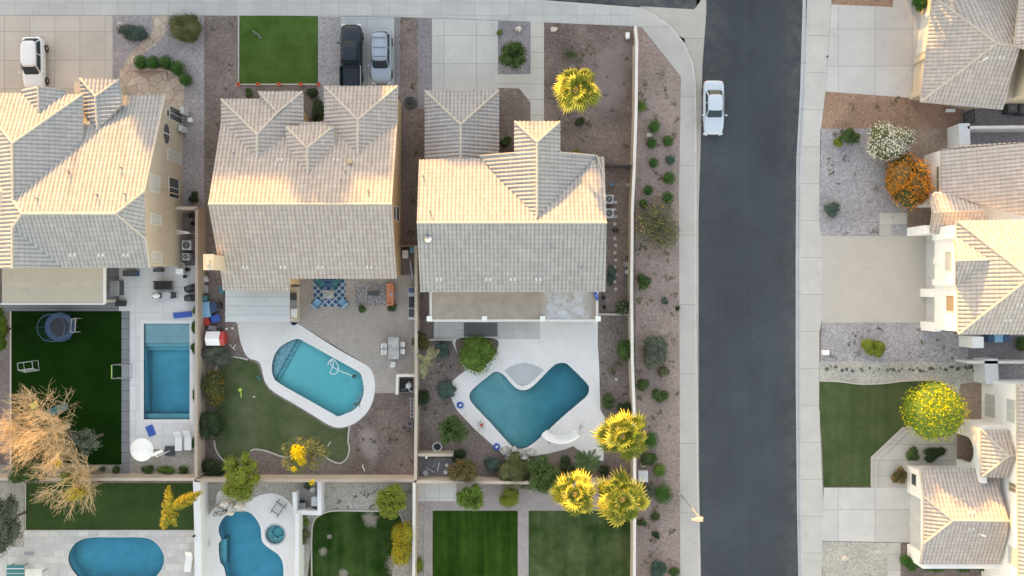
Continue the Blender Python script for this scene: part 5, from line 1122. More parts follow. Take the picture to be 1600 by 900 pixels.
# the bare tree: limbs, branches, twigs
def bare(px, py, label, h, seed, reach, n0=9, lv=4, fan=None):
    rng = random.Random(seed); c = G(px, py, h*.55); t = thing('bare_tree', label, 'tree', (c.x, c.y, 0)); limbs, tw = MB(), MB(); rc = reach
    def grow_(p, d, ln, r, l):
        pts = [p]; q = p; dd = d.copy()
        for _ in range(3): dd = (dd+Vector((rng.uniform(-.22, .22), rng.uniform(-.22, .22), rng.uniform(-.1, .2)))).normalized(); q = q+dd*ln/3; pts.append(q)
        (limbs if l >= lv-1 else tw).tube(pts, [r, r*.85, r*.72, r*.6], 6 if l >= lv-1 else 3, caps=False)
        if l == 0: return
        for _ in range(rng.choice((4, 4, 5) if l < lv else (4, 5))):
            a = pts[rng.choice((1, 2, 3, 3))]; nd = (dd+Vector((rng.uniform(-.8, .8), rng.uniform(-.8, .8), rng.uniform(-.45, .6)))).normalized(); grow_(a, nd, ln*rng.uniform(.6, .85), r*.55, l-1)
    limbs.tube([(0, 0, -.05), (.05, .02, h*.1), (0, .05, h*.22)], [.26, .2, .17], 9)
    for i in range(n0):
        az = i*6.283/n0+rng.uniform(-.2, .2); el = rng.uniform(.45, 1.15); d = Vector((math.cos(az)*math.cos(el), math.sin(az)*math.cos(el), math.sin(el)))
        grow_(Vector((0, .05, h*.2)), d, rc*.42, .075, lv)
    limbs.build('trunk', M['bark_pale'], t, local=True); tw.build('twigs', M['bark_pale'], t, local=True); return t
bare(50, 684, 'big bare tree with sunlit golden branches over the artificial turf', 9.6, 21, 5.1, n0=10, lv=4)
bare(108, 750, 'smaller bare tree with golden twigs leaning over the wall below the big one', 7.8, 23, 4.2, n0=11, lv=3)
tree(120, 770, 16, 'lf_gold', 'yellow-green leafy bough on the lower right of the smaller bare tree', 6.2, seed=51, ry=12, group=TG, dens=.35, core=False, size=.11, crown0=.6)
# trees beyond the frame: some known by roof shadows, others added to shade ground
for i, (x, y, rr, hh) in enumerate([(-38, 39, 3.0, 11.4), (-26.5, 38, 3.4, 13.4), (-30, 37.5, 2.4, 11.0), (-5.5, 46, 2.6, 12.0), (16, 50, 3.2, 12.0), (32, 34, 3.4, 9.6), (28.0, 35, 2.8, 9.2), (37, 33, 3.0, 9.2), (9, 60, 3.5, 13), (-14.5, 60, 4, 13)]):
    z = hh*.72; s = (H-z)/F
    tree(800+x/s, 450-y/s, rr/s, 'lf_green', ['broad', 'rounded', 'tall', 'narrow', 'spreading', 'small', 'low', 'high', 'thick', 'slender'][i]+' dark green unseen shade tree beyond the top edge', hh, seed=40+i, size=.32, nl=12, dens=1.0, group='trees beyond the frame', crown0=.35)
# ------------------------------------------------------------------ vehicles
def loft(mb, secs, m=0, cap=True):
    """secs: list of closed rings with the same number of points"""
    n = len(secs[0]); i = len(mb.v)
    for s in secs: mb.v += [tuple(p) for p in s]
    for k in range(len(secs)-1):
        for q in range(n): mb.f.append((i+k*n+q, i+k*n+(q+1) % n, i+(k+1)*n+(q+1) % n, i+(k+1)*n+q)); mb.m.append(m)
    if cap: mb.f.append(tuple(i+q for q in range(n))[::-1]); mb.m.append(m); j = i+(len(secs)-1)*n; mb.f.append(tuple(j+q for q in range(n))); mb.m.append(m)
    return mb
def bodyring(y, w, zb, zt, crown=.04):
    a = w/2; return [(-a*.93, y, zb), (-a, y, zb+.18), (-a, y, zb+(zt-zb)*.62), (-a*.95, y, zt-.07), (-a*.80, y, zt), (-a*.4, y, zt+crown*.8), (0, y, zt+crown), (a*.4, y, zt+crown*.8), (a*.80, y, zt), (a*.95, y, zt-.07), (a, y, zb+(zt-zb)*.62), (a, y, zb+.18), (a*.93, y, zb)]
def car(label, cat, loc, rot, body, cabin, paint, name='parked_car', roof=True, rack=False, bed=None, wheels=None, top_paint=None, group='parked vehicles'):
    """front towards +y. body: (y, width, z top); cabin: (y base front, y top front, y top rear, y base rear, width base, width top, z base, z top)"""
    t = thing(name, label, cat, loc, rot, group); P = M[paint]
    b = MB(); zb = .28; secs = [bodyring(y, w, zb if abs(y) < 9 else .4, z) for y, w, z in body]; loft(b, secs)
    bd = b.build('body', P, t, local=True, smooth=False); s_ = bd.modifiers.new('s', 'SUBSURF'); s_.levels = s_.render_levels = 1; bd.data.polygons.foreach_set('use_smooth', [True]*len(bd.data.polygons))
    y0, y1, y2, y3, wb, wt, z0, z1 = cabin; gz = z0-.05
    # glass house: windscreen, rear window, side windows each a panel on the cabin frame; painted roof above
    def quad(name_, pts, mat, th=.03):
        m = MB(); m.poly(pts); o = m.build(name_, M[mat], t, local=True); sm = o.modifiers.new('solid', 'SOLIDIFY'); sm.thickness = th; sm.offset = 0; return o
    a, c = wb/2, wt/2; e = .035
    def ring_(t_, off=0.0, n=14):
        hw = (a+(c-a)*t_+.03*math.sin(math.pi*t_))+off; yf = y0+(y1-y0)*t_+off; yr = y3+(y2-y3)*t_-off; z = gz+(z1-.06-gz)*t_; out = []; cy, hl = (yf+yr)/2, (yf-yr)/2; N = 48
        for k in range(N):
            th = 2*math.pi*k/N; cs, sn = math.cos(th), math.sin(th); p = 5.0; out.append((hw*math.copysign(abs(cs)**(2/p), cs), cy+hl*math.copysign(abs(sn)**(2/p), sn), z))
        return out
    lv = [0, .25, .5, .75, 1]; shell = MB(); loft(shell, [ring_(t_) for t_ in lv], cap=False); shell.build('cabin', P, t, local=True, smooth=True)
    top = ring_(1); cy_ = (y1+y2)/2; rf = MB(); loft(rf, [[(x*k, cy_+(y-cy_)*k, z1-.06+dz) for x, y, z in top] for k, dz in ((1, 0), (.975, .028), (.9, .05), (.6, .068), (.3, .075), (.02, .077))]); rf.build('roof', M[top_paint] if top_paint else P, t, local=True, smooth=True)
    def glass(name_, k0, k1, t0, t1):
        m = MB(); n_ = 4; rows_ = [ring_(t0+(t1-t0)*q/n_, .014) for q in range(n_+1)]
        for q in range(n_):
            for k in range(k0, k1): A_, B_ = rows_[q][k % 48], rows_[q][(k+1) % 48]; C_, D_ = rows_[q+1][(k+1) % 48], rows_[q+1][k % 48]; m.poly([A_, B_, C_, D_])
        o = m.build(name_, M['car_glass'], t, local=True, smooth=True)
    glass('windscreen', 7, 17, .06, .95); glass('rear_window', 31, 41, .12, .93)
    for sg in (-1, 1):          # two panes on each side, following the shell
        for u, v in ((.06, .50), (.53, .93)):
            m = MB(); rows_ = []
            for q in range(4):
                t_ = .14+.74*q/3; hw = (a+(c-a)*t_+.03*math.sin(math.pi*t_))+.012; yf = y0+(y1-y0)*t_; yr = y3+(y2-y3)*t_; z = gz+(z1-.06-gz)*t_
                rows_.append([(sg*hw*(1-.5*abs(2*w_-1)**9*.12), yf+(yr-yf)*w_, z) for w_ in [u+(v-u)*j/4 for j in range(5)]])
            for q in range(3):
                for j in range(4): m.poly([rows_[q][j], rows_[q][j+1], rows_[q+1][j+1], rows_[q+1][j]])
            m.build('side_window', M['car_glass'], t, local=True, smooth=True)
    if rack:
        for sg in (-1, 1): MB().tube([(sg*c*.88, y1-.1, z1+.08), (sg*c*.88, y2+.1, z1+.08)], .022, 6).build('roof_rail', M['chrome'], t, local=True)
        for k in (.12, .45, .8): yy = y1+(y2-y1)*k; MB().tube([(-c*.88, yy, z1+.09), (c*.88, yy, z1+.09)], .022, 6).build('roof_bar', M['black'], t, local=True)
    ys = wheels or (body[-1][0]*.62, body[0][0]*.62); W_ = max(w for _, w, _ in body)
    for yy in ys:
        for sg in (-1, 1):
            w = bpy.data.objects.new('wheel', None); C.objects.link(w); w.parent = t; w.location = (sg*(W_/2-.09), yy, .33)
            ty = MB(); ty.lathe([(.2, -.11), (.31, -.11), (.335, -.07), (.335, .07), (.31, .11), (.2, .11)], 0, 0, 20); o = ty.build('tyre', M['rubber'], w, local=True); o.rotation_euler = (0, R(90), 0)
            ri = MB(); ri.lathe([(.21, -.1), (.21, .1), (.06, .12)], 0, 0, 12); o = ri.build('rim', M['chrome'], w, local=True); o.rotation_euler = (0, R(90)*sg, 0)
    fy, ry = body[-1], body[0]
    for sg in (-1, 1):
        MB().obox(sg*W_*.36, fy[0]-.10, fy[2]-.22, fy[2]-.02, .36, .26, sg*-.35, taper=.9).build('headlight', M['lamp_lens'], t, local=True)
        MB().obox(sg*W_*.38, ry[0]+.07, ry[2]-.24, ry[2]-.06, .3, .18, sg*.3, taper=.9).build('tail_light', M['tail_lens'], t, local=True)
        MB().obox(sg*(W_/2+.09), y0-.28, z0-.02, z0+.14, .2, .11, 0, taper=.9).build('wing_mirror', P, t, local=True)
    if bed:
        yb0, yb1, zb_ = bed; q = MB(); w = W_/2-.1
        q.box(-w, yb0, zb_, w, yb1, zb_+.03, 0); q.build('bed_floor', M['black'], t, local=True)
        q = MB(); q.box(-W_/2+.02, yb0-.06, zb_-.3, -w, yb1, 1.24).box(w, yb0-.06, zb_-.3, W_/2-.02, yb1, 1.24).box(-w, yb1-.08, zb_-.3, w, yb1, 1.24); q.build('bed_side', P, t, local=True)
        MB().box(-w, yb0-.06, zb_-.3, w, yb0, 1.22).build('tailgate', P, t, local=True)
        MB().box(-.06, yb0-.2, .5, .06, yb0-.07, .6).box(-W_/2+.06, yb0-.19, .48, W_/2-.06, yb0-.07, .66).build('bumper', M['chrome'], t, local=True)
        MB().tube([(w+.05, yb0, 1.27), (w+.05, yb1, 1.27)], .03, 6).build('side_rail', M['chrome'], t, local=True)
    return t
sedan = [(-2.40, 1.25, .68), (-2.35, 1.52, .86), (-2.25, 1.68, .93), (-1.95, 1.80, 1.0), (-1.2, 1.84, 1.0), (0, 1.84, .98), (1.0, 1.84, .96), (1.7, 1.78, .88), (2.1, 1.64, .80), (2.28, 1.42, .70), (2.36, 1.1, .58)]
car('silvery white four door sedan parked at the kerb of the main street', 'car', G(1112, 171), R(180), sedan, (1.02, .35, -.95, -1.65, 1.56, 1.26, .96, 1.44), 'paint_pearl')
suv = [(-2.32, 1.4, .80), (-2.27, 1.68, 1.0), (-2.2, 1.76, 1.06), (-1.8, 1.84, 1.08), (0, 1.86, 1.06), (1.1, 1.86, 1.04), (1.75, 1.80, .98), (2.1, 1.66, .88), (2.25, 1.45, .76), (2.32, 1.15, .62)]
car('light silver sport utility car with roof bars beside the black pickup', 'car', G(597.5, 92.5), R(180), suv, (1.18, .58, -1.85, -2.2, 1.62, 1.34, 1.03, 1.72), 'paint_silver', rack=True)
car('white hatchback nosed up to the garage of the upper left house', 'car', G(60.5, 103), R(181), suv, (1.15, .45, -1.75, -2.2, 1.60, 1.32, 1.03, 1.60), 'paint_white')
pick = [(-2.95, 1.78, .80), (-2.9, 1.86, .92), (-1.0, 1.90, .92), (-.9, 1.92, 1.14), (.9, 1.92, 1.12), (1.9, 1.90, 1.08), (2.5, 1.80, .98), (2.78, 1.55, .80)]
car('black crew cab pickup truck with an empty bed on the grey driveway', 'pickup truck', G(551.5, 91), 0, pick, (1.28, .70, -.72, -.95, 1.66, 1.38, 1.10, 1.80), 'paint_black', name='pickup_truck', bed=(-2.9, -1.0, .80), wheels=(-1.8, 1.85))

# ------------------------------------------------------------------ street lamp, boxes, signs
t = thing('street_lamp', 'tall street lamp with a cobra head beside the pavement of the main street', 'street lamp', G(1063, 772))
b = G(1063, 772); hd = G(1091, 810, 7.4); el = b+Vector((.15, 0, 6.9))
MB().tube([b+Vector((0, 0, -.05)), b+Vector((0, 0, 3.5)), b+Vector((0, 0, 6.6)), b+Vector((.25, -.02, 7.1)), Vector((hd.x-.5, b.y-.1, 7.35))], [.09, .07, .06, .045, .04], 8).build('pole', M['grey'], t)
MB().lathe([(.17, 0), (.15, .2), (.1, .25)], b.x, b.y, 12).build('base', M['kerb'], t)
hx, hy = hd.x, b.y-.12; mb = MB(); mb.obox(hx-.28, hy, 7.28, 7.42, .42, .18, 0, taper=.8).obox(hx+.12, hy, 7.26, 7.45, .62, .36, 0, taper=.72); mb.build('lamp_head', M['stucco_4'], t)
MB().obox(hx+.15, hy, 7.20, 7.26, .4, .24, 0).build('lens', M['lamp_lens'], t)
def boxy(name, label, cat, px, py, w, d, h, mat='lgrey', rot=0, lid=None, z=0, group=None, bev=.03):
    c = G(px, py, h); t = thing(name, label, cat, (c.x, c.y, z), rot, group); MB().obox(0, 0, 0, h*.86, w, d).build('body', M[mat], t, local=True, bevel=bev)
    MB().obox(0, 0, h*.86, h, w+.05, d+.05, 0, taper=.94).build('lid', M[lid or mat], t, local=True, bevel=bev); return t
boxy('utility_box', 'pale blue-grey utility cabinet by the roadside wall between two palms', 'utility box', 1005, 745, .85, .95, .9, 'lgrey')
boxy('utility_box', 'little white utility box in the front garden by the corner wall', 'utility box', 981, 55, .32, .5, .5, 'white', group='small utility boxes')
boxy('utility_box', 'little white utility box in the gravel below the beige driveway', 'utility box', 1291, 551, .55, .4, .45, 'white', group='small utility boxes')
boxy('water_meter', 'small white meter box on the side wall of the upper left house', 'meter box', 284, 172, .3, .6, 1.2, 'lgrey'); boxy('electric_meter', 'grey meter cabinet below the round window of the upper left house', 'meter box', 281, 200, .3, .5, 1.3, 'lgrey')
boxy('gas_meter', 'white gas meter box in the side passage of the upper left house', 'meter box', 296, 187, .35, .35, .5, 'white')
def rock(px, py, r, label, mat='rock', h=None, seed=0, name='rock', group=None, ry=None):
    c = G(px, py, .1); q = L(r); o = thing(name, label, 'rock', (c.x, c.y, 0), group=group); MB().ball((0, 0, (h or q)*.35), q, L(ry) if ry else q*.85, (h or q)*.9, n=12, wob=.5, seed=seed+px).build('stone', M[mat], o, local=True); return o
rock(1014, 211, 4.5, 'little cream rock between two round shrubs in the roadside bed', 'rock_pale'); rock(1005, 727, 4.5, 'cream rock beside the utility cabinet', 'rock_pale')
for px, py, lb_ in ((810, 46, 'pale rock above the small round tree'), (865, 46, 'pale rock at the top left of the brown front garden'), (189, 38, 'pale rock above the wide blue-green shrub'), (307, 32, 'pale rock right of the large shrub by the flagstone path')): rock(px, py, 5, lb_, 'rock_pale', h=.3, group='rocks of the front gardens')
for i, (px, py, r_) in enumerate([(788, 704, 7), (797, 711, 9), (807, 717, 9), (818, 714, 10), (828, 706, 7), (812, 706, 7), (803, 701, 6), (822, 722, 6)]): rock(px, py, r_, ['first grey boulder', 'second grey boulder', 'third grey boulder', 'largest grey boulder', 'last grey boulder', 'inner grey boulder', 'small grey boulder', 'lowest grey boulder'][i]+' of the rock pile at the corner of the L shaped pool', seed=i, h=.8, group='boulders at the corner of the L shaped pool')
for i, (px, py, r_) in enumerate([(345, 793, 8), (354, 786, 9), (365, 790, 8), (376, 788, 7), (349, 799, 6), (362, 798, 6), (341, 801, 6)]): rock(px, py, r_, ['left pale boulder', 'top pale boulder', 'middle pale boulder', 'right pale boulder', 'small pale boulder', 'front pale boulder', 'outermost pale boulder'][i]+' of the rock waterfall above the freeform pool', 'rock_pale' if i % 2 else 'rock', seed=i+20, h=.8, group='boulders of the rock waterfall')
for px, y0 in ((373, 132), (403, 132), (436, 132), (470, 132), (498, 132)):
    c = G(px, y0, .3); o = thing('flower_pot', 'orange terracotta pot on the white kerb of the front lawn, '+{373: 'first', 403: 'second', 436: 'third', 470: 'fourth', 498: 'fifth'}[px]+' from the left', 'flower pot', (c.x, c.y, 0), group='orange pots along the lawn kerb')
    MB().lathe([(.10, .06), (.15, .34), (.17, .34), (.17, .4), (.13, .4), (.11, .3)], 0, 0, 12).build('pot', M['terracotta'], o, local=True)
# ------------------------------------------------------------------ furniture and yard things
def ring(mb, r, z, tr, n=24, m=0): return mb.tube([(r*math.cos(2*math.pi*k/n), r*math.sin(2*math.pi*k/n), z) for k in range(n+1)], tr, 6, m)
c = G(93, 511, .8); t = thing('trampoline', 'round trampoline with blue padding and a dark mat on the artificial turf', 'trampoline', (c.x, c.y, 0))
MB().lathe([(.85, .78), (.84, .80)], 0, 0, 28).build('jump_mat', M['black'], t, local=True)
mb = MB(); n = 28
for k in range(n):
    a, b = 2*math.pi*k/n, 2*math.pi*(k+1)/n; mb.poly([(.84*math.cos(a), .84*math.sin(a), .79), (1.26*math.cos(a), 1.26*math.sin(a), .83), (1.26*math.cos(b), 1.26*math.sin(b), .83), (.84*math.cos(b), .84*math.sin(b), .79)])
mb.build('padding', M['padding'], t, local=True); ring(MB(), 1.27, .8, .04).build('frame', M['navy'], t, local=True)
net = MB(); 
for k in range(56): a = 2*math.pi*k/56; net.tube([(1.2*math.cos(a), 1.2*math.sin(a), .8), (1.2*math.cos(a), 1.2*math.sin(a), 2.1)], .008, 3, caps=False)
ring(net, 1.2, 2.1, .03); net.build('safety_net', M['navy'], t, local=True)
for k in range(6): a = math.pi*k/3; MB().tube([(1.26*math.cos(a), 1.26*math.sin(a), 0), (1.26*math.cos(a), 1.26*math.sin(a), 2.15)], .03, 6).build('leg', M['navy'], t, local=True)
def goal(label, px, py, rot, mat, w=1.3, d=.9, h=.9):
    c = G(px, py, .4); t = thing('soccer_goal', label, 'goal', (c.x, c.y, 0), rot, 'small goals on the turf'); a, b = w/2, d/2; mb = MB()
    for p in ([(-a, b, 0), (-a, b, h), (a, b, h), (a, b, 0)], [(-a, b, .03), (-a, -b, .03), (a, -b, .03), (a, b, .03)], [(-a, b, h), (-a, -b*.4, h), (-a, -b, .03)], [(a, b, h), (a, -b*.4, h), (a, -b, .03)], [(-a, -b*.4, h), (a, -b*.4, h)]): mb.tube(p, .026, 6)
    mb.build('frame', M[mat], t, local=True); nn_ = MB()
    if 'yellow' in label: MB().tube([(-a, b+.04, h*.5), (-a, b+.04, h), (a, b+.04, h), (a, b+.04, h*.5)], .04, 6).build('front_bar', M['lime'], t, local=True)
    for k in range(13): x = -a+w*k/12; nn_.tube([(x, -b*.4, h), (x, -b, .03)], .006, 3, caps=False)
    for k in range(5): z = h*k/4; y = -b+(b*.6)*k/4; nn_.tube([(-a, y, z+.02), (a, y, z+.02)], .006, 3, caps=False)
    nn_.build('net', M['white'], t, local=True)
goal('small white goal frame above the bare tree', 45, 573, R(8), 'lgrey'); goal('small pale goal with a yellow front bar at the edge of the turf', 191, 580, R(90), 'grey', w=1.2, d=1.3); goal('white goal frame behind the trampoline', 118, 508, R(-95), 'lgrey', w=1.2, d=.55)
c0, c1 = G(104, 634, .3), G(62, 652, 1.4); t = thing('garden_slide', 'teal plastic slide under the bare tree', 'slide', (c0.x, c0.y, 0)); d = (c1-c0); an = math.atan2(d.y, d.x); s_ = Vector((-math.sin(an), math.cos(an), 0)); mb = MB(); sec = []
for k in range(8):
    q = k/7; p = Vector((c0.x, c0.y, 0))+Vector((d.x, d.y, 0))*q; z = .18+1.25*q**1.3; sec.append([p+s_*.33+Vector((0, 0, z+.2)), p+s_*.33+Vector((0, 0, z)), p-s_*.33+Vector((0, 0, z)), p-s_*.33+Vector((0, 0, z+.2)), p-s_*.27+Vector((0, 0, z+.2)), p-s_*.25+Vector((0, 0, z+.06)), p+s_*.25+Vector((0, 0, z+.06)), p+s_*.27+Vector((0, 0, z+.2))])
loft(mb, sec); mb.build('chute', M['teal'], t); mb = MB()
for sg in (-1, 1): p = c1+s_*.3*sg; mb.tube([(p.x, p.y, 0), (p.x, p.y, 1.9)], .05, 6)
mb.build('ladder', M['teal'], t); p = G(53, 633, 1.8); MB().obox(p.x, p.y, 1.7, 1.8, .7, .5, an).build('canopy', M['yellow'], t)
# parasol with round white top
c = G(221, 703, 2.4); bs = G(266, 704); t = thing('cantilever_parasol', 'round white cantilever parasol on a dark base at the rectangular pool', 'parasol', (bs.x, bs.y, 0))
mb = MB(); mb.lathe([(.98, 2.28), (1.0, 2.34), (.6, 2.55), (.05, 2.72)], c.x, c.y, 24); mb.build('canopy', M['white'], t)
MB().obox(bs.x, bs.y, .02, .16, .85, .85).build('base', M['dark'], t, bevel=.03)
MB().tube([(bs.x, bs.y, .1), (bs.x-.05, bs.y, 2.5), (c.x+1.0, c.y-.05, 2.95), (c.x, c.y, 2.8)], .05, 8).build('pole', M['white'], t); p = G(245, 708, 2.5); MB().obox(p.x, p.y, 2.45, 2.6, 1.1, .28, R(22), taper=.8).build('folded_cloth', M['white'], t)
def lounger(label, px, py, rot, mat='white', l=1.75, w=.62, group='loungers by the pools', frame='white', back=35):
    c = G(px, py, .3); t = thing('sun_lounger', label, 'sun lounger', (c.x, c.y, 0), rot, group); MB().obox(0, -.25, .26, .36, w, l-.5, 0).build('seat', M[mat], t, local=True, bevel=.02)
    o = MB().obox(0, .32, 0, .08, w, .65).build('backrest', M[mat], t, local=True, bevel=.02); o.location = (0, l/2-.5, .32); o.rotation_euler = (R(back), 0, 0); o.data.transform(__import__('mathutils').Matrix.Translation((0, 0, 0)))
    for x, y in ((-1, -1), (1, -1), (1, 1), (-1, 1)): MB().obox(x*(w/2-.05), -.25+y*(l/2-.35), 0, .27, .05, .05).build('leg', M[frame], t, local=True)
    return t
lounger('white sun lounger near the wall, left of the pair', 279, 689, 0); lounger('white sun lounger near the wall, right of the pair', 294, 688, 0); lounger('white sun lounger at the right of the oval pool', 295, 877, R(-8), l=1.9)
def slab_thing(name, label, cat, px, py, w, d, h, mat, rot=0, z=0, group=None):
    c = G(px, py, h); t = thing(name, label, cat, (c.x, c.y, z), rot, group); MB().obox(0, 0, .0, h, w, d).build('pad', M[mat], t, local=True, bevel=min(.04, h*.3)); return t
slab_thing('pool_float', 'bright blue foam float lying on the deck above the white parasol', 'pool float', 235, 673, .65, .95, .10, 'blue', R(22), z=.014); slab_thing('pool_mat', 'dark blue lounger mat at the head of the rectangular pool', 'mat', 285, 492, 1.65, .5, .12, 'blue', R(6), z=.014)
def chair(label, px, py, rot, mat, group, w=.55, name='garden_chair', frame='black', z=0):
    c = G(px, py, .5); t = thing(name, label, 'chair', (c.x, c.y, z), rot, group); MB().obox(0, 0, .38, .46, w, w).build('seat', M[mat], t, local=True, bevel=.02)
    MB().obox(0, w/2-.02, .44, .9, w, .09).build('backrest', M[mat], t, local=True, bevel=.02)
    for sg in (-1, 1): MB().obox(sg*(w/2), 0, .58, .63, .07, w*.9).build('armrest', M[frame], t, local=True)
    for x in (-1, 1):
        for y in (-1, 1): MB().obox(x*(w/2-.04), y*(w/2-.04), 0, .4, .04, .04).build('leg', M[frame], t, local=True)
    return t
CG = 'black chairs of the rectangular pool terrace'
chair('black patio chair, left of the pair above the grill table', 248, 446, R(0), 'black', CG, .75); chair('black patio chair, right of the pair above the grill table', 262, 446, R(0), 'black', CG, .75); chair('single black patio chair right of the low table', 270, 461, R(-90), 'dark', CG, .5)
def table(label, px, py, w, d, mat, rot=0, h=.74, name='table', leg='dark', group=None):
    c = G(px, py, h); t = thing(name, label, 'table', (c.x, c.y, 0), rot, group); MB().obox(0, 0, h-.05, h, w, d).build('tabletop', M[mat], t, local=True, bevel=.01)
    for x in (-1, 1):
        for y in (-1, 1): MB().obox(x*(w/2-.07), y*(d/2-.07), 0, h-.05, .06, .06).build('leg', M[leg], t, local=True)
    return t
table('grey low table beside the single black chair', 259, 462, .9, .6, 'lgrey', h=.5)
c = G(243, 462, .9); t = thing('gas_grill', 'small barbecue with a white lid on the terrace', 'grill', (c.x, c.y, 0)); MB().obox(0, 0, .1, .75, .7, .45).build('cart', M['black'], t, local=True); o = MB().lathe([(.28, .76), (.26, .9), (.1, .98)], 0, 0, 14, sx=1.3, sy=.8).build('lid', M['white'], t, local=True)
for px, py, lb_, w_, r0 in ((295, 450, 'large black covered grill by the tan wall', 1.15, .3), (295, 466, 'smaller dark green covered grill by the tan wall', 1.1, 0)):
    c = G(px, py, 1); t = thing('covered_grill', lb_, 'grill', (c.x, c.y, 0), r0, 'covered grills by the tan wall'); MB().obox(0, 0, 0, .95, w_, .6, 0, taper=.85).build('cover', M['black'], t, local=True, bevel=.08); MB().obox(0, 0, .94, 1.12, w_*.55, .4, 0, taper=.7).build('hood', M['dark'], t, local=True, bevel=.05)
boxy('storage_cabinet', 'dark low cabinet against the back wall of the upper left house', 'cabinet', 201, 427, 1.1, .5, .9, 'navy', lid='dark'); boxy('storage_box', 'dark flat box on the back wall beside the tan patio roof', 'box', 245, 422, .65, .3, .8, 'dark'); boxy('storage_box', 'white box at the corner of the upper left house', 'box', 280, 424, .65, .45, .7, 'white', group=None)
boxy('storage_cabinet', 'tall dark grey storage shelf right of the tan patio roof', 'cabinet', 178, 450, .8, 1.3, 1.0, 'dark', lid='grey'); boxy('ice_chest', 'black round-cornered chest at the top right of the artificial turf', 'chest', 187, 474, .85, .5, .5, 'black', bev=.1)
def ac(label, px, py, r=.42, h=.85, mat='lgrey', rot=0, group='air conditioner units'):
    c = G(px, py, h); t = thing('air_conditioner', label, 'air conditioner', (c.x, c.y, 0), rot, group); MB().obox(0, 0, 0, h, r*2, r*2).build('case', M[mat], t, local=True, bevel=.05)
    g = MB()
    for q in (.34, .26, .18, .1): ring(g, r*2*q*1.1, h+.02, .012, 18)
    g.lathe([(.08, h), (.07, h+.04)], 0, 0, 10); g.build('fan_grille', M['grey'], t, local=True); MB().lathe([(r*.8, h+.002), (r*.79, h+.008)], 0, 0, 20).build('fan_well', M['black'], t, local=True)
ac('air conditioner, upper one in the side passage of the upper left house', 291, 383, .42); ac('air conditioner, upper one beside the grey roofed house', 952, 311, .38); ac('air conditioner, lower one beside the grey roofed house', 952, 333, .4); ac('air conditioner in the top side yard across the road, left one', 1583, 168, .45, mat='dark'); ac('air conditioner in the top side yard across the road, right one', 1601, 170, .45, mat='dark')
ac('air conditioner, lower one in the side passage of the upper left house', 290, 401, .3)
t = thing('satellite_dish', 'tilted white clothes airer in the side passage', 'clothes airer', G(284, 362, 1.4)); q = origin(t); t.name = 'clothes_airer'
mb = MB()
for k in range(5): mb.tube([(q.x-.9+.1*k, q.y+.25-.12*k, 1.4), (q.x+.6, q.y-.05-.02*k, 1.2)], .02, 4)
mb.tube([(q.x-.9, q.y+.25, 0), (q.x-.9, q.y+.25, 1.4)], .025, 5).tube([(q.x+.6, q.y-.1, 0), (q.x+.6, q.y-.1, 1.2)], .025, 5); mb.build('rack', M['white'], t)
def bucket(label, px, py, r, h, mat, name='bucket', cat='bucket', group=None, z=0):
    c = G(px, py, h); t = thing(name, label, cat, (c.x, c.y, z), group=group); MB().lathe([(r*.8, 0), (r, h), (r*.88, h), (r*.7, h*.35)], 0, 0, 14).build('shell', M[mat], t, local=True); return t
for i, (px, py, r_, m_) in enumerate([(284, 413, .16, 'white'), (292, 421, .2, 'dark'), (299, 408, .18, 'grey'), (288, 432, .15, 'navy'), (298, 337, .22, 'dark'), (301, 349, .2, 'black'), (294, 364, .17, 'grey'), (299, 376, .15, 'lgrey')]):
    bucket(['white', 'dark', 'grey', 'navy', 'large dark', 'black', 'mid grey', 'pale'][i]+' bucket among the clutter in the side passage of the upper left house', px, py, r_, .4, m_, group='clutter in the side passage')
# middle yard
slab_thing('outdoor_rug', 'blue outdoor rug with a white lattice under the blue seats', 'rug', 515, 457, 2.85, 2.55, .02, 'rug_blue', z=.01); slab_thing('outdoor_rug', 'grey speckled outdoor rug beside the orange sofa', 'rug', 580, 459, 2.9, 2.1, .02, 'rug_grey', z=.01)
table('square brown fire table in the middle of the blue rug', 513, 460, .95, .72, 'rock', h=.5, name='fire_table')
SG = 'blue armchairs around the fire table'
chair('blue armchair at the upper left of the lattice rug', 501, 441, R(35), 'teal', SG, .7, z=.03); chair('blue armchair at the upper right of the lattice rug', 524, 441, R(-30), 'teal', SG, .7, z=.03); chair('blue armchair at the lower left of the lattice rug', 495, 474, R(140), 'lblue', SG, .7, z=.03); chair('blue armchair at the lower right of the lattice rug', 536, 473, R(220), 'lblue', SG, .7, z=.03)
c = G(513, 443, .5); t = thing('outdoor_sofa', 'navy blue sofa under the eave at the head of the lattice rug', 'sofa', (c.x, c.y, .03)); MB().obox(0, 0, .15, .42, 1.1, .7).build('seat', M['navy'], t, local=True, bevel=.05); MB().obox(0, .32, .2, .8, 1.1, .15).build('backrest', M['navy'], t, local=True, bevel=.05)
c = G(609, 460, .5); t = thing('outdoor_sofa', 'orange sofa with a pale blue cushion at the right end of the grey rug', 'sofa', (c.x, c.y, .03), R(-90)); MB().obox(0, 0, .12, .42, 1.75, .6).build('seat', M['orange'], t, local=True, bevel=.06); MB().obox(0, .28, .15, .75, 1.75, .16).build('backrest', M['orange'], t, local=True, bevel=.05)
for sg in (-1, 1): MB().obox(sg*.9, 0, .12, .6, .14, .65).build('armrest', M['orange'], t, local=True, bevel=.04)
c2 = dict(); slab_thing('cushion', 'pale blue cushion on the orange sofa', 'cushion', 614, 460, .35, .45, .12, 'lblue', .3, z=.45)
table('low dark coffee table in the middle of the grey rug', 583, 458, 1.0, .42, 'dark', h=.42)
table('pale stone dining table in the middle yard', 615, 544, .95, 1.95, 'rock', h=.75)
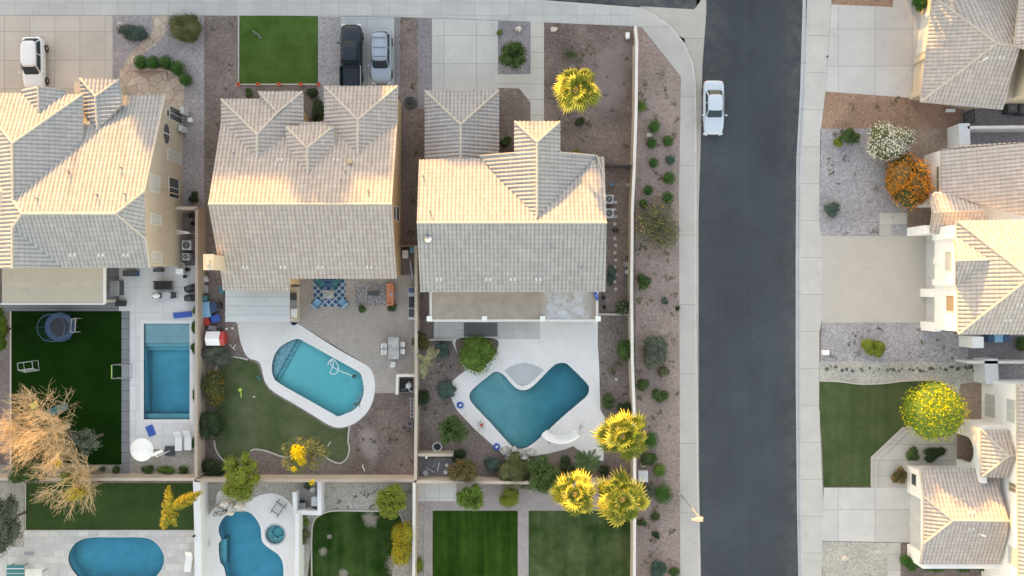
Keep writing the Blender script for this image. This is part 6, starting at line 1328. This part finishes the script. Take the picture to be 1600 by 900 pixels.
for px, py, ro_, lb_ in ((601, 540, 90, 'upper left'), (601, 550, 90, 'lower left'), (629, 538, -90, 'upper right'), (629, 549, -90, 'lower right'), (614, 569, 180, 'lower end')): chair('white dining chair at the '+lb_+' side of the stone table', px, py, R(ro_), 'white', 'chairs around the stone table', .42, frame='lgrey')
c = G(643, 474, .9); t = thing('outdoor_kitchen', 'long narrow grill counter along the wall of the middle yard', 'grill counter', (c.x, c.y, 0)); MB().obox(0, 0, 0, .9, .55, 2.9).build('counter', M['lgrey'], t, local=True, bevel=.02); MB().obox(0, .1, .9, 1.15, .5, 1.0, 0, taper=.85).build('grill_hood', M['black'], t, local=True, bevel=.05); MB().obox(0, -.85, .902, .95, .48, .7).build('hob', M['dark'], t, local=True); MB().obox(0, 1.15, .902, 1.3, .4, .4).build('side_burner', M['navy'], t, local=True)
c = G(459, 476, 1.0); t = thing('outdoor_shelf', 'tan shelf with a dark and a white box beside the metal patio roof', 'shelf', (c.x, c.y, 0)); MB().obox(0, 0, 0, 1.0, .62, 3.1).build('counter', M['wall_tan'], t, local=True); MB().obox(0, .72, 1.0, 1.25, .55, .55).build('dark_box', M['dark'], t, local=True); MB().obox(0, .1, 1.0, 1.1, .55, .6).build('tray', M['grey'], t, local=True); MB().obox(.03, -.72, 1.0, 1.2, .52, .75).build('white_box', M['white'], t, local=True, bevel=.03)
bucket('navy bin below the tan shelf', 459, 503, .3, .6, 'navy', name='bin', cat='bin')
# clutter by the wall: play house, toys
c = G(335, 529, 1.3); t = thing('playhouse', 'small playhouse with a white roof and a red side by the wall', 'playhouse', (c.x, c.y, 0)); MB().obox(0, 0, 0, 1.1, 1.3, 1.0).build('wall', M['red'], t, local=True); MB().extr([(-.62, 1.1), (0, 1.42), (.62, 1.1), (.62, 1.16), (0, 1.5), (-.62, 1.16)], -.78, .45).build('roof', M['white'], t, local=True); MB().extr([(-.62, 1.1), (0, 1.42), (.62, 1.1), (.62, 1.16), (0, 1.5), (-.62, 1.16)], .452, .85).build('roof_end', M['red'], t, local=True)
for i, (px, py, w_, d_, h_, m_, ro_) in enumerate([(318, 484, 1.0, 1.4, .7, 'lblue', .1), (319, 466, .45, .45, .8, 'teal', .3), (333, 480, .8, .8, .5, 'navy', .5), (341, 477, .4, .5, .6, 'black', .2), (336, 498, .8, .6, .4, 'blue', .3), (322, 502, .5, .7, .5, 'red', .4), (333, 513, .9, .4, .4, 'grey', -.2), (346, 453, .5, .6, .7, 'teal', .1), (341, 514, .35, .3, .4, 'dark', 0), (321, 452, .35, .7, .5, 'grey', 0), (321, 436, .35, .5, .4, 'lgrey', .4)]):
    boxy('toy_box', ['light blue covered pile', 'small teal box', 'navy box', 'black box', 'blue box', 'red box', 'grey crumpled cover', 'teal chest beside the patio roof', 'little dark box', 'grey crate', 'pale crate'][i]+' among the play things by the tan wall', 'box', px, py, w_, d_, h_, m_, ro_, group='play things by the tan wall', bev=.1)
for px, py in ((354, 514), (363, 513)): bucket('small white pot on the soil '+('left' if px < 360 else 'right')+' of the pair above the pool deck', px, py, .12, .15, 'white', name='pot', cat='pot')
t = thing('pool_brush', 'white forked stick lying beside the pool deck', 'stick', G(364, 543)); q = origin(t); MB().tube([G(359, 538, .04), G(367, 547, .04)], .035, 5).tube([G(368, 538, .06), G(365, 544, .06)], .035, 5).build('stick', M['white'], t)
t = thing('toy_windmill', 'yellow toy on the lawn of the middle yard', 'toy', G(376, 612)); MB().obox(G(375, 609).x, G(375, 609).y, .02, .14, .32, .28, .5, taper=.6).tube([G(376, 611, .08), G(377, 621, .05)], .05, 5).build('toy_body', M['lime'], t)
t = thing('toy_ball', 'small pale stone-like toy on the lawn', 'toy', G(397, 620)); MB().ball(G(397, 620, .08), .12, .09, .09).build('ball', M['rock_pale'], t)
t = thing('teal_toy', 'teal toy at the lawn edge beside the pool deck', 'toy', G(405, 591)); MB().obox(G(405, 591).x, G(405, 591).y, .02, .1, .5, .14, R(-50)).build('toy_body', M['teal'], t)
t = thing('garden_stake', 'pale stick on the lawn near the airy yellow tree', 'stick', G(515, 694)); MB().tube([G(512, 697, .05), G(517, 690, .08)], .05, 5).build('stick', M['rock_pale'], t)
t = thing('garden_hose', 'white bent piece of pipe lying in the soil below the worn patch', 'pipe', G(567, 731)); MB().tube([G(567, 726, .04), G(567, 730, .04), G(570, 736, .04)], .05, 5).build('pipe', M['white'], t)
t = thing('pool_pump', 'black pool pump and filter inside the pale L shaped wall', 'pool pump', G(634, 602)); q = origin(t); MB().box(q.x-.55, q.y-.6, 0, q.x+.6, q.y+.6, .15).build('plinth', M['black'], t); MB().lathe([(.26, .15), (.26, .8), (.1, .95)], q.x+.35, q.y+.05, 14).build('filter_tank', M['lgrey'], t); MB().obox(q.x-.1, q.y-.3, .15, .5, .5, .25, .3).build('motor', M['dark'], t); MB().tube([(q.x+.35, q.y+.4, .2), (q.x+.35, q.y-.5, .2), (q.x+.6, q.y-.5, .3)], .05, 6).build('pipe', M['white'], t)
t = thing('metal_ladder', 'grey metal ladder lying along the wall below the pool pump', 'ladder', G(644, 637)); q = origin(t); mb = MB().tube([(q.x-.15, q.y-.95, .05), (q.x-.15, q.y+.95, .05)], .035, 5).tube([(q.x+.15, q.y-.95, .05), (q.x+.15, q.y+.95, .05)], .035, 5)
for k in range(6): mb.tube([(q.x-.15, q.y-.8+.32*k, .05), (q.x+.15, q.y-.8+.32*k, .05)], .025, 4)
mb.build('rungs', M['lgrey'], t)
bucket('grey round kettle barbecue by the wall of the middle yard', 641, 662, .26, .6, 'grey', name='kettle_barbecue', cat='barbecue'); bucket('small orange pot by the wall of the middle yard', 638, 642, .09, .15, 'orange', name='pot', cat='pot'); bucket('small grey bucket left of the kettle barbecue', 631, 668, .12, .2, 'dark')
c = G(646, 398, .5); boxy('storage_box', 'pale blue box behind the wooden gate', 'box', 646, 390, .6, .5, .5, 'lblue'); boxy('storage_box', 'white box behind the wooden gate', 'box', 633, 397, .5, .7, .5, 'white'); t = thing('plank', 'pale plank leaning in the side passage behind the wooden gate', 'plank', G(642, 420)); MB().obox(G(643, 422).x, G(643, 422).y, .02, .1, .12, 1.7, R(8)).build('board', M['lgrey'], t)
c = G(640, 159, .4); t = thing('wire_wheel', 'dark round wire hoop standing in the soil between driveways', 'hoop', (c.x, c.y, 0)); ring(ring(MB(), .5, .1, .05, 18), .3, .25, .04, 14).build('hoop', M['dark'], t, local=True); MB().ball((0, 0, .12), .28, .28, .14).build('hub', M['black'], t, local=True)
# yard three
def arc(cx, cy, r, a0, a1, n): return [(cx+r*math.cos(R(a0+(a1-a0)*k/n)), cy+r*math.sin(R(a0+(a1-a0)*k/n))) for k in range(n+1)]
t = thing('pool_slide', 'white curved slide at the lower right edge of the L shaped pool', 'pool slide', G(875, 682)); mb = MB(); ctr = [(850, 675), (856, 681), (865, 685.5), (876, 687), (887, 685.5), (896, 681), (902, 677)]; ctr = cr(ctr, 3, closed=False); sec = []; n = len(ctr)
for k, p in enumerate(ctr):
    q = k/(n-1); z = .35+1.25*q; P_ = G(p[0], p[1], z); a, b = Vector(ctr[max(0, k-1)]), Vector(ctr[min(n-1, k+1)]); d = Vector((b.x-a.x, -(b.y-a.y))).normalized(); s = Vector((-d.y, d.x, 0)); u = Vector((0, 0, 1))
    sec.append([P_+s*.34+u*.25, P_+s*.26+u*.02, P_+s*.12-u*.04, P_-s*.12-u*.04, P_-s*.26+u*.02, P_-s*.34+u*.25, P_-s*.28+u*.25, P_-s*.22+u*.06, P_+s*.22+u*.06, P_+s*.28+u*.25])
loft(mb, sec); mb.build('chute', M['white'], t); mb = MB(); e = G(902, 674, 1.6)
for sg in (-1, 1): mb.tube([(e.x+.55, e.y+.2*sg+.3, 0), (e.x+.1, e.y+.22*sg, 1.55), (e.x+.15, e.y+.22*sg, 2.1), (e.x+.5, e.y+.22*sg+.2, 1.6)], .025, 6)
for k in range(4): mb.tube([(e.x+.48-.1*k, e.y-.2+.25, .3+.35*k), (e.x+.48-.1*k, e.y+.2+.25, .3+.35*k)], .025, 5)
mb.build('ladder', M['chrome'], t); p = G(861, 690); MB().tube([(p.x, p.y, 0), (p.x+.2, p.y+.15, .5)], .03, 5).tube([(p.x-.25, p.y-.1, .02), (p.x+.25, p.y+.1, .02)], .03, 5).build('support', M['dark'], t)
for px, py, lb_ in ((719, 633, 'blue swim ring on the deck at the left corner of the L shaped pool'), (776, 698, 'blue swim ring beside the rock pile')):
    c = G(px, py, .1); t = thing('swim_ring', lb_, 'swim ring', (c.x, c.y, .014), group='blue swim rings'); ring(MB(), .22, .09, .09, 16).build('ring', M['blue'], t, local=True); MB().obox(.03, 0, .1, .15, .25, .14, .8).build('patch', M['white'], t, local=True)
t = thing('folding_chair', 'small folding chair with a pink seat on the deck left of the L shaped pool', 'chair', G(750, 667)); q = G(749, 671, .4); MB().obox(q.x, q.y, .38, .42, .38, .42, .4).build('seat', M['rock_pale'], t); q = G(751, 664, .5); mb = MB(); mb.tube([(q.x-.35, q.y+.25, 0), (q.x+.3, q.y-.3, .5)], .02, 4).tube([(q.x+.35, q.y+.1, 0), (q.x-.3, q.y-.1, .5)], .02, 4).tube([(q.x, q.y+.3, 0), (q.x+.05, q.y-.3, .5)], .02, 4); mb.build('frame', M['dark'], t); MB().obox(q.x+.1, q.y, .5, .55, .3, .2, .5).build('backrest', M['red'], t)
c = G(683, 699, .5); t = thing('fire_bowl', 'dark fire bowl with a pale octagonal rim above the wall stub', 'fire bowl', (c.x, c.y, 0)); MB().lathe([(.2, 0), (.42, .35), (.48, .42), (.38, .42), (.3, .25)], 0, 0, 8).build('bowl', M['lgrey'], t, local=True); MB().lathe([(.31, .30), (.3, .31)], 0, 0, 8).build('coal', M['black'], t, local=True)
sh('soil_patch', [(652, 716), (706, 716), (706, 746), (652, 746)], 'gravel_dark', 3)
TGp = 'junk on the dark patch beside the wall stub'
for i, (px, py, l_, w_, ro_, m_) in enumerate([(672, 734, 1.0, .12, -30, 'lgrey'), (685, 729, .8, .1, 78, 'white'), (668, 726, .5, .1, 10, 'grey'), (678, 726, .4, .08, 60, 'lgrey'), (674, 727, .35, .08, -70, 'grey')]):
    t = thing('pipe_offcut', ['long pale', 'white', 'short grey', 'small pale', 'tiny grey'][i]+' piece of pipe on the dark patch beside the wall stub', 'pipe', G(px, py), group=TGp); q = origin(t); a = R(ro_); d = Vector((math.cos(a), math.sin(a), 0))*l_/2; MB().tube([q-d+Vector((0, 0, .06)), q+d+Vector((0, 0, .06))], w_/2, 6).build('pipe', M[m_], t)
bucket('white round tub on the dark patch beside the wall stub', 665, 739, .25, .25, 'offwhite', name='tub', cat='tub', group=TGp); bucket('white bucket, upper one at the right of the dark patch', 698, 727, .15, .3, 'white', group=TGp); bucket('white bucket, lower one at the right of the dark patch', 696, 738, .18, .3, 'white', group=TGp)
bucket('white cup standing on the end of the wall stub', 669, 709, .1, .2, 'white', z=1.51, name='cup', cat='cup')
slab_thing('door_mat', 'dark grey slatted mat beside the large round bush', 'mat', 751, 515, 3.0, 1.25, .03, 'mat_dark', z=.018)
t = thing('closed_parasol', 'dark blue folded parasol at the right end of the covered patio', 'parasol', G(930, 462, 2.0)); q = origin(t); t.location.z = 0; MB().tube([(q.x, q.y, 2.77), (q.x, q.y, 3.1)], .04, 6).build('pole', M['white'], t); MB().tube([(q.x-.12, q.y+.4, 2.83), (q.x, q.y, 2.86), (q.x+.1, q.y-.4, 2.83)], [.12, .16, .08], 8).build('cloth', M['blue'], t)
for k in range(13):
    c = G(962-(k % 2)*1.5, 316+k*11.3); t = thing('stepping_stone', 'square concrete stepping stone in the narrow passage beside the roadside wall', 'stepping stone', (c.x, c.y, 0), group='stepping stones in the passage'); MB().obox(0, 0, 0, .05, .26, .26, .1*(k % 3)).build('stone', M['edging'], t, local=True)
for i, (px, py, r_, m_) in enumerate([(955, 288, .15, 'lblue'), (981, 289, .15, 'cap'), (978, 413, .22, 'lgrey'), (980, 425, .2, 'white'), (978, 437, .22, 'grey'), (981, 402, .14, 'dark'), (943, 465, .2, 'dark'), (944, 480, .18, 'dark'), (963, 593, .12, 'white'), (686, 569, .12, 'lgrey'), (704, 573, .08, 'black')]):
    bucket(['pale blue pot under the gate', 'cream pot by the gate post', 'grey pot, upper of three pale ones at the wall', 'white pot, middle of three pale ones at the wall', 'mid grey pot, lowest of three pale ones at the wall', 'dark pot above the three pale ones', 'dark pot right of the covered patio, upper', 'dark pot right of the covered patio, lower', 'white pot in the bed right of the pool deck', 'grey stone pot left of the pool deck', 'little black pot left of the pool deck'][i], px, py, r_, .35, m_, name='pot', cat='pot', group='pots of the L shaped pool yard')
t = thing('tarpaulin', 'black crumpled bag on the stepping stones', 'bag', G(962, 360)); q = origin(t); MB().ball((q.x, q.y, .08), .3, .2, .14, wob=.8, seed=5).build('bag', M['black'], t)
# bottom gardens
c = G(434, 795, .4); t = thing('wooden_chair', 'dark framed lounge chair on the white deck beside the freeform pool', 'chair', (c.x, c.y, 0), R(-35)); MB().obox(0, 0, .33, .38, .42, .55).build('seat', M['lgrey'], t, local=True)
for sg in (-1, 1): MB().obox(sg*.36, 0, .3, .36, .06, 1.5).build('side_rail', M['dark'], t, local=True)
for y in (-.45, .45): MB().obox(0, y, .3, .35, 1.0 if y > 0 else .8, .06).build('cross_bar', M['dark'], t, local=True)
for x in (-1, 1):
    for y in (-1, 1): MB().obox(x*.36, y*.6, 0, .3, .05, .05).build('leg', M['dark'], t, local=True)
for i, (px, py, w_, d_, h_, m_) in enumerate([(491, 784, .5, .8, .9, 'lgrey'), (472, 791, .6, .5, .6, 'grey'), (491, 791, .4, .3, .7, 'dark')]): boxy('grill_cabinet', ['tall grey cabinet', 'low grey cabinet', 'dark cabinet'][i]+' inside the white screen wall', 'cabinet', px, py, w_, d_, h_, m_, group='cabinets inside the white screen wall')
bucket('white filter tank inside the white screen wall', 488, 766, .2, .7, 'white', name='filter_tank', cat='tank'); bucket('dark round stool inside the white screen wall', 472, 787, .3, .4, 'dark', name='stool', cat='stool')
shrub(480, 760, 7, 'lf_wrose', 'green and white flowering plant inside the white screen wall', group=BG)
t = thing('glass_bowl', 'white round fountain basin beside the white wall', 'basin', G(321, 848, .3)); q = origin(t); t.location.z = 0; MB().lathe([(.3, 0), (.5, .3), (.52, .34), (.4, .3), (.3, .2)], q.x, q.y, 16).build('basin', M['offwhite'], t)
bucket('black lamp on the white wall left of the fountain basin', 315, 828, .1, .25, 'black', name='wall_lamp', cat='lamp', z=1.8)
c = G(24, 896, .76); t = thing('table_tennis_table', 'dark green table tennis table with white lines at the bottom left corner', 'table', (c.x, c.y, 0)); MB().obox(0, 0, .72, .76, 1.55, 1.5).build('tabletop', M['teal'], t, local=True); MB().obox(0, 0, .761, .765, 1.55, .03).obox(0, .42, .761, .765, 1.55, .06).build('line', M['white'], t, local=True)
for x in (-1, 1):
    for y in (-1, 1): MB().obox(x*.6, y*.6, 0, .72, .06, .06).build('leg', M['dark'], t, local=True)
c = G(50, 903, 2.2); t = thing('patio_parasol', 'pale pointed parasol cut by the bottom edge at the left', 'parasol', (c.x, c.y, 0), R(45)); MB().lathe([(1.0, 1.95), (1.0, 2.0), (.05, 2.5)], 0, 0, 4).build('canopy', M['offwhite'], t, local=True); MB().tube([(0, 0, 0), (0, 0, 2.5)], .03, 6).build('pole', M['dark'], t, local=True)
slab_thing('stone_slab', 'pale grey slab on the travertine terrace', 'slab', 45, 865, .8, .3, .04, 'grey', z=.01); 
# right side odds
c = G(1563, 530, 1.0); boxy('wheelie_bin', 'bright blue bin in the dark side yard', 'bin', 1561, 529, .75, .65, 1.0, 'lblue', lid='lblue', bev=.05); boxy('wheelie_bin', 'navy bin left of the bright blue one', 'bin', 1549, 529, .5, .6, 1.0, 'navy', bev=.05); boxy('wheelie_bin', 'navy bin right of the bright blue one', 'bin', 1574, 529, .6, .6, 1.0, 'navy', bev=.05)
t = thing('garden_bench', 'small white bench at the foot of the cream house', 'bench', G(1482, 174)); q = origin(t); MB().obox(q.x, q.y, .3, .36, .8, .3, 0).build('seat', M['white'], t); MB().tube([(q.x-.3, q.y, 0), (q.x-.3, q.y, .3)], .04, 5).tube([(q.x+.3, q.y, 0), (q.x+.3, q.y, .3)], .04, 5).build('leg', M['white'], t)
c = G(1320, 872); rock(1320, 872, 5, 'flat pinkish rock in the pale gravel at the bottom', 'rock_pale', h=.2); 
rs = random.Random(5)
for i in range(46): rock(1292+i*5.2+rs.uniform(-2, 2), 577+rs.gauss(0, 2.2), rs.uniform(1.2, 3.2), 'dark river stone in the pebble strip between gravel and lawn', 'rock_dark' if rs.random() < .75 else 'rock', seed=i, h=.12, group='river stones in the pebble strip')
t = thing('garden_ornament', 'small sculpture of curved white rods on the front lawn', 'garden ornament', G(402, 54)); mb = MB(); mb.tube([G(395, 48, .04), G(399, 51, .25), G(405, 55, .22), G(409, 60, .04)], .03, 5).tube([G(397, 53, .04), G(402, 52, .3), G(406, 60, .04)], .03, 5); mb.build('rods', M['grey'], t)
t = thing('satellite_post', 'small blue marker post at the pavement edge across the road', 'post', G(1292, 89)); q = origin(t); MB().lathe([(.06, 0), (.06, .3)], q.x, q.y, 8).build('post', M['navy'], t); t.name = 'marker_post'

# small weeds and dry tufts sprinkled over the gravel
rng = random.Random(77); mb = MB()
AREAS = [(996, 1060, 130, 895, 150), (853, 985, 45, 240, 60), (322, 370, 30, 240, 22), (627, 650, 30, 380, 22), (1286, 1400, 205, 365, 30), (1290, 1500, 508, 560, 26), (556, 645, 620, 740, 45), (655, 700, 560, 700, 34), (938, 982, 500, 640, 26), (505, 640, 760, 795, 20), (322, 335, 560, 740, 10), (1295, 1420, 150, 198, 18)]
for x0, x1, y0, y1, n in AREAS:
    for _ in range(n):
        p = G(rng.uniform(x0, x1), rng.uniform(y0, y1)); s_ = rng.choice((.03, .04, .06, .1, .14))
        for _k in range(7): q = p+Vector((rng.gauss(0, s_), rng.gauss(0, s_), .02+rng.random()*s_*.7)); e = Vector((rng.uniform(-1, 1), rng.uniform(-1, 1), .5)).normalized()*s_*1.1; f = Vector((-e.y, e.x, 0))*.4; mb.poly([q-e, q+f, q+e, q-f])
o = mb.build('weeds', M['lf_olive']); tag(o, 'tiny weeds and dry tufts sprinkled over the gravel', 'weeds', kind='stuff')
mb = MB()
for x0, x1, y0, y1, n in AREAS:
    for _ in range(n):
        p = G(rng.uniform(x0, x1), rng.uniform(y0, y1)); s_ = rng.uniform(.02, .06); mb.ball((p.x, p.y, s_*.3), s_, s_*.8, s_*.6, n=5)
o = mb.build('gravel_stones', M['rock']); tag(o, 'loose larger stones lying in the gravel beds', 'stones', kind='stuff')
